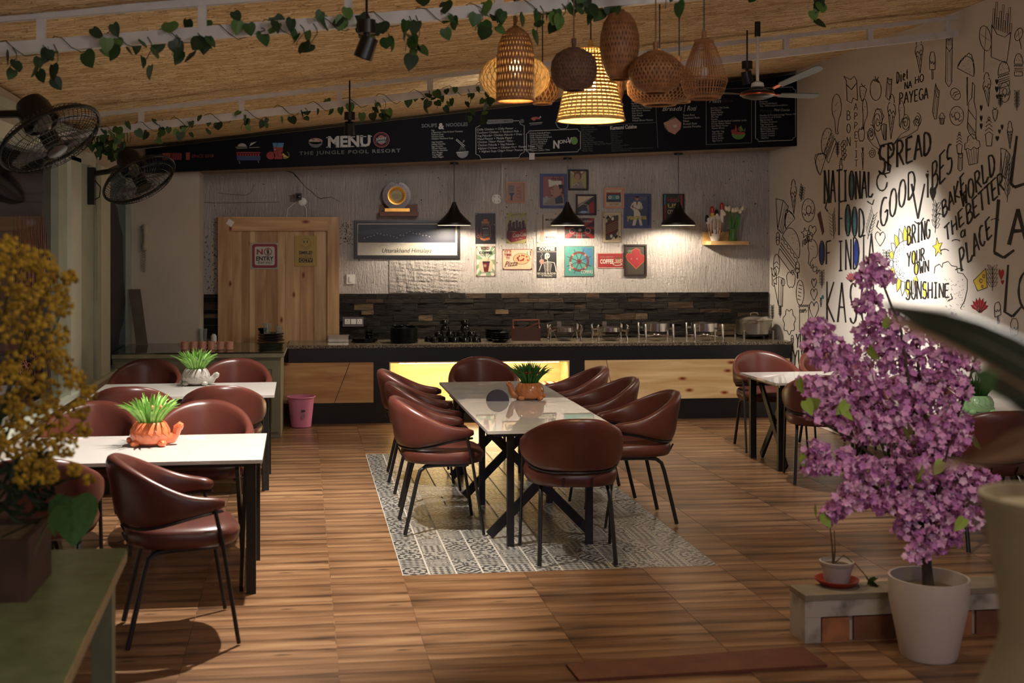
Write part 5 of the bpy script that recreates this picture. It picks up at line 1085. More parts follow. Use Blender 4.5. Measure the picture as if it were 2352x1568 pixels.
# ================= TABLES =================
TOPM=mat('white_gloss_tabletop',(206,202,196),.012,var=.03,scale=3,spec=.75); TLEG=mat('table_leg_black',(30,28,27),.38,.3,var=.2,scale=8,stretch=(1,1,3))
def table(label,u0,u1,v0,v1,ends,group='white tables on black crossed legs',z=.70):
    c=TF((u0+u1)/2,(v0+v1)/2); t=T('dining_table',label,'table',c,group)
    U=lambda u,v,z_: TF(u,v,z_)
    def ob(a,b): # box in table frame
        cu,cv,cz=[(a[i]+b[i])/2 for i in range(3)]; hu,hv,hz_=[(b[i]-a[i])/2 for i in range(3)]; return (U(cu,cv,cz),e1*hu,e2*hv,Vector((0,0,hz_)))
    mb=MB(); mb.obox(*ob((u0,v0,z-.018),(u1,v1,z))); mb.build('tabletop',TOPM,t,smooth=False)
    mb=MB(); i=.05
    for a,b in (((u0+i,v0+i,z-.043),(u1-i,v0+i+.03,z-.0185)),((u0+i,v1-i-.03,z-.043),(u1-i,v1-i,z-.0185)),((u0+i,v0+i+.03,z-.043),(u0+i+.03,v1-i-.03,z-.0185)),((u1-i-.03,v0+i+.03,z-.043),(u1-i,v1-i-.03,z-.0185))): mb.obox(*ob(a,b))
    mb.build('under_frame',TLEG,t,smooth=False)
    lw=.04
    for kind,pos in ends:
        if kind=='v': # frame across u at given v
            ins=.155; a_,b_2=u0+ins,u1-ins; vv=pos; sgn=1 if pos<(v0+v1)/2 else -1
            for x in (a_,b_2): mb=MB(); mb.obox(*ob((x-lw/2,vv-.02,.0),(x+lw/2,vv+.02,z-.02))); mb.build('leg',TLEG,t,smooth=False)
            vx=vv+sgn*.19
            MB().bar(U(u0+.06,vx,.02),U(u1-.10,vx,z-.05),.02,.055,e2).build('cross_brace',TLEG,t,smooth=False)
            MB().bar(U(u1-.10,vx+.022,.02),U(u0+.06,vx+.022,z-.05),.02,.055,e2).build('cross_brace',TLEG,t,smooth=False)
        else:
            ins=.10; a_,b_2=v0+ins,v1-ins; uu=pos
            for y in (a_,b_2): mb=MB(); mb.obox(*ob((uu-.025,y-.018,.0),(uu+.025,y+.018,z-.02))); mb.build('leg',TLEG,t,smooth=False)
            sg=1 if pos<(u0+u1)/2 else -1; ux=uu+sg*.05
            MB().bar(U(ux,a_+.01,.02),U(ux,b_2-.03,z-.05),.02,.055,e1).build('cross_brace',TLEG,t,smooth=False)
            MB().bar(U(ux+sg*.022,b_2-.01,.02),U(ux+sg*.022,a_+.03,z-.05),.02,.055,e1).build('cross_brace',TLEG,t,smooth=False)
    return t
table('white table nearest the camera of the two joined centre tables',1.08,1.866,6.95,8.186,[('v',7.07)])
table('white table at the far half of the two joined centre tables',1.082,1.862,8.19,9.42,[('v',8.21),('v',9.30)])
table('near left white table carrying the orange planter',-1.49,-.19,6.18,7.03,[('u',-.25),('u',-1.38)])
table('far left white table carrying the grey planter',-1.49,-.184,8.775,9.59,[('u',-.25),('u',-1.38)])
table('right white table near the counter end, half behind the pink tree',3.675,4.85,9.03,9.82,[('u',3.75),('u',4.72)])
table('white table at the right edge against the mural wall, with the green planter',4.02,4.86,7.2,7.98,[('u',4.10),('u',4.74)])
# ================= PLANTERS ON TABLES =================
GRS=mat('grass_green',(140,190,92),.5,var=.35,scale=30); GRD=mat('deep_grass_green',(50,104,40),.5,var=.3,scale=30)
def planter(label,p,glaze,dirx,gm,nfl,flm,s_=1,hd=1,leg=True,seed=1):
    t=T('animal_planter',label,'planter',p); rr=random.Random(seed); r=.098*s_
    MB().lathe([(.001,.006),(r*.62,.006),(r*.86,.02*s_),(r,.055*s_),(r*.97,.085*s_),(r*.80,.118*s_),(r*.70,.128*s_),(r*.64,.124*s_),(r*.75,.10*s_),(.001,.095*s_)],32,p,sx=1.12).build('pot_body',glaze,t)
    mb=MB(); dx=dirx
    pts=[p+Vector((dx*r*.75,0,.035*s_)),p+Vector((dx*r*1.25,0,.04*s_)),p+Vector((dx*r*1.42,0,.065*s_)),p+Vector((dx*r*1.48,0,.092*s_*hd)),p+Vector((dx*r*1.66,-.004,.104*s_*hd)),p+Vector((dx*r*1.80,-.006,.102*s_*hd))]
    mb.tube(pts,[.036*s_,.029*s_,.021*s_,.024*s_,.024*s_,.013*s_],12); hd_=mb.build('head_and_neck',glaze,t)
    MB().sph(p+Vector((dx*r*1.64,-.022*s_,.112*s_*hd)),.004*s_,8,5).build('eye',BLK,hd_)
    for sx in (-1,1):
        for sy in (-1,1): MB().sph(p+Vector((sx*r*.72,sy*r*.62,.018*s_)),.026*s_,12,7,sz=.7).build('foot',glaze,t)
    MB().sph(p+Vector((-dx*r*1.12,0,.028*s_)),.018*s_,10,6).build('tail',glaze,t)
    if True:
        mb=MB()
        for k in range(7):
            a=R(-160+k*23); mb.tube([p+Vector((1.12*r*.78*cos(a),r*.78*sin(a),.12*s_)),p+Vector((1.12*r*.93*cos(a+.1),r*.93*sin(a+.1),.098*s_)),p+Vector((1.12*r*.995*cos(a),r*.995*sin(a),.075*s_)),p+Vector((1.12*r*1.005*cos(a+.22),r*1.005*sin(a+.22),.055*s_))],.0011*s_,4)
        mb.build('shell_groove',mat('groove_'+glaze.name,(110,60,40) if 'orange' in glaze.name or 'terra' in glaze.name else (130,126,120),.4),t)
    mb=MB(); n=110
    for i in range(n):
        a=rr.uniform(0,2*PI); q=rr.random()**.6; L_=rr.uniform(.125,.185)*s_; tilt=q*.85; b0=p+Vector((cos(a)*r*.45*q,sin(a)*r*.45*q,.10*s_)); tip=b0+Vector((cos(a)*sin(tilt)*L_*1.15,sin(a)*sin(tilt)*L_*1.15,cos(tilt)*L_+.01)); blade(mb,b0,tip,.0062*s_,Vector((0,0,.012+.02*q)),4)
    g=mb.build('grass_blades',gm,t); g['kind']='stuff'
    for i in range(nfl):
        a=rr.uniform(-PI,0)if i%2 else rr.uniform(0,2*PI); q=rr.uniform(.5,1); tip=p+Vector((cos(a)*.10*q*s_,sin(a)*.06*q*s_,(.10+.13*(1-q*.35))*s_)); f=MB(); f.lathe([(.001,-.01*s_),(.008*s_,-.004*s_),(.009*s_,.006*s_),(.004*s_,.014*s_),(.001,.015*s_)],8,tip); fo=f.build('flower_bud',flm,t); MB().tube([p+Vector((0,0,.1*s_)),tip-Vector((0,0,.01*s_))],.0016*s_,4).build('stem',GRD,fo)
    return t
planter('orange tortoise planter with bright green grass on the near left table',FL(345,1022,.70),mat('orange_glaze',(222,118,76),.18,var=.06,coat=.4),1,GRS,4,mat('salmon_bud',(220,120,90),.5),s_=1.0,seed=1)
planter('grey tortoise planter with purple flowers on the far left table',FL(450,884,.70),mat('grey_glaze',(176,170,160),.25,var=.05,coat=.3),1,GRS,7,mat('purple_bud',(84,72,140),.5),s_=1.0,hd=.75,seed=2)
planter('terracotta elephant planter with red flowers on the centre table',FL(1216,917,.70),mat('terracotta_glaze',(196,124,74),.2,var=.08,coat=.4),-1,GRD,8,mat('red_bud',(170,30,24),.5),s_=.93,hd=1.15,seed=3)
planter('mint green planter on the table at the right edge',FL(2246,948,.70),mat('mint_glaze',(170,220,160),.25,var=.05,coat=.3),-1,GRD,3,mat('red_bud2',(170,30,24),.5),s_=.9,hd=.5,seed=4)
# round napkin holder with curved cut
p=FL(1143,920,.70); t=T('napkin_holder','small round grey napkin holder beside the terracotta planter','holder',p); k=sc(p); GM=mat('gunmetal',(74,68,64),.28,.5,var=.1)
for i,y in enumerate((-.016,.014)):
    pts=[p+Vector((26*k*cos(PI*j/20),y,26*k*sin(PI*j/20)*.98)) for j in range(21)]; MB().prism(pts,(0,.004,0)).build('side_plate',GM,t,smooth=False)
MB().box(p+Vector((-25*k,-.014,0)),p+Vector((25*k,.016,.004))).build('base_plate',GM,t,smooth=False)
# ================= WOVEN PENDANT LAMPS =================
RT=mat('rattan_brown',(142,94,56),.6,var=.3,scale=30); RT2=mat('rattan_tan',(190,142,94),.6,var=.25,scale=30); RT3=mat('rattan_straw',(206,170,104),.6,var=.2,scale=30); RDK=mat('burlap_dark',(98,70,54),.8,var=.35,scale=60)
def prof_r(prof,t):
    x=t*(len(prof)-1); i=min(int(x),len(prof)-2); f=x-i; return prof[i][0]*(1-f)+prof[i+1][0]*f, prof[i][1]*(1-f)+prof[i+1][1]*f
def ceil_at(p): return ceilz(p.x,p.y)
def lamp(label,px,py_bot,d,prof,m,style='lattice',n=26,twist=1.1,w_=.0042,lit=0,cordm=None,seg=14,tilt=0,dark=False):
    """prof: (radius px, height px above the bottom), bottom first"""
    p=P(px,py_bot,d); k=d/F; t=T('woven_pendant_lamp',label,'lamp',p,'woven pendant lamps in the hanging cluster')
    pr=[(r_*k,z_*k) for r_,z_ in prof]; mb=MB()
    def ribbon(f,wd):
        vs=[];fs=[]
        for i in range(seg+1):
            tt=i/seg; r_,z_=prof_r(pr,tt); a=f(tt); da=wd/max(r_,.01)
            vs+=[p+Vector((r_*cos(a-da),r_*sin(a-da),z_)),p+Vector((r_*1.012*cos(a),r_*1.012*sin(a),z_)),p+Vector((r_*cos(a+da),r_*sin(a+da),z_))]
        for i in range(seg): fs+=[(3*i,3*i+1,3*i+4,3*i+3),(3*i+1,3*i+2,3*i+5,3*i+4)]
        mb.add(vs,fs)
    if style=='lattice':
        for j in range(n):
            a0=2*PI*j/n; ribbon(lambda tt:a0+twist*tt,w_); ribbon(lambda tt:a0-twist*tt+.02,w_)
        w_obj=mb.build('woven_lattice',m,t,kind='stuff')
    elif style=='ribs':
        for j in range(n): a0=2*PI*j/n; ribbon(lambda tt:a0,w_)
        w_obj=mb.build('cane_ribs',m,t,kind='stuff'); mb=MB()
        for tt in (.03,.2,.36,.45,.9): r_,z_=prof_r(pr,tt); mb.tube([p+Vector((r_*cos(a/28*2*PI),r_*sin(a/28*2*PI),z_)) for a in range(28)],.003,5,closed=True)
        mb.build('hoop',m,t)
    elif style=='weave':
        rows_=22; cols_=36
        for i in range(rows_):
            tt0,tt1=(i+.10)/rows_,(i+.90)/rows_
            r0,z0=prof_r(pr,tt0); r1,z1=prof_r(pr,tt1); vs=[];fs=[]; N=cols_*2
            for j in range(N):
                a=2*PI*j/N; o=.0035*(1 if (j//1+i)%2 else -1); vs+=[p+Vector(((r0+o)*cos(a),(r0+o)*sin(a),z0)),p+Vector(((r1+o)*cos(a),(r1+o)*sin(a),z1))]
            for j in range(N): k2=(j+1)%N; fs.append((2*j,2*k2,2*k2+1,2*j+1))
            mb.add(vs,fs)
        for j in range(cols_): a0=2*PI*j/cols_; ribbon(lambda tt:a0,.0035)
        mb.build('woven_wicker',m,t,kind='stuff')
    r0,z0=pr[0]; mb=MB(); mb.tube([p+Vector((r0*cos(a/36*2*PI),r0*sin(a/36*2*PI),z0)) for a in range(36)],.006,7,closed=True); mb.build('rim',m,t); r1,z1=pr[-1]; mb=MB(); mb.tube([p+Vector((r1*cos(a/20*2*PI),r1*sin(a/20*2*PI),z1)) for a in range(20)],.005,6,closed=True); mb.build('top_ring',m,t)
    if style!='ribs' :
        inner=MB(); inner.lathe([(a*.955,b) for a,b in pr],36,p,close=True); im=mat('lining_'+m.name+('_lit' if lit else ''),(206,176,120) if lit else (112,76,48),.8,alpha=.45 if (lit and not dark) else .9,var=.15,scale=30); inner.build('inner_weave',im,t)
    zt=z1; top=p+Vector((0,0,zt)); ce=ceil_at(p)-.012
    MB().lathe([(r1*1.0,zt),(r1*.3,zt+.012),(.012,zt+.03),(.012,zt+.05),(.001,zt+.05)],20,p).build('top_cap',m,t)
    MB().tube([top+Vector((0,0,.03)),Vector((p.x,p.y,ce))],.0035,6).build('cord',cordm or BLK,t)
    bz=z0+(zt-z0)*(.45 if lit<3 else .5); bo=p+Vector((0,0,bz))
    if lit:
        MB().sph(bo,.03,14,9,sz=1.2).build('bulb',mat('bulb_glow_warm%d'%lit,(255,236,200),emit=(255,224,170),es=18*lit),t); light('woven_lamp_bulb','POINT',bo,(5 if lit<3 else 34)*lit,(1,.78,.48),.035)
    else: MB().sph(bo,.024,12,8,sz=1.2).build('bulb',mat('bulb_off',(210,204,190),.3),t)
    return t
lamp('wide pale wicker lamp, lit, behind the tall brown capsule lamp',1181,228,6.45,[(42,0),(58,10),(74,26),(81,46),(78,64),(64,84),(40,97),(18,102)],RT3,n=34,twist=.9,w_=.0028,lit=1)
lamp('small pinkish woven lamp at the lower right of the pale wicker lamp',1246,238,6.75,[(20,0),(34,10),(38,28),(35,48),(20,62),(8,66)],RT2,n=20,twist=1.1,w_=.0035)
lamp('tall brown capsule lamp with a bright opening, leftmost in front',1184,231,6.0,[(44,0),(44,20),(43,60),(43,100),(39,130),(30,152),(16,165),(6,169)],RT,n=34,twist=1.5,w_=.0050,lit=2,dark=True)
lamp('large glowing cone basket lamp, the brightest of the cluster',1357,276,6.3,[(77,0),(72,22),(66,48),(60,74),(54,100),(47,126),(41,150),(36,162)],RT3,'weave',lit=5)
lamp('round dark burlap lamp in front of the glowing cone basket',1318,206,5.9,[(22,0),(40,8),(51,26),(53,46),(50,66),(40,82),(24,92),(14,94)],RDK,n=40,twist=1.2,w_=.0055,cordm=mat('jute_rope',(120,86,58),.8))
lamp('tall brown egg-shaped woven lamp hanging highest',1423,181,6.0,[(22,0),(30,12),(40,40),(45,72),(44,100),(37,128),(24,148),(10,156)],RT,n=34,twist=1.5,w_=.0050)
lamp('narrow tan lamp peeping out below the egg-shaped lamp',1421,232,6.6,[(6,0),(11,16),(14,36),(13,56),(6,64)],RT2,n=14,twist=1.0,w_=.0035)
lamp('wide shallow tan woven bowl lamp right of the egg-shaped lamp',1515,240,6.3,[(36,0),(58,8),(72,24),(75,46),(68,68),(52,88),(34,100),(20,106)],RT2,n=40,twist=1.3,w_=.0040,lit=0)
lamp('round brown woven lamp in front of the shallow bowl lamp',1506,212,5.85,[(26,0),(46,10),(58,28),(62,48),(56,66),(42,80),(26,90),(18,92)],RT,n=38,twist=1.2,w_=.0052,cordm=mat('jute_rope',(120,86,58),.8))
lamp('small tan woven lamp between the bowl lamp and the cane lamp',1560,234,6.7,[(24,0),(36,14),(40,36),(34,60),(20,78),(8,84)],RT2,n=22,twist=1.1,w_=.0035)
lamp('ribbed cane lantern lamp, rightmost of the cluster',1617,225,5.98,[(36,0),(44,10),(52,34),(53,40),(46,62),(38,86),(30,108),(21,130)],RT,'ribs',n=44,w_=.0026)
# ================= TRACK SPOTS, FANS =================
def tspot(label,px,py,d,s_,tdir):
    p=P(px,py,d); t=T('track_spot',label,'lamp',p,'black track spots')
    MB().lathe([(.038*s_,0),(.038*s_,.055*s_),(.001,.055*s_)],20,p+Vector((0,0,.02*s_))).build('mount_cup',PLAST,t)
    ax=Vector(tdir).normalized(); c=p+Vector((0,0,-.035*s_)); MB().tube([p+Vector((0,0,.03*s_)),c],.012*s_,8).build('swivel',PLAST,t)
    MB().lathe([(.001,-.04*s_),(.036*s_,-.04*s_),(.040*s_,.05*s_),(.034*s_,.05*s_),(.032*s_,.04*s_),(.001,.04*s_)],22,c,ax=ax).build('spot_head',PLAST,t)
    ce=ceil_at(p)-.012
    if ce-p.z>.08*s_: MB().tube([p+Vector((0,0,.07*s_)),Vector((p.x,p.y,min(ce,p.z+.3)))],.006,6).build('drop_rod',PLAST,t)
tspot('black track spot hanging from the near truss, tilted left',842,88,5.75,1.15,(-.35,.1,-1)); tspot('small black track spot on the far truss above the MENU lettering',803,282,8.6,1.0,(0,.3,-1)); tspot('small black track spot on the far truss beside the ceiling fan rod',1716,165,8.6,1.0,(.25,.1,-1))
# the off-frame near spots that light tables share this truss
c=PY(1740,218,8.0); t=T('ceiling_fan','dark ceiling fan with copper trim on a white rod','fan',c); ce=ceil_at(c)-.015
CPR=mat('copper',(170,84,50),.3,.9); FB=mat('fan_blade_grey',(96,100,88),.45,var=.1)
MB().lathe([(.001,-.03),(.05,-.03),(.10,-.015),(.115,.0),(.11,.02),(.06,.035),(.03,.05),(.001,.05)],36,c).build('motor_housing',mat('fan_body_dark',(40,34,34),.35,.4),t)
MB().lathe([(.112,-.006),(.118,-.002),(.118,.004),(.112,.008)],36,c,close=True).build('copper_trim',CPR,t); MB().lathe([(.03,.05),(.045,.055),(.04,.08),(.012,.095),(.001,.095)],20,c).build('lower_canopy',WHITEP,t)
MB().tube([c+Vector((0,0,.08)),Vector((c.x,c.y,ce-.10))],.011,10).build('down_rod',WHITEP,t); MB().tube([Vector((c.x,c.y,ce-.10)),Vector((c.x,c.y,ce))],.02,10).build('ceiling_clamp',BLK,t)
for a,lf in ((6,0),(-42,.34),(190,0)):
    d=Vector((cos(R(a)),sin(R(a)),lf)); s_=Vector((-d.y,d.x,-.22)).normalized(); b0=c+d*.10; MB().bar(b0,c+d*.17+Vector((0,0,.004)),.035,.006,s_).build('blade_arm',CPR,t,smooth=False)
    pts=[c+d*.16-s_*.035,c+d*.42-s_*.052,c+d*.445-s_*.02,c+d*.445+s_*.03,c+d*.42+s_*.05,c+d*.16+s_*.035]; MB().prism(pts,(0,0,.006)).build('blade',FB,t,smooth=False)
def wallfan(label,px,py,d,R_,n,wallpx,wallpy0,wallpy1,arm=True):
    c=P(px,py,d); n=Vector(n).normalized(); t=T('wall_fan',label,'fan',c); q=n.to_track_quat('Z','Y')
    W=lambda x,y,z: c+q@Vector((x,y,z))
    ring=lambda r_,z_,N=40:[W(r_*cos(2*PI*i/N),r_*sin(2*PI*i/N),z_) for i in range(N)]
    DM=mat('fan_cage_black',(30,30,28),.3,.4)
    mb=MB(); mb.tube(ring(R_,0),.011,8,closed=True); mb.build('cage_rim',DM,t)
    mb=MB()
    for r_,z_ in ((.9,.045),(.75,.066),(.6,.076),(.45,.08),(.3,.083)): mb.tube(ring(R_*r_,z_,32),.002,4,closed=True)
    for i in range(60):
        a=2*PI*i/60; mb.tube([W(R_*s_*cos(a+tw),R_*s_*sin(a+tw),z_) for s_,z_,tw in ((.2,.083,0),(.5,.079,.06),(.75,.066,.09),(.92,.042,.1),(1,0,.1))],.0019,4,caps=False)
    mb.build('front_grille',DM,t)
    mb=MB()
    for i in range(60):
        a=2*PI*i/60; mb.tube([W(R_*s_*cos(a),R_*s_*sin(a),z_) for s_,z_ in ((.2,-.085),(.5,-.08),(.8,-.06),(.95,-.03),(1,0))],.0019,4,caps=False)
    mb.build('rear_grille',DM,t)
    MB().lathe([(.001,.092),(R_*.2,.088),(R_*.21,.08),(.001,.078)],28,c,ax=n).build('centre_badge',mat('fan_badge',(60,64,58),.2,.6),t)
    MB().lathe([(.001,.05),(R_*.17,.045),(R_*.17,-.03),(.001,-.03)],20,c,ax=n).build('hub',PLAST,t)
    for k in range(3):
        a0=2*PI*k/3+.4; vs=[];fs=[]
        for i in range(7):
            s_=.17+.75*i/6; w2=.55*sin(PI*(.25+.6*i/6)); 
            for j in (-1,1): a=a0+j*w2*.8/ (1+s_); vs.append(W(R_*s_*cos(a),R_*s_*sin(a),.012*j))
        for i in range(6): fs.append((2*i,2*i+1,2*i+3,2*i+2))
        MB().add(vs,fs).build('blade',mat('smoky_blade',(84,80,72),.2,alpha=.75,spec=.7),t)
    MB().lathe([(.001,-.26),(R_*.26,-.25),(R_*.33,-.2),(R_*.34,-.1),(R_*.30,-.085),(.001,-.085)],26,c,ax=n).build('motor_housing',PLAST,t)
    wp=PX(wallpx,(wallpy0+wallpy1)/2,XL+.07) if wallpx is not None else Vector((XL+.07,c.y+.25,c.z-.05)); zt,zb2=PX(wallpx,wallpy0,XL+.07).z,PX(wallpx,wallpy1,XL+.07).z
    MB().box((XL+.032,wp.y-.035,zb2),(XL+.085,wp.y+.035,zt)).build('wall_bracket',PLAST,t,smooth=False)
    MB().tube([Vector((XL+.07,wp.y,zt-.05)),Vector((XL+.2,wp.y-.02,zt-.03)),c-n*.17],.022,8).build('support_arm',PLAST,t)
    if arm: MB().tube([Vector((XL+.08,wp.y,zt-.1)),Vector((XL+.13,wp.y,zt-.16)),Vector((XL+.12,wp.y,zt-.24)),Vector((XL+.08,wp.y,zt-.26))],.005,5).build('cord',PLAST,t)
nf=rgt*.5+Vector((0,0,-.80))-fwd*.30
wallfan('black wall fan on the window post, farther from the camera',320,412,9.35,.29,nf,214,385,470)
wallfan('black wall fan at the top left corner, nearest the camera',115,318,6.55,.285,rgt*.52+Vector((0,0,-.80))-fwd*.22,-60,250,420,False)
# ================= IVY =================
IV=[mat('ivy_dark',(30,54,26),.5,var=.3,scale=30),mat('ivy_mid',(48,82,36),.5,var=.3,scale=30),mat('ivy_light',(84,118,56),.5,var=.3,scale=30)]
def leafmesh(m,k):
    out=[(0,0),(.30,-.10),(.48,.10),(.50,.35),(.40,.62),(.22,.85),(0,1.08)]; vs=[];fs=[]
    n=len(out); mb=MB(); mid=[Vector((0,y,-.03)) for x,y in out]
    for s_ in (-1,1):
        vs=[]; 
        for x,y in out: vs+= [Vector((0,max(0,y),0)),Vector((s_*x,y,.10*abs(x)-.12*y*y))]
        for v in vs[::2]: v.z=-.12*v.y*v.y
        mb.add(vs,[(2*i,2*i+1,2*i+3,2*i+2) if s_>0 else (2*i,2*i+2,2*i+3,2*i+1) for i in range(n-1)])
    o=mb.build('leaf',m,None,origin=(0,0,0)); me=o.data; bpy.data.objects.remove(o); return me
LM=[leafmesh(m,0) for m in IV]
rr=random.Random(21)
def leaf(par,pos,s_,m=None):
    o=bpy.data.objects.new('leaf',LM[rr.choice((0,0,1,1,2)) if m is None else m]); COL.objects.link(o); o.parent=par; o.location=pos-OFF[par.name]
    o.scale=(s_,s_,s_); o.rotation_euler=(R(rr.uniform(-130,-60)),R(rr.uniform(-35,35)),R(rr.uniform(-70,70)))
STV=mat('vine_stem',(58,70,36),.6)
def vine(label,Y,f,xs,hangs,sz,cl):
    """xs: px range along the truss; hangs: (px, length px)"""
    x0=PY(xs[0],100,Y).x; x1=PY(xs[1],100,Y).x; c=f(x0); t=T('ivy_garland',label,'ivy',c)
    pts=[]; n=70
    for i in range(n+1):
        x=x0+(x1-x0)*i/n; p=f(x); a=i*1.1; pts.append(Vector((x,p.y+.045*cos(a),p.z+.045*sin(a)+.0)))
    MB().tube(pts,.0022,5).build('main_stem',STV,t)
    for i,(px,dy,cnt) in enumerate(cl):
        x=PY(px,100,Y).x; p=f(x)
        for k in range(cnt):
            leaf(t,Vector((x+rr.uniform(-.10,.10),p.y+rr.uniform(-.09,.05),p.z-dy+rr.uniform(-.05,.05))),sz*rr.uniform(.6,1.0))
    for px,L_,cnt in hangs:
        x=PY(px,100,Y).x; p=f(x); pts=[Vector((x+.02*sin(j),p.y-.03,p.z-L_*j/5)) for j in range(6)]; MB().tube(pts,.0025,4).build('hanging_stem',STV,t)
        for j in range(cnt): leaf(t,Vector((x+rr.uniform(-.035,.035),p.y-.03+rr.uniform(-.03,.03),p.z-L_*(j+.6)/cnt)),sz*rr.uniform(.6,.9))
    return t
vine('ivy garland wound along the near truss',5.88,tr1,(-30,1420),[(30,.12,3),(100,.14,4),(125,.19,3),(340,.15,4),(405,.1,2),(455,.11,3),(600,.03,1),(690,.1,3),(720,.12,2),(940,.17,4),(955,.22,4),(1030,.1,2),(1100,.1,3),(1150,.1,2),(1240,.14,3),(1290,.1,2)],.085,
 [(20,.05,1),(150,.03,2),(265,-.02,4),(300,.02,3),(345,-.02,3),(450,0,3),(465,-.09,2),(545,-.06,2),(575,-.06,1),(610,.02,1),(650,-.04,3),(700,.0,2),(780,-.02,4),(815,0,3),(850,.06,2),(880,.07,2),(905,.06,2),(960,-.05,1),(1020,-.04,2),(1045,.03,1),(1110,-.02,3),(1160,.02,3),(1240,.02,3),(1290,0,4),(1340,.0,5),(1390,0,5)])
vine('ivy garland wound along the far truss',8.68,f2,(215,1180),[(270,.12,3),(365,.12,3),(430,.1,2),(560,.1,2),(700,.08,2),(860,.1,3),(880,.14,3),(1010,.12,3),(1110,.24,5),(1075,.22,4)],.068,
 [(240,.02,4),(265,.02,4),(290,.0,2),(345,.0,3),(370,.04,2),(400,.02,3),(440,.02,3),(460,.05,1),(490,.0,4),(530,.0,1),(560,.02,4),(615,.03,3),(665,.04,2),(720,0,2),(770,.0,4),(800,.02,3),(850,.05,3),(905,.05,3),(955,.03,4),(1000,.04,5),(1030,.03,3),(1060,.02,2),(1095,.04,4),(1125,.05,3)])
f3=lambda x:Vector((x,9.6+(x+1.9)*.2,ceilz(x,9.8)-.14)); 
t=vine('thick tuft of ivy in the far left corner behind the wall fan',9.8,lambda x:Vector((x,9.8,2.62)),(208,300),[(235,.1,3),(260,.14,4),(285,.2,4)],.07,[(215,.0,6),(235,.04,8),(255,.08,8),(272,.12,8),(245,.12,4)])
fc=lambda x:Vector((x,5.3,ceilz(x,5.3)-.06))
vine('loose ivy strands among the woven lamp cords',5.35,fc,(1240,1610),[(1275,.16,4),(1325,.2,4),(1400,.12,4),(1460,.1,3),(1505,.2,5),(1527,.3,5),(1600,.1,3)],.085,[(1300,0,4),(1345,0,5),(1390,0,6),(1440,.02,5),(1480,.0,4),(1550,.0,3),(1600,.0,2)])
vine('sparse ivy strand hanging right of the ceiling fan rod',6.4,lambda x:Vector((x,6.4,ceilz(x,6.4)-.03)),(1725,1905),[(1735,.10,3),(1872,.28,6),(1886,.2,4),(1905,.12,2)],.08,[(1870,.0,4)])
# ================= PINK BLOSSOM TREE =================
pot=FL(2133,1505)+Vector((0,0,0)); k=sc(pot)
t=T('blossom_tree','artificial tree full of pink-violet blossom in a white pot','tree',pot)
POTW=mat('white_pot',(186,176,166),.6,var=.07,scale=5); rt_=.168; rb_=.115; hp=.345
MB().lathe([(.001,0),(rb_,0),(rb_*1.04,.01),(rb_*1.22,.12),(rt_*.98,.24),(rt_,hp-.006),(rt_,hp),(rt_*.94,hp),(rt_*.92,hp-.02),(rt_*.88,hp-.08),(.001,hp-.08)],44,pot).build('pot',POTW,t)
MB().lathe([(.001,hp-.045),(rt_*.87,hp-.06)],24,pot).build('soil',mat('dry_soil',(96,78,58),.95,var=.4,scale=40,bump=.6),t)
BARK=mat('grey_bark',(70,58,48),.85,var=.35,scale=30,bump=.5,stretch=(3,3,1))
tp=lambda px,py,dd=0:P(px,py,5.28+dd)
base=pot+Vector((0,0,hp-.06)); fork=tp(2125,1235)
MB().tube([base,pot.lerp(fork,.5)+Vector((0,0,.12)),fork],[.026,.022,.019],10).build('trunk',BARK,t)
BR=[(2010,605,0,[(2130,1050),(2090,900),(2070,760)]),(2095,720,.1,[(2140,1050),(2110,850)]),(1850,950,-.1,[(2080,1110),(1960,1010)]),(1875,1050,-.2,[(2060,1150),(1950,1080)]),(1905,1160,-.15,[(2080,1190),(1980,1150)]),(2240,820,.15,[(2160,1060),(2220,900)]),(2290,1140,.05,[(2160,1180),(2230,1110)]),(2180,1020,-.25,[(2150,1150)]),(1880,770,.1,[(2080,1000),(1960,880)]),(2240,960,0,[(2180,1080)]),(2150,1210,-.2,[(2130,1230)])]
allp=[]
for x,y,dd,mid in BR:
    pts=[fork]+[tp(a,b,dd*.5) for a,b in mid]+[tp(x,y,dd)]; n=len(pts)
    MB().tube(pts,[.012-.008*i/(n-1) for i in range(n)],6).build('branch',BARK,t)
BL=[mat('blossom_pink',(226,166,208),.7,var=.2,scale=12),mat('blossom_violet',(200,130,188),.7,var=.25,scale=12),mat('blossom_pale',(234,196,222),.7,var=.1),mat('blossom_rose',(168,92,140),.7,var=.2)]
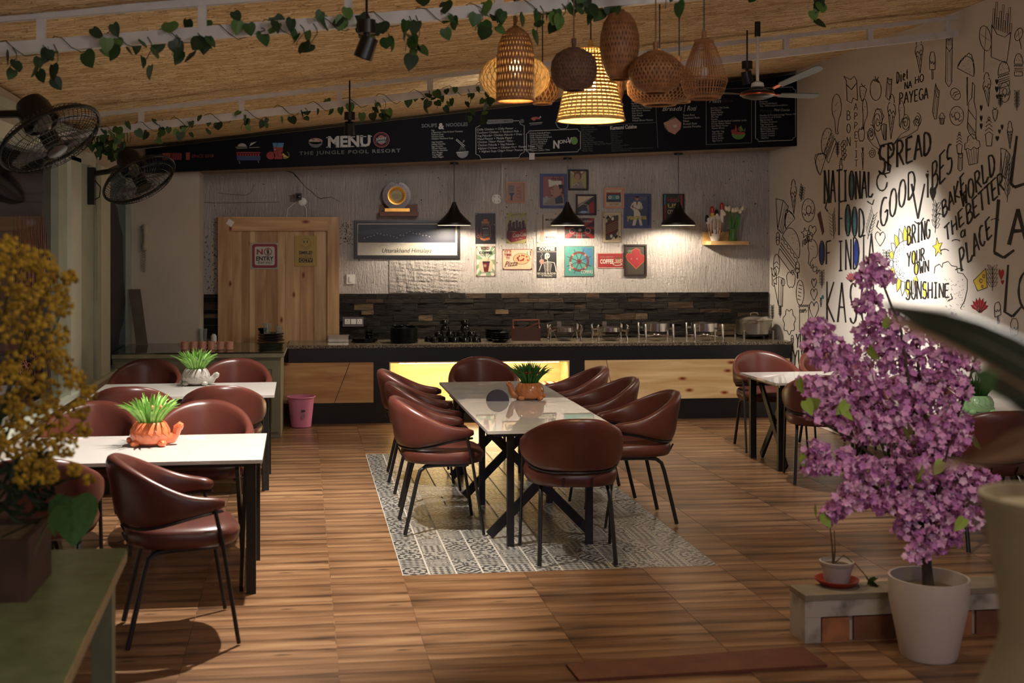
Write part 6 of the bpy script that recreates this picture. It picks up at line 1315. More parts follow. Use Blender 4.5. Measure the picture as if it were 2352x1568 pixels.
# clusters: px,py,rx,ry,depth offset, flowers
CLU=[(2010,612,30,26,0,60),(1985,640,24,18,0,30),(2030,640,26,18,0,36),(2000,690,28,24,0,50),(2020,735,24,22,0,30),(1975,700,20,16,0,20),(2075,775,44,44,.05,110),(1995,760,36,24,.05,50),(2045,740,26,30,.1,40),
(1880,760,38,28,0,70),(1905,810,50,40,0,130),(1865,800,26,22,0,30),(1990,820,60,48,.05,150),(2090,850,70,56,.1,200),(2180,800,54,50,.15,140),(2196,838,50,46,.15,120),(2150,760,30,34,.15,50),(2190,740,20,18,.15,16),(1960,890,70,44,0,170),(1875,895,38,32,-.05,80),(1845,880,16,14,-.05,14),(2060,920,80,50,0,220),(2160,900,70,50,.05,190),
(1900,945,50,34,-.05,90),(1990,980,66,40,-.05,150),(2080,1000,60,44,-.05,150),(2170,1000,60,46,-.1,150),(2205,975,32,30,0,50),(1875,1035,30,24,-.2,60),(1862,1070,26,20,-.2,44),(1905,1068,28,20,-.2,50),(1945,1050,24,22,-.15,30),
(1985,1080,48,34,-.15,110),(2060,1080,54,36,-.1,130),(2140,1080,56,40,-.15,150),(2210,1110,54,44,-.05,130),(2265,1120,36,40,0,80),(2285,1150,20,20,0,24),(1960,1140,48,30,-.2,110),(1920,1170,30,20,-.2,56),(1900,1190,20,14,-.2,24),(2030,1150,40,30,-.15,70),(2100,1160,46,34,-.15,110),(2170,1180,50,38,-.1,120),
(2080,1215,30,22,-.1,50),(2130,1240,36,30,-.15,80),(2190,1230,26,24,-.1,36),(2110,1275,24,18,-.15,30),(2090,1268,14,18,-.15,14),(2160,1262,18,14,-.1,16),(2240,1190,30,24,0,40)]
rr=random.Random(33); mb=MB()
for (x,y,rx,ry,dd,n) in CLU:
    for i in range(int(n*1.15)):
        a=rr.uniform(0,2*PI); q=math.sqrt(rr.random()); ddz=rr.uniform(-1,1)
        p=tp(x+rx*q*cos(a),y+ry*q*sin(a),dd+ddz*(rx/F*5.3)*.8); nrm=Vector((rr.uniform(-1,1),rr.uniform(-1.3,.6),rr.uniform(-.7,1))).normalized(); u=nrm.orthogonal().normalized(); v=nrm.cross(u); s_=rr.uniform(.015,.023)
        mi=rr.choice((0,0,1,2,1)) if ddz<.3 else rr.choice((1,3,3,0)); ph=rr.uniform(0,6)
        for k_ in range(5):
            t0=ph+k_*2*PI/5; d1=u*cos(t0)+v*sin(t0); sd=nrm.cross(d1); mb.add([p,p+(d1*.55+sd*.42)*s_+nrm*.002,p+d1*s_*1.0+nrm*s_*.35,p+(d1*.55-sd*.42)*s_+nrm*.002],[(0,1,2,3)],mi)
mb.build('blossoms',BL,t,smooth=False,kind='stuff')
LG=mat('spring_green_leaf',(142,166,66),.5,var=.2,scale=20); LGM=leafmesh(LG,0); rr=random.Random(5)
for x,y in ((1835,870),(1850,920),(1870,915),(1838,1048),(1890,1180),(1870,1165),(1995,800),(2010,815),(1945,925),(2075,985),(2090,978),(2185,925),(2235,1005),(2110,1090),(2120,1070),(1935,935),(2215,1190),(2165,1060),(2005,860),(2030,735)):
    o=bpy.data.objects.new('leaf',LGM); COL.objects.link(o); o.parent=t; o.location=tp(x,y,-.24)-pot; o.scale=(.05,.065,.05); o.rotation_euler=(R(rr.uniform(-120,-60)),R(rr.uniform(-60,60)),R(rr.uniform(-180,180)))
# ledge of brick and plaster, small pot on it
LP=mat('weathered_whitewash',(172,164,152),.9,var=.12,scale=7,bump=.5,col2=(90,82,70),contrast=(.28,.5)); LT=mat('weathered_ledge_top',(128,116,98),.9,var=.2,scale=10,bump=.6)
zl=.215; a=FL(1850,1478); ax=Vector((1,.045,0)).normalized(); ay=Vector((-.045,1,0)).normalized(); wdt=.17; LL=1.75
le=T('garden_ledge','low whitewashed ledge over orange bricks at the lower right','ledge',a)
def lb(u0,u1,v0,v1,z0,z1): c=a+ax*(u0+u1)/2+ay*(v0+v1)/2+Vector((0,0,(z0+z1)/2)); return (c,ax*(u1-u0)/2,ay*(v1-v0)/2,Vector((0,0,(z1-z0)/2)))
MB().obox(*lb(0,LL,.0,wdt,zl-.025,zl)).build('ledge_top',LT,le,smooth=False)
MB().obox(*lb(.0,LL,.004,wdt-.004,.115,zl-.026)).build('plaster_band',LP,le,smooth=False)
MB().obox(*lb(.0,.075,.004,wdt-.004,.0,.114)).build('end_pier',LP,le,smooth=False)
BK=[mat('orange_brick',(152,98,62),.85,var=.25,scale=14,bump=.4),mat('brown_brick',(108,68,48),.85,var=.25,scale=14,bump=.4)]
x=.085
for i in range(8):
    w_=.13 if i%2==0 else .2
    if x+w_>LL: break
    MB().obox(*lb(x,x+w_,.012,wdt-.01,.0,.108)).build('brick',BK[0 if i in(0,3,6) else 1],le,smooth=False); x+=w_+.022
MB().obox(*lb(.076,LL,.03,wdt-.02,0,.11)).build('mortar_core',LP,le,smooth=False)
p=FL(1922,1342,zl)+Vector((0,0,.001)); k=sc(p); sp_=T('saucer_pot','small white ribbed pot with a sprout on a red saucer, on the ledge','plant pot',p); RSC=mat('red_plastic_saucer',(150,44,28),.4)
MB().lathe([(.001,0),(36*k,0),(48*k,10*k),(50*k,14*k),(47*k,14*k),(36*k,4*k),(.001,3*k)],32,p).build('saucer',RSC,sp_)
pr_=[]; mb=MB(); n=48; prof=[(26,5),(28,14),(34,42),(34,44),(38,46),(38.5,54),(36,55),(34,48),(30,44),(.02,43)]
vs=[];fs=[]
for i,(r_,z_) in enumerate(prof):
    for j in range(n): r2=r_*(1+(.02 if j%2 else -.01) if i<3 else 1); vs.append(p+Vector((r2*k*cos(2*PI*j/n),r2*k*sin(2*PI*j/n),z_*k)))
for i in range(len(prof)-1):
    for j in range(n): fs.append((i*n+j,i*n+(j+1)%n,(i+1)*n+(j+1)%n,(i+1)*n+j))
fs.append(tuple(range(n-1,-1,-1))); mb.add(vs,fs).build('ribbed_pot',POTW,sp_,auto=60)
MB().lathe([(.001,48*k),(31*k,46*k)],20,p).build('soil',M['dry_soil'],sp_)
q=p+Vector((-8*k,0,46*k)); mb=MB(); mb.tube([q,q+Vector((-3*k,0,40*k)),q+Vector((-8*k,0,85*k))],[3*k,2*k,1.2*k],6); mb.tube([q,q+Vector((4*k,0,30*k)),q+Vector((2*k,0,78*k))],[2.4*k,1.6*k,1*k],6); mb.tube([q+Vector((4*k,0,4*k)),q+Vector((22*k,-.01,22*k)),q+Vector((50*k,-.02,0)),q+Vector((74*k,-.03,-28*k))],[1.6*k,1.4*k,1.2*k,1*k],6); mb.build('stem',mat('brown_stem',(104,84,52),.7),sp_)
for dx_,dz_,s_ in ((78,-32,.07),(92,-28,.05)):
    o=bpy.data.objects.new('leaf',LM[2]); COL.objects.link(o); o.parent=sp_; o.location=Vector(((-8+dx_)*k,-.04,(46+dz_)*k)); o.scale=(s_,s_,s_); o.rotation_euler=(R(-40),R(20),R(-60 if s_>.06 else 30))
# ================= RIGHT FOREGROUND URN AND LEAVES =================
c=P(2420,1568,2.15); k=sc(c); r0=150*k
ur=T('stone_urn','large blurred beige urn planter at the right edge','urn',Vector((c.x,c.y,0)))
UM=mat('beige_stone_urn',(140,126,98),.8,var=.08,scale=5)
zz=lambda py:H-(py-HY)*k
MB().lathe([(.001,0),(185*k,0),(185*k,zz(1640)),(165*k,zz(1600)),(140*k,zz(1545)),(122*k,zz(1500)),(112*k,zz(1450)),(122*k,zz(1350)),(140*k,zz(1240)),(152*k,zz(1170)),(160*k,zz(1150)),(160*k,zz(1138)),(150*k,zz(1138)),(140*k,zz(1170)),(.001,zz(1180))],48,Vector((c.x,c.y,0))).build('urn_body',UM,ur)
fo=T('big_leaf_plant','large dark green leaves arching in from the right edge, out of focus','plant',Vector((c.x,c.y,zz(1178))))
MB().tube([Vector((c.x,c.y,zz(1178))),P(2500,1000,2.05),P(2480,900,1.8),P(2430,862,1.36)],[.009,.008,.007,.005],8).build('stem',mat('leaf_stem',(60,70,40),.6),fo)
def bigleaf(pts,ws,m,und,n_=Vector((0,0,1))):
    vs=[];fs=[]; nn_=len(pts)
    for i,(p,w_) in enumerate(zip(pts,ws)):
        tdir=(pts[min(i+1,nn_-1)]-pts[max(i-1,0)]).normalized(); sd=tdir.cross(fwd).normalized(); 
        sd=(sd*.75+fwd*.65).normalized()
        vs+=[p-sd*w_,p-sd*w_*.5+Vector((0,0,.25*w_)),p,p+sd*w_*.5+Vector((0,0,.25*w_)),p+sd*w_]
    for i in range(nn_-1):
        for j in range(4): fs.append((5*i+j,5*i+j+1,5*i+j+6,5*i+j+5))
    me=MB(); me.add(vs,fs); return me
DL=mat('dark_leaf',(22,32,20),.4,var=.3); PLF=mat('pale_leaf_edge',(150,116,92),.6,var=.15); GLF=mat('mid_green_leaf',(64,96,50),.5,var=.2)
P1=[(2020,697,1.45),(2090,722,1.42),(2170,745,1.4),(2250,775,1.38),(2330,815,1.36),(2420,865,1.34)]
W1=[.002,.014,.024,.030,.034,.034]
bigleaf([P(*q) for q in P1],W1,DL,PLF).build('leaf_blade',DL,fo)
bigleaf([P(x,y+26+i*3,d-.01) for i,(x,y,d) in enumerate(P1)],[w*.50 for w in W1],PLF,PLF).build('leaf_edge',PLF,fo)
bigleaf([P(2240,872,1.6),P(2290,878,1.55),P(2350,892,1.5),P(2430,905,1.45)],[.012,.026,.032,.03],GLF,GLF).build('leaf_blade',GLF,fo)
bigleaf([P(2285,880,1.5),P(2340,900,1.45),P(2430,930,1.42)],[.01,.03,.035],DL,DL).build('leaf_blade',DL,fo)
bigleaf([P(2215,1062,1.55),P(2270,1035,1.5),P(2330,1010,1.45),P(2420,985,1.4)],[.003,.010,.014,.014],PLF,PLF).build('leaf_edge',PLF,fo)
bigleaf([P(2120,1085,1.6),P(2200,1062,1.58),P(2290,1050,1.52),P(2400,1030,1.45)],[.002,.006,.009,.01],PLF,PLF).build('leaf_edge',PLF,fo)
# ================= LEFT FOREGROUND =================
tb=T('glass_side_table','grey-green table with a greenish glass top in the near left corner','table',FL(100,1500))
q=[FL(292,1258,.70),FL(146,1568,.70),FL(100,1668,.70),Vector((-1.75,FL(100,1668,.70).y,.70)),Vector((-1.75,FL(292,1258,.70).y,.70))]
MB().prism([Vector((p.x,p.y,.692)) for p in q],(0,0,.008)).build('glass_top',mat('greenish_glass_top',(112,122,84),.22,var=.15,spec=.8),tb,smooth=False)
cen=Vector((sum(p.x for p in q)/5,sum(p.y for p in q)/5,0)); GE=mat('side_table_edge',(140,124,92),.5)
MB().prism([Vector((p.x,p.y,.655)) for p in q],(0,0,.036)).build('table_frame',GE,tb,smooth=False)
GG=mat('side_table_green',(112,118,94),.5,var=.08)
for s_ in ((q[0]+Vector((-.07,-.07,0))),(q[2]+Vector((-.05,.10,0))),(Vector((-1.68,q[4].y-.07,0))),(Vector((-1.68,q[3].y+.1,0)))):
    MB().box((s_.x-.035,s_.y-.035,0),(s_.x+.035,s_.y+.035,.655)).build('leg',GG,tb,smooth=False)
bx=FL(40,1330,.70); zb3=.70
pb=T('planter_box','dark wooden planter box with yellow blossom branches on the glass side table','planter',Vector((bx.x,bx.y,.7)))
WB=mat('box_wood_dark',(70,46,34),.7,var=.25,scale=10)
x0_,x1_=P(-120,1200,3.95).x,P(108,1200,3.95).x; y0_,y1_=3.80,4.12
for a_,b_2 in (((x0_,y0_,.7),(x1_,y0_+.02,.89)),((x0_,y1_-.02,.7),(x1_,y1_,.89)),((x0_,y0_+.02,.7),(x0_+.02,y1_-.02,.89)),((x1_-.02,y0_+.02,.7),(x1_,y1_-.02,.89))): MB().box(a_,b_2).build('side_board',WB,pb,smooth=False)
MB().box((x0_+.02,y0_+.02,.705),(x1_-.02,y1_-.02,.87)).build('soil',M['dry_soil'],pb,smooth=False)
YB_=[mat('mustard_blossom',(170,134,30),.8,var=.25,scale=20),mat('mustard_dark',(126,94,20),.8,var=.25,scale=20)]
rr=random.Random(12); mb=MB(); root=Vector(((x0_+x1_)/2-.05,(y0_+y1_)/2,.87))
CY=[(20,560,26),(60,590,34),(100,610,40),(30,640,50),(120,655,46),(160,640,22),(75,700,60),(140,700,34),(20,740,60),(110,770,60),(60,830,60),(140,830,34),(20,880,60),(100,900,50),(170,870,30),(205,900,22),(50,950,50),(120,960,46),(180,940,30),(30,1010,50),(90,1030,50),(150,1020,36),(190,985,22),(110,1085,34),(60,1090,40),(170,1080,20),(205,1100,16),(5,600,26)]
for x,y,r_ in CY:
    for i in range(int(r_*2.0)):
        a=rr.uniform(0,2*PI); qq=math.sqrt(rr.random()); p=P(x+r_*.82*qq*cos(a),y+r_*.82*qq*sin(a),3.45+rr.uniform(-.22,.35)*(.4+r_/60)); mb.sph(p,rr.uniform(.004,.009),5,3,mi=rr.choice((0,0,1)))
mb.build('yellow_blossoms',YB_,pb,kind='stuff')
for x,y in ((30,600),(110,640),(150,700),(190,900),(200,960),(200,1090),(60,760),(120,1000),(20,900)):
    p=P(x,y,3.5); MB().tube([root,root.lerp(p,.5)+Vector((0,0,.05)),p],[.006,.004,.002],5).build('branch',STV,pb)
mb=MB()
for i in range(90):
    p=P(rr.uniform(0,120),rr.uniform(1060,1190),rr.uniform(3.55,3.9)); blade(mb,p,p+Vector((rr.uniform(-.06,.06),rr.uniform(-.04,.02),rr.uniform(-.03,.08))),.008)
mb.build('dark_foliage',mat('foliage_dark',(34,48,26),.6,var=.3),pb,kind='stuff')
DLM=leafmesh(mat('heart_leaf_green',(62,98,48),.45,var=.2,scale=8),0)
for x,y,s_,rx,rz in ((168,1142,.145,-75,10),(150,1160,.10,-60,60),(110,1205,.09,-60,100)):
    o=bpy.data.objects.new('heart_leaf',DLM); COL.objects.link(o); o.parent=pb; o.location=P(x,y,3.62)-OFF[pb.name]; o.scale=(s_,s_,s_); o.rotation_euler=(R(rx),0,R(rz))
MB().tube([root+Vector((.1,-.03,0)),P(120,1180,3.7),P(165,1150,3.62)],.003,5).build('leaf_stem',STV,pb)
# ================= PAINTED MURAL ON THE RIGHT WALL =================
INK=mat('mural_ink',(38,34,32),.7,var=.3,scale=30); INKT=mat('mural_ink_thin',(58,50,46),.7,var=.3,scale=30); MTE=mat('mural_teal',(52,104,128),.7,var=.3,scale=30,col2=(90,140,150)); MBL=mat('mural_blue',(36,60,150),.7,var=.3,scale=30)
MYE=mat('mural_yellow',(226,196,74),.7,var=.15,scale=20); MRE=mat('mural_red',(170,40,50),.7,var=.2,scale=20); MPK=mat('mural_pink',(206,110,116),.7,var=.2,scale=20); MBR=mat('mural_brown',(92,56,46),.7,var=.3,scale=30)
arc=lambda cx,cy,rx,ry,a0,a1,n=8:[(cx+rx*cos(R(a0+(a1-a0)*i/n)),cy+ry*sin(R(a0+(a1-a0)*i/n))) for i in range(n+1)]
GL={'A':[[(0,0),(.5,1),(1,0)],[(.2,.38),(.82,.38)]],
'B':[[(.1,0),(.1,1)],[(.1,1)]+arc(.35,.77,.45,.23,90,-90)+[(.1,.54)],[(.1,.54)]+arc(.4,.27,.55,.27,90,-90)+[(.1,0)]],
'C':[arc(.55,.5,.5,.5,50,310,12)],'D':[[(.1,0),(.1,1)],[(.1,1)]+arc(.25,.5,.7,.5,90,-90,10)+[(.1,0)]],
'E':[[(.95,1),(.15,1),(.12,0),(1,0)],[(.12,.52),(.75,.52)]],'F':[[(.1,0),(.12,1),(1,1.05)],[(.12,.5),(.75,.52)]],
'G':[arc(.55,.5,.5,.5,50,330,12)+[(.98,.45),(.6,.45)]],'H':[[(.1,0),(.1,1)],[(.9,0),(.9,1)],[(.1,.5),(.9,.52)]],
'I':[[(.5,0),(.5,1)],[(.2,1),(.8,1)],[(.2,0),(.8,0)]],'i':[[(.5,0),(.5,.7)],[(.45,.9),(.55,.92)]],
'K':[[(.1,0),(.1,1)],[(.95,1),(.1,.42),(1,0)]],'L':[[(.15,1),(.1,.05),(.6,0),(1,.14)]],
'M':[[(.02,0),(.12,1),(.5,.35),(.88,1),(1,0)]],'N':[[(.1,0),(.1,1),(.9,0),(.92,1)]],'O':[arc(.5,.5,.45,.5,90,450,14)],
'P':[[(.1,0),(.1,1)],[(.1,1)]+arc(.35,.74,.5,.26,90,-90)+[(.1,.48)]],
'R':[[(.1,0),(.1,1)],[(.1,1)]+arc(.35,.75,.5,.25,90,-90)+[(.1,.5)],[(.35,.5),(1,-.02)]],
'S':[arc(.52,.74,.36,.26,40,250,9)+arc(.48,.26,.42,.27,85,-150,9)],'T':[[(.5,0),(.5,1)],[(0,1),(1,1.02)]],
'U':[[(.1,1),(.1,.35)]+arc(.5,.32,.4,.32,180,360,8)+[(.9,1)]],'V':[[(0,1),(.48,0),(1,1)]],'W':[[(0,1),(.25,0),(.5,.6),(.75,0),(1,1)]],
'Y':[[(0,1),(.5,.5),(1,1)],[(.5,.5),(.42,-.05)]],'w':[arc(.28,.4,.26,.42,200,360,6)+arc(.74,.4,.26,.42,200,340,6)],
'a':[arc(.45,.35,.35,.33,60,400,10),[(.82,.7),(.82,.1),(1,0)]],'d':[arc(.4,.3,.32,.3,90,450,10),[(.75,1.1),(.76,0)]],'e':[[(.15,.35),(.8,.4)]+arc(.48,.35,.34,.33,20,310,10)],'o':[arc(.5,.32,.38,.32,90,450,10)],'t':[[(.5,1),(.5,.1),(.75,0)],[(.2,.7),(.85,.72)]],"'":[[(.5,1.1),(.4,.85)]],'-':[[(.2,.5),(.8,.5)]],'!':[[(.5,1),(.5,.3)],[(.5,.08),(.5,0)]]}
mw=lambda x,y:PX(x,y,XR)
MU=Art(mw,(-1,0,0),.0012,.0004); MD_=Art(mw,(-1,0,0),.0012,.0004)
def sw(A,pts,wd,m=None,L=1,closed=False):
    if closed: pts=list(pts)+[pts[0]]; closed=False
    parts=[[pts[0]]]
    for i in range(1,len(pts)):
        parts[-1].append(pts[i])
        if i<len(pts)-1:
            a=(pts[i][0]-pts[i-1][0],pts[i][1]-pts[i-1][1]); b=(pts[i+1][0]-pts[i][0],pts[i+1][1]-pts[i][1])
            if a[0]*b[0]+a[1]*b[1]<.45*math.hypot(*a)*math.hypot(*b): parts.append([pts[i]])
    if len(parts)>1:
        for p_ in parts: sw(A,p_,wd,m,L)
        return
    n=len(pts); w_=[wd*.82*(.72+.5*abs(sin(i*1.3+n))) for i in range(n+(1 if closed else 0))]; A.line(pts,w_,m or INK,L,closed)
def ltext(s_,x0,y0,x1,y1,h0,h1,wd,gap=.18,m=None,tx=0,fills={}):
    """hand lettering: baseline from (x0,y0) to (x1,y1) in pixels, letter heights h0..h1, tx = tilt of the up direction"""
    n=len(s_); wd*=1.45
    for i,c in enumerate(s_):
        if c==' ' or c not in GL: continue
        ta,tb_=i/n,(i+1-gap)/n; h=h0+(h1-h0)*(i+.5)/n
        def mp(q): t_=ta+(tb_-ta)*q[0]; return (x0+(x1-x0)*t_+tx*h*q[1],y0+(y1-y0)*t_-h*q[1])
        if i in fills: MU.poly([mp(q) for q in arc(.5,.5,.38,.44,0,360,14)[:-1]],fills[i],0)
        for st in GL[c]: sw(MU,[mp(q) for q in st],wd,m)
ltext('NATIONAL',1893,468,2008,452,78,58,3.6,fills={4:MTE}); ltext('FOOD',1926,540,1988,545,78,62,3.4,fills={1:MTE,2:MTE}); ltext('OF',1882,608,1912,606,56,50,3,fills={0:MBL})
ltext('INDIA',1924,622,2012,612,66,78,3,fills={2:MBL}); ltext('KASOL',1898,738,2030,745,92,90,3.4,gap=.3)
ltext('SPREAD',2018,402,2142,350,66,50,4.2); sw(MU,arc(2026,418,12,20,0,330,12),4); 
ltext('GOOD',2022,527,2106,440,64,60,3.4); ltext('V',2094,502,2124,502,80,80,3.6,gap=0); ltext('iBES',2124,462,2190,388,66,66,3.4,gap=.1)
def vtext(s,x,y0,y1,w_,wd,dx=0):
    n=len(s)
    for i,c in enumerate(s):
        h=(y1-y0)/n
        for st in GL.get(c,[]): sw(MU,[(x+dx*i+w_*q[0],y0+h*(i+.85)-h*.7*q[1]) for q in st],wd)
vtext('BON',1945,250,340,9,2.0); vtext('APPETIT',1962,234,386,8,1.7,.2)
ltext('Diet'.replace('D','D').replace('i','i'),2060,192,2088,180,26,22,2.2); ltext('NA',2078,205,2096,201,16,16,2); ltext('HO',2102,193,2124,186,16,18,2); ltext('PAYEGA',2066,240,2134,226,26,26,2.2)
ltext('BRING',2084,563,2138,546,42,44,3,fills={0:MYE}); ltext('YOUR',2084,612,2126,596,32,28,2.6,fills={1:MYE}); ltext('OWN',2100,632,2136,622,28,26,2.6,fills={0:MYE}); ltext('SUNSHINE',2080,688,2182,682,46,30,2.8,gap=.1,fills={3:MYE})
ltext('BAKE',2166,500,2222,434,34,42,3.4,tx=-.1); ltext('THE',2172,556,2218,508,32,34,3.2,tx=-.1); ltext('WORLD',2210,478,2290,392,40,48,3.6,tx=-.1); ltext('a',2206,548,2222,540,24,24,3); ltext('BETTER',2222,516,2308,436,42,44,3.6,gap=.05,tx=-.1); ltext('PLACE',2208,624,2282,536,50,42,3.6,tx=-.12)
for x,y in ((2158,497),(2170,578),(2196,556),(2204,622),(2286,508)): sw(MU,arc(x,y,10,6,200,340,6),2.4)
sw(MU,[(2336,312),(2322,420),(2330,430),(2360,420)],8); sw(MU,[(2294,458),(2284,580),(2306,592),(2330,574)],8); ltext('A',2318,562,2358,560,82,80,7,gap=0); sw(MU,[(2316,608),(2308,716),(2326,727),(2346,705)],7); sw(MU,arc(2362,668,22,46,90,270,10),6)
sw(MU,[(2300,352),(2296,420)],2)
ltext('YUM',1829,797,1856,797,30,34,2.2); ltext('YUMMY',1822,838,1880,838,34,36,2.2); ltext('FOOD',1844,568,1860,552,14,13,1.4); ltext('CHIPS',1838,718,1853,717,8,8,1.0)
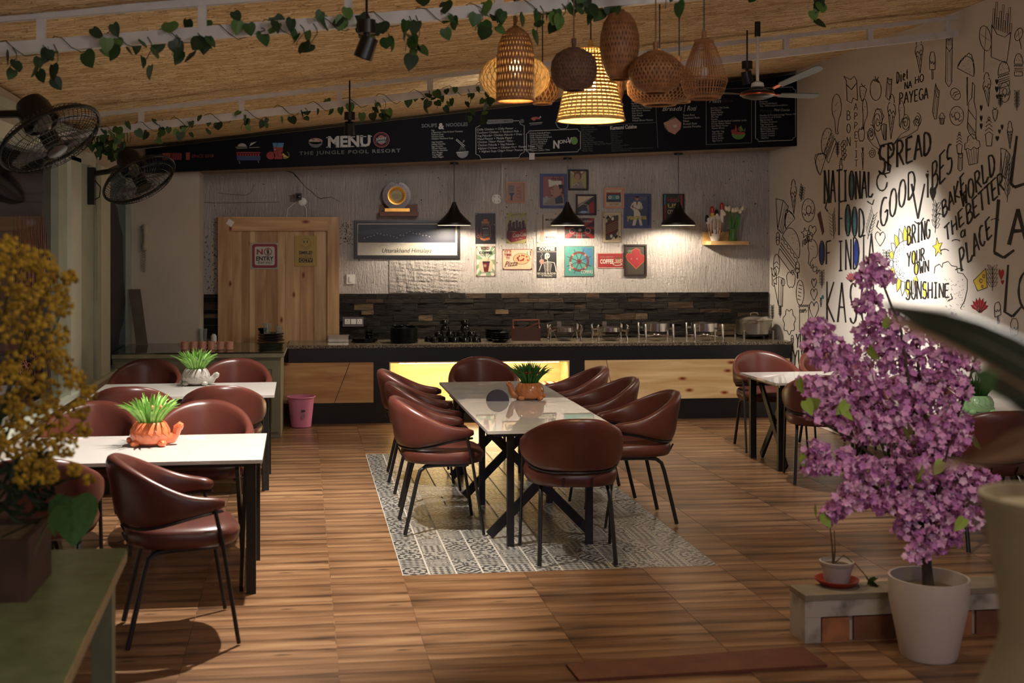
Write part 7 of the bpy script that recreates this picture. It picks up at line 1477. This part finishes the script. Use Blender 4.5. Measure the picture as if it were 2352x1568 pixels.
# ---- doodles: (kind, cx, cy, w, h, tilt) ----
def D(kind,cx,cy,w_,h,rot=0,wd=1.5,m=None):
    m=m or INK; cr,sr=cos(R(rot)),sin(R(rot))
    q=lambda x,y:(cx+(x*cr-y*sr)*w_/2,cy-(x*sr+y*cr)*h/2)
    def s(pts,wd_=wd,mm=m,closed=False): sw(MD_,[q(*p) for p in pts],wd_,mm,1,closed)
    def f(pts,mm): MD_.poly([q(*p) for p in pts],mm,0)
    A=arc
    heart=[(0,-1),(-.55,-.45),(-.95,.15),(-.9,.65),(-.5,.95),(-.1,.7),(0,.4),(.1,.7),(.5,.95),(.9,.65),(.95,.15),(.55,-.45)]
    if kind=='heart': s(heart,closed=True)
    elif kind=='fheart': f(heart,m)
    elif kind=='circle': s(A(0,0,1,1,0,350,16),closed=True)
    elif kind=='donut': s(A(0,0,1,1,0,350,16),closed=True); s(A(.05,.05,.4,.35,0,350,10),closed=True); s([(-.8,-.1),(-.5,-.4),(-.3,-.1),(0,-.5),(.3,-.2),(.6,-.4),(.85,0)]); [s([(x,y),(x+.1,y+.1)],1) for x,y in ((-.5,.5),(0,.7),(.5,.5),(-.6,.1),(.6,.2))]
    elif kind=='burger': s(A(0,.1,1,.9,0,180,12)); s([(-1,.1),(1,.1)]); s([(-1,0)]+[(-1+.2*i,-.1+.12*(i%2)) for i in range(11)]); s([(-1,-.25),(1,-.25)]); s([(-1,-.4),(1,-.4)]); s([(-.95,-.55),(-.9,-.9),(.9,-.9),(.95,-.55),(-.95,-.55)]); [s([(x,y),(x+.06,y+.08)],1) for x,y in ((-.5,.4),(-.2,.7),(.1,.4),(.4,.7),(.6,.35),(-.1,.55),(0,.85))]
    elif kind=='cone': s([(-.55,.1),(0,-1),(.55,.1)]); s([(-.3,.1),(.15,-.65)],1); s([(.1,.1),(.3,-.35)],1); s([(.3,.1),(-.15,-.65)],1); s(A(-.3,.3,.4,.3,90,270,6)); s(A(.3,.3,.4,.3,-90,90,6)); s(A(0,.65,.45,.35,0,180,8)); s([(-.6,.15),(-.3,.3),(0,.12),(.3,.3),(.6,.15)])
    elif kind=='bottle': s([(-.25,1),(-.25,.4),(-.8,.1),(-.9,-.9),(-.5,-1),(.5,-1),(.9,-.9),(.8,.1),(.25,.4),(.25,1)],closed=True); s([(-.85,-.2),(.85,-.2)]); s([(-.88,-.7),(.88,-.7)]); [s([(-.7+.3*i,-.9),(-.7+.3*i,-.72)],1) for i in range(5)]
    elif kind=='cupcake': s([(-.8,.05),(-.55,-1),(.55,-1),(.8,.05)]); s([(-1,.05),(-.9,.45),(-.6,.5),(-.5,.85),(0,1),(.5,.85),(.6,.5),(.9,.45),(1,.05),(.6,-.05),(.2,.1),(-.2,-.05),(-.6,.1)],closed=True); [s([(-.5+.33*i,0),(-.36+.25*i,-1)],1) for i in range(4)]; [s([(x,y),(x+.12,y+.05)],1) for x,y in ((-.4,.6),(.2,.7),(0,.4),(.5,.35),(-.5,.25))]
    elif kind=='spiral': s([((.08+.92*i/26)*cos(i*.55),(.08+.92*i/26)*sin(i*.55)) for i in range(27)])
    elif kind=='star': s([((1 if i%2==0 else .42)*sin(PI*i/5),(1 if i%2==0 else .42)*cos(PI*i/5)) for i in range(10)],closed=True)
    elif kind=='fstar': f([((1 if i%2==0 else .42)*sin(PI*i/5),(1 if i%2==0 else .42)*cos(PI*i/5)) for i in range(10)],MYE); D('star',cx,cy,w_,h,rot,wd)
    elif kind=='apple': s([(0,.6),(-.5,.75),(-.95,.3),(-.75,-.6),(-.3,-1),(0,-.85),(.3,-1),(.75,-.6),(.95,.3),(.5,.75)],closed=True); s([(0,.6),(.1,1)]); s([(.1,.8),(.5,1),(.4,.75)])
    elif kind=='tomato': s(A(0,-.15,1,.85,0,350,14),closed=True); s([(-.3,.9),(0,.6),(.3,.95),(.1,.6),(.5,.5),(0,.55),(-.5,.5),(-.05,.6)],2)
    elif kind=='leafy': 
        s([(0,-1),(.05,0),(0,1)])
        for i in range(5):
            y=-.7+.35*i
            for sx in (-1,1): s([(0,y),(sx*.5,y+.12),(sx*.85,y+.45),(sx*.35,y+.38),(0,y)],1.1)
    elif kind=='lolly': s(A(0,.45,.9,.5,0,350,12),closed=True); s([(0,-.05),(.1,-1)]); s([(-.7,.45),(.7,.5)],1); s([(0,.9),(0,0)],1)
    elif kind=='fries':
        s([(-.6,-1),(-.75,.1),(-.3,-.15),(.3,-.15),(.75,.1),(.6,-1)],closed=True)
        for i in range(9): x=-.7+.17*i; y=.65+.3*sin(i*2.1); s([(x,0),(x-.05,y),(x+.1,y+.03),(x+.1,0)],1.1)
    elif kind=='taco': s(A(0,-.6,1,1.3,0,180,12)); s([(-1,-.6),(1,-.6)]); s([(-1,-.3)]+[(-.95+.16*i,-.45+1.35*sin(PI*i/12)+.15*(i%2)) for i in range(13)]); [s([(x,y),(x+.08,y+.06)],1) for x,y in ((-.4,-.2),(0,.1),(.3,-.2),(-.1,-.4),(.5,-.4),(0,.4))]
    elif kind=='cake': s([(-1,-.2),(.6,1),(1,.1),(-1,-.2)],closed=True) ; s([(-1,-.2),(-.95,-.9),(1,-.7),(1,.1)]); s([(-1,-.5),(1,-.3)],1); s([(-1,-.7),(1,-.5)],1)
    elif kind=='roll': s([(-.5,1),(-.6,-.8),(0,-1),(.5,-.8),(.6,1),(0,.85)],closed=True); s([(-.5,.6),(.1,.4),(.6,.6)]); s([(-.2,.4),(-.25,-.8)],1); s([(.2,.4),(.25,-.8)],1); [s([(-.4+.25*i,.95),(-.3+.25*i,.65)],1) for i in range(4)]
    elif kind=='bread': s(A(0,0,1,1,0,350,14),closed=True); [s([(-.45,-.7+.3*i),(.35,-.5+.3*i)],2.2) for i in range(5)]
    elif kind=='drum': s(A(0,.35,.85,.65,-60,240,12)); s([(.4,-.2),(.15,-.8),(.3,-1),(-.1,-.98),(-.4,-.2)]); s([(-.3,.4),(.2,.6)],1); s([(-.5,.1),(-.1,.2)],1)
    elif kind=='skewer': s([(0,-1),(0,1)]); [s(A(0,-.6+.42*i,.8,.22,0,350,8),closed=True) for i in range(4)]
    elif kind=='popsicle': s([(-.7,-.3),(-.7,.6),(-.4,.95),(.4,.95),(.7,.6),(.7,-.3)],closed=True); s([(-.15,-.3),(-.15,-1),(.15,-1),(.15,-.3)]); s([(-.7,.4),(-.3,.1),(0,.3),(.3,.05),(.7,.3)])
    elif kind=='cloud': s([(1*cos(R(a))*(1+.14*sin(R(a*7))),sin(R(a))*(1+.14*sin(R(a*7)))) for a in range(0,360,9)],closed=True)
    elif kind=='carrot': s([(-.4,.5),(0,-1),(.4,.5)],closed=True); s([(0,.5),(-.4,1)]); s([(0,.5),(0,1)]); s([(0,.5),(.4,1)]); [s([(-.25,.3-.3*i),(.1,.3-.3*i)],1) for i in range(3)]
    elif kind=='strawb': s([(-.8,.5),(-.5,-.5),(0,-1),(.5,-.5),(.8,.5),(0,.7)],closed=True); s([(-.5,.9),(0,.6),(.5,.9)]); [s([(x,y),(x,y-.1)],1) for x,y in ((-.3,.2),(.2,.3),(0,-.1),(-.2,-.4),(.3,-.2))]
    elif kind=='cheese': f([(-1,-.1),(.8,1),(1,-.7),(-.4,-1)],MYE); s([(-1,-.1),(.8,1),(1,-.7),(-.4,-1)],closed=True); s(A(.1,-.1,.2,.18,0,350,8)); s(A(.5,.3,.15,.15,0,350,8)); s(A(.3,-.6,.12,.12,0,350,8))
    elif kind=='candy': s(A(0,0,.5,.6,0,350,10),closed=True); s([(-.5,0),(-1,.5),(-1,-.5),(-.5,0)]); s([(.5,0),(1,.5),(1,-.5),(.5,0)])
    elif kind=='branch':
        s([(-.2,-1),(0,0),(.3,1)])
        for i in range(7):
            y=-.75+.27*i
            for sx in (-1,1): s([(y*.25,y),(sx*.35+y*.25,y+.22),(sx*.6+y*.25,y+.5)],1.2)
    elif kind=='cream': s([(-.6,-.2),(-.45,-1),(.45,-1),(.6,-.2)]); [s([(-.8+.1*i,-.2+.3*i),(0,.05+.3*i),(.8-.1*i,-.2+.3*i)]) for i in range(4)]; s(A(0,1,.2,.15,0,350,8))
    elif kind=='bag': s([(-.8,-1),(-.8,.8),(.8,.8),(.8,-1)],closed=True); s([(-.9,.75)]+[(-.9+.15*i,.85+.1*(i%2)) for i in range(13)],2); s([(-.8,.5),(.8,.5)],1)
    elif kind=='jug': s([(-.6,.7),(-.9,1),(-.1,.75),(.3,1),(.6,.7),(.7,-.8),(.2,-.6),(0,-1),(-.5,-.8)],closed=True); s([(-.6,.4),(0,0),(.6,.5)],2.4)
    elif kind=='egg': s(A(0,0,.8,1,0,350,12),closed=True); s([(-.6,.1),(0,.3),(.6,0)]); s([(-.6,-.3),(0,-.1),(.6,-.4)])
    elif kind=='flame': s([(-.4,-1),(-.8,-.2),(-.2,.3),(0,1),(.3,.3),(.8,-.1),(.4,-1)],closed=True)
L_=[('burger',1815,572,44,96,-32),('cone',1823,452,20,80,4),('donut',1857,483,30,54,8),('leafy',1842,446,14,36,-20),('cake',1792,492,34,70,60),('taco',1812,502,24,46,30),('star',1850,535,20,26,10),('heart',1866,530,18,26,-8),('heart',1861,545,14,22,20),
('drum',1865,580,28,62,-30),('popsicle',1832,620,12,38,0),('apple',1817,640,22,42,0),('egg',1787,548,10,30,0),('egg',1784,608,18,50,0),('circle',1799,648,8,18,0),('candy',1872,618,18,22,-40),('bread',1838,672,18,58,-22),('heart',1870,650,12,22,0),('heart',1870,676,16,28,0),('heart',1870,712,22,42,0),('bag',1847,728,26,60,0),('cloud',1813,738,26,54,0),('cake',1788,668,26,66,80),('jug',1778,636,16,44,0),('leafy',1774,720,10,36,0),('leafy',1792,716,8,26,0),('carrot',1886,694,10,22,0),('egg',1820,780,7,22,0),('egg',1819,798,6,18,0),
('drum',1922,262,26,92,0),('jug',1956,206,40,62,0),('strawb',1982,212,20,42,-10),('tomato',2012,202,26,58,-10),('drum',1986,262,14,70,-25),('roll',2042,204,20,50,-8),('taco',1884,372,28,52,60),('burger',1902,330,30,70,50),('leafy',1924,344,10,34,0),('skewer',1938,345,14,50,15),('cream',1932,378,12,26,0),('apple',1979,308,16,34,0),('carrot',1982,364,10,52,0),
('cone',2048,268,26,104,-6),('drum',2070,262,16,62,-25),('cake',2030,302,16,36,80),('spiral',2016,278,24,60,0),('spiral',2080,282,22,40,0),('spiral',2108,276,18,34,0),('spiral',2001,306,18,40,0),('spiral',2003,352,18,24,0),
('cone',2112,128,26,82,8),('popsicle',2142,150,18,64,0),('roll',2180,142,26,116,0),('taco',2222,150,40,58,-20),('lolly',2262,112,32,110,-14),('fries',2300,72,60,134,-10),('lolly',2342,90,22,52,20),('burger',2306,172,26,62,8),('donut',2308,212,24,46,8),('burger',2340,150,20,54,0),
('roll',2150,236,18,80,-22),('donut',2198,266,32,44,-24),('egg',2195,216,26,30,40),('cupcake',2164,272,14,26,0),('bottle',2234,252,22,122,-14),('cone',2268,206,26,80,12),('carrot',2222,210,6,66,0),('strawb',2286,262,16,34,0),('cream',2272,304,26,62,0),('cone',2320,310,18,64,0),('cupcake',2234,342,36,70,6),('cream',2204,330,20,46,0),('roll',2206,372,18,42,0),('cake',2306,372,26,62,60),('branch',2316,420,24,90,0),('leafy',2298,232,12,30,0),('leafy',2336,232,14,44,0),
('branch',1914,520,26,56,20),('branch',2000,520,26,66,-20),('heart',2022,548,24,34,0),('leafy',2036,596,20,40,0),('leafy',2150,500,22,70,-10),('leafy',2280,640,28,56,0),('cheese',2252,642,32,52,0),('popsicle',2292,718,20,50,10),('popsicle',2330,760,24,60,0),('cupcake',2312,826,22,50,0),('egg',2330,850,20,44,0),('apple',2344,800,16,40,0),('leafy',1888,642,14,40,0)]
for a in L_: D(*a,wd=1.9,m=INK if random.random()<.5 else INKT)
for x,y,w_,h in ((2130,404,8,14),(2143,445,16,34),(2254,248,7,16),(2254,272,7,16),(2254,290,7,16),(2290,188,8,14),(2290,205,9,16),(2291,222,7,12),(2302,292,7,14),(2296,302,7,12),(2291,318,9,14)): D('fheart',x,y,w_,h,0,m=INK)
D('fheart',2300,630,14,26,0,m=MRE); D('fheart',2303,648,8,12,0,m=MRE)
# chocolate bar, lotus flowers, sunflower, star, cloud
MD_.poly([(1877,492),(1885,484),(1894,532),(1889,541)],MBR,0)
for cx,cy,rx,ry in ((1955,644,13,20),(2250,712,22,30)):
    for k in range(7):
        a=R(20+k*23); MD_.poly([(cx-rx*.2*cos(a+PI/2),cy+ry*.2),(cx+rx*.75*cos(a-.2),cy-ry*.75*sin(a-.2)),(cx+rx*cos(a),cy-ry*sin(a)),(cx+rx*.75*cos(a+.2),cy-ry*.75*sin(a+.2)),(cx+rx*.2,cy+ry*.2)],MRE if cx>2000 else MPK,0); sw(MD_,[(cx,cy+ry*.2),(cx+rx*cos(a),cy-ry*sin(a))],1.1,INK,2)
for k in range(13):
    a=R(95+k*18); cx,cy=2082,600; r0,r1=(34,48),(46,82); u=lambda r,aa:(cx+r[0]*cos(aa)*.9,cy-r[1]*sin(aa))
    pts=[u(r0,a-.12),u((40,66),a-.14),u(r1,a),u((40,66),a+.12),u(r0,a+.12)]
    if k%2==0: MD_.poly(pts,MYE,0)
    sw(MD_,pts,1.4,INK,1)
sw(MD_,[(2082+34*.9*cos(R(a)),600-48*sin(R(a))) for a in range(80,290,12)],1.3,INK)
rr=random.Random(1)
for k in range(50): a=R(rr.uniform(100,260)); q=rr.uniform(.6,.98); MD_.disc(2082+30*q*cos(a),600-48*q*sin(a),.8,1,INKT,1,n=6)
for k in range(5): D('leafy',2024+k*7,790+k*14,9,36,-20); MD_.poly([(2034+k*3,790+k*12),(2040+k*3,780+k*12),(2042+k*3,800+k*12)],MYE,0)
D('fstar',2154,568,24,46,10)
cl=[(2146,628),(2148,612),(2158,606),(2164,614),(2166,604),(2178,600),(2186,610),(2198,612),(2200,626),(2212,628),(2222,642),(2222,664),(2216,690),(2206,708)]; sw(MD_,cl,1.8,INK)
for k in range(70): x=rr.uniform(2170,2216); y=rr.uniform(640,712); MD_.disc(x,y,.7,.9,INKT,1,n=6)
MD_.poly([(2302,570),(2310,566)]+[(2306,580)],MRE,0) if False else None
MD_.disc(1890,682,3,5,MTE,0); MD_.disc(1888,736,3,7,MTE,0)
for c_ in ([(2022,338),(2012,312),(2004,280),(2012,252),(2024,250),(2030,268),(2024,284),(2016,280)],[(2052,336),(2062,320),(2086,312),(2108,298),(2112,282),(2106,272),(2098,278),(2102,290)],[(2022,345),(2006,334),(1994,318),(1992,304),(2000,298),(2006,306),(2000,314)],[(2052,332),(2070,308),(2088,298),(2090,278),(2082,268),(2074,276),(2078,290)]): sw(MD_,c_,1.9)
sw(MU,[(2048,346),(2040,330),(2024,334),(2018,352),(2030,368),(2046,380),(2044,396),(2028,400),(2018,392)],4.4); sw(MU,[(1992,462),(2004,470),(2008,458)],3); sw(MU,[(1902,452),(1896,478),(1902,486)],3.6); sw(MU,[(2024,530),(2014,520),(2018,506)],3); sw(MU,[(2122,500),(2112,516),(2100,508)],3); sw(MU,[(2178,690),(2188,686),(2184,674)],2.4)
MU.build('painted_lettering',wr); MD_.build('painted_doodles',wr)
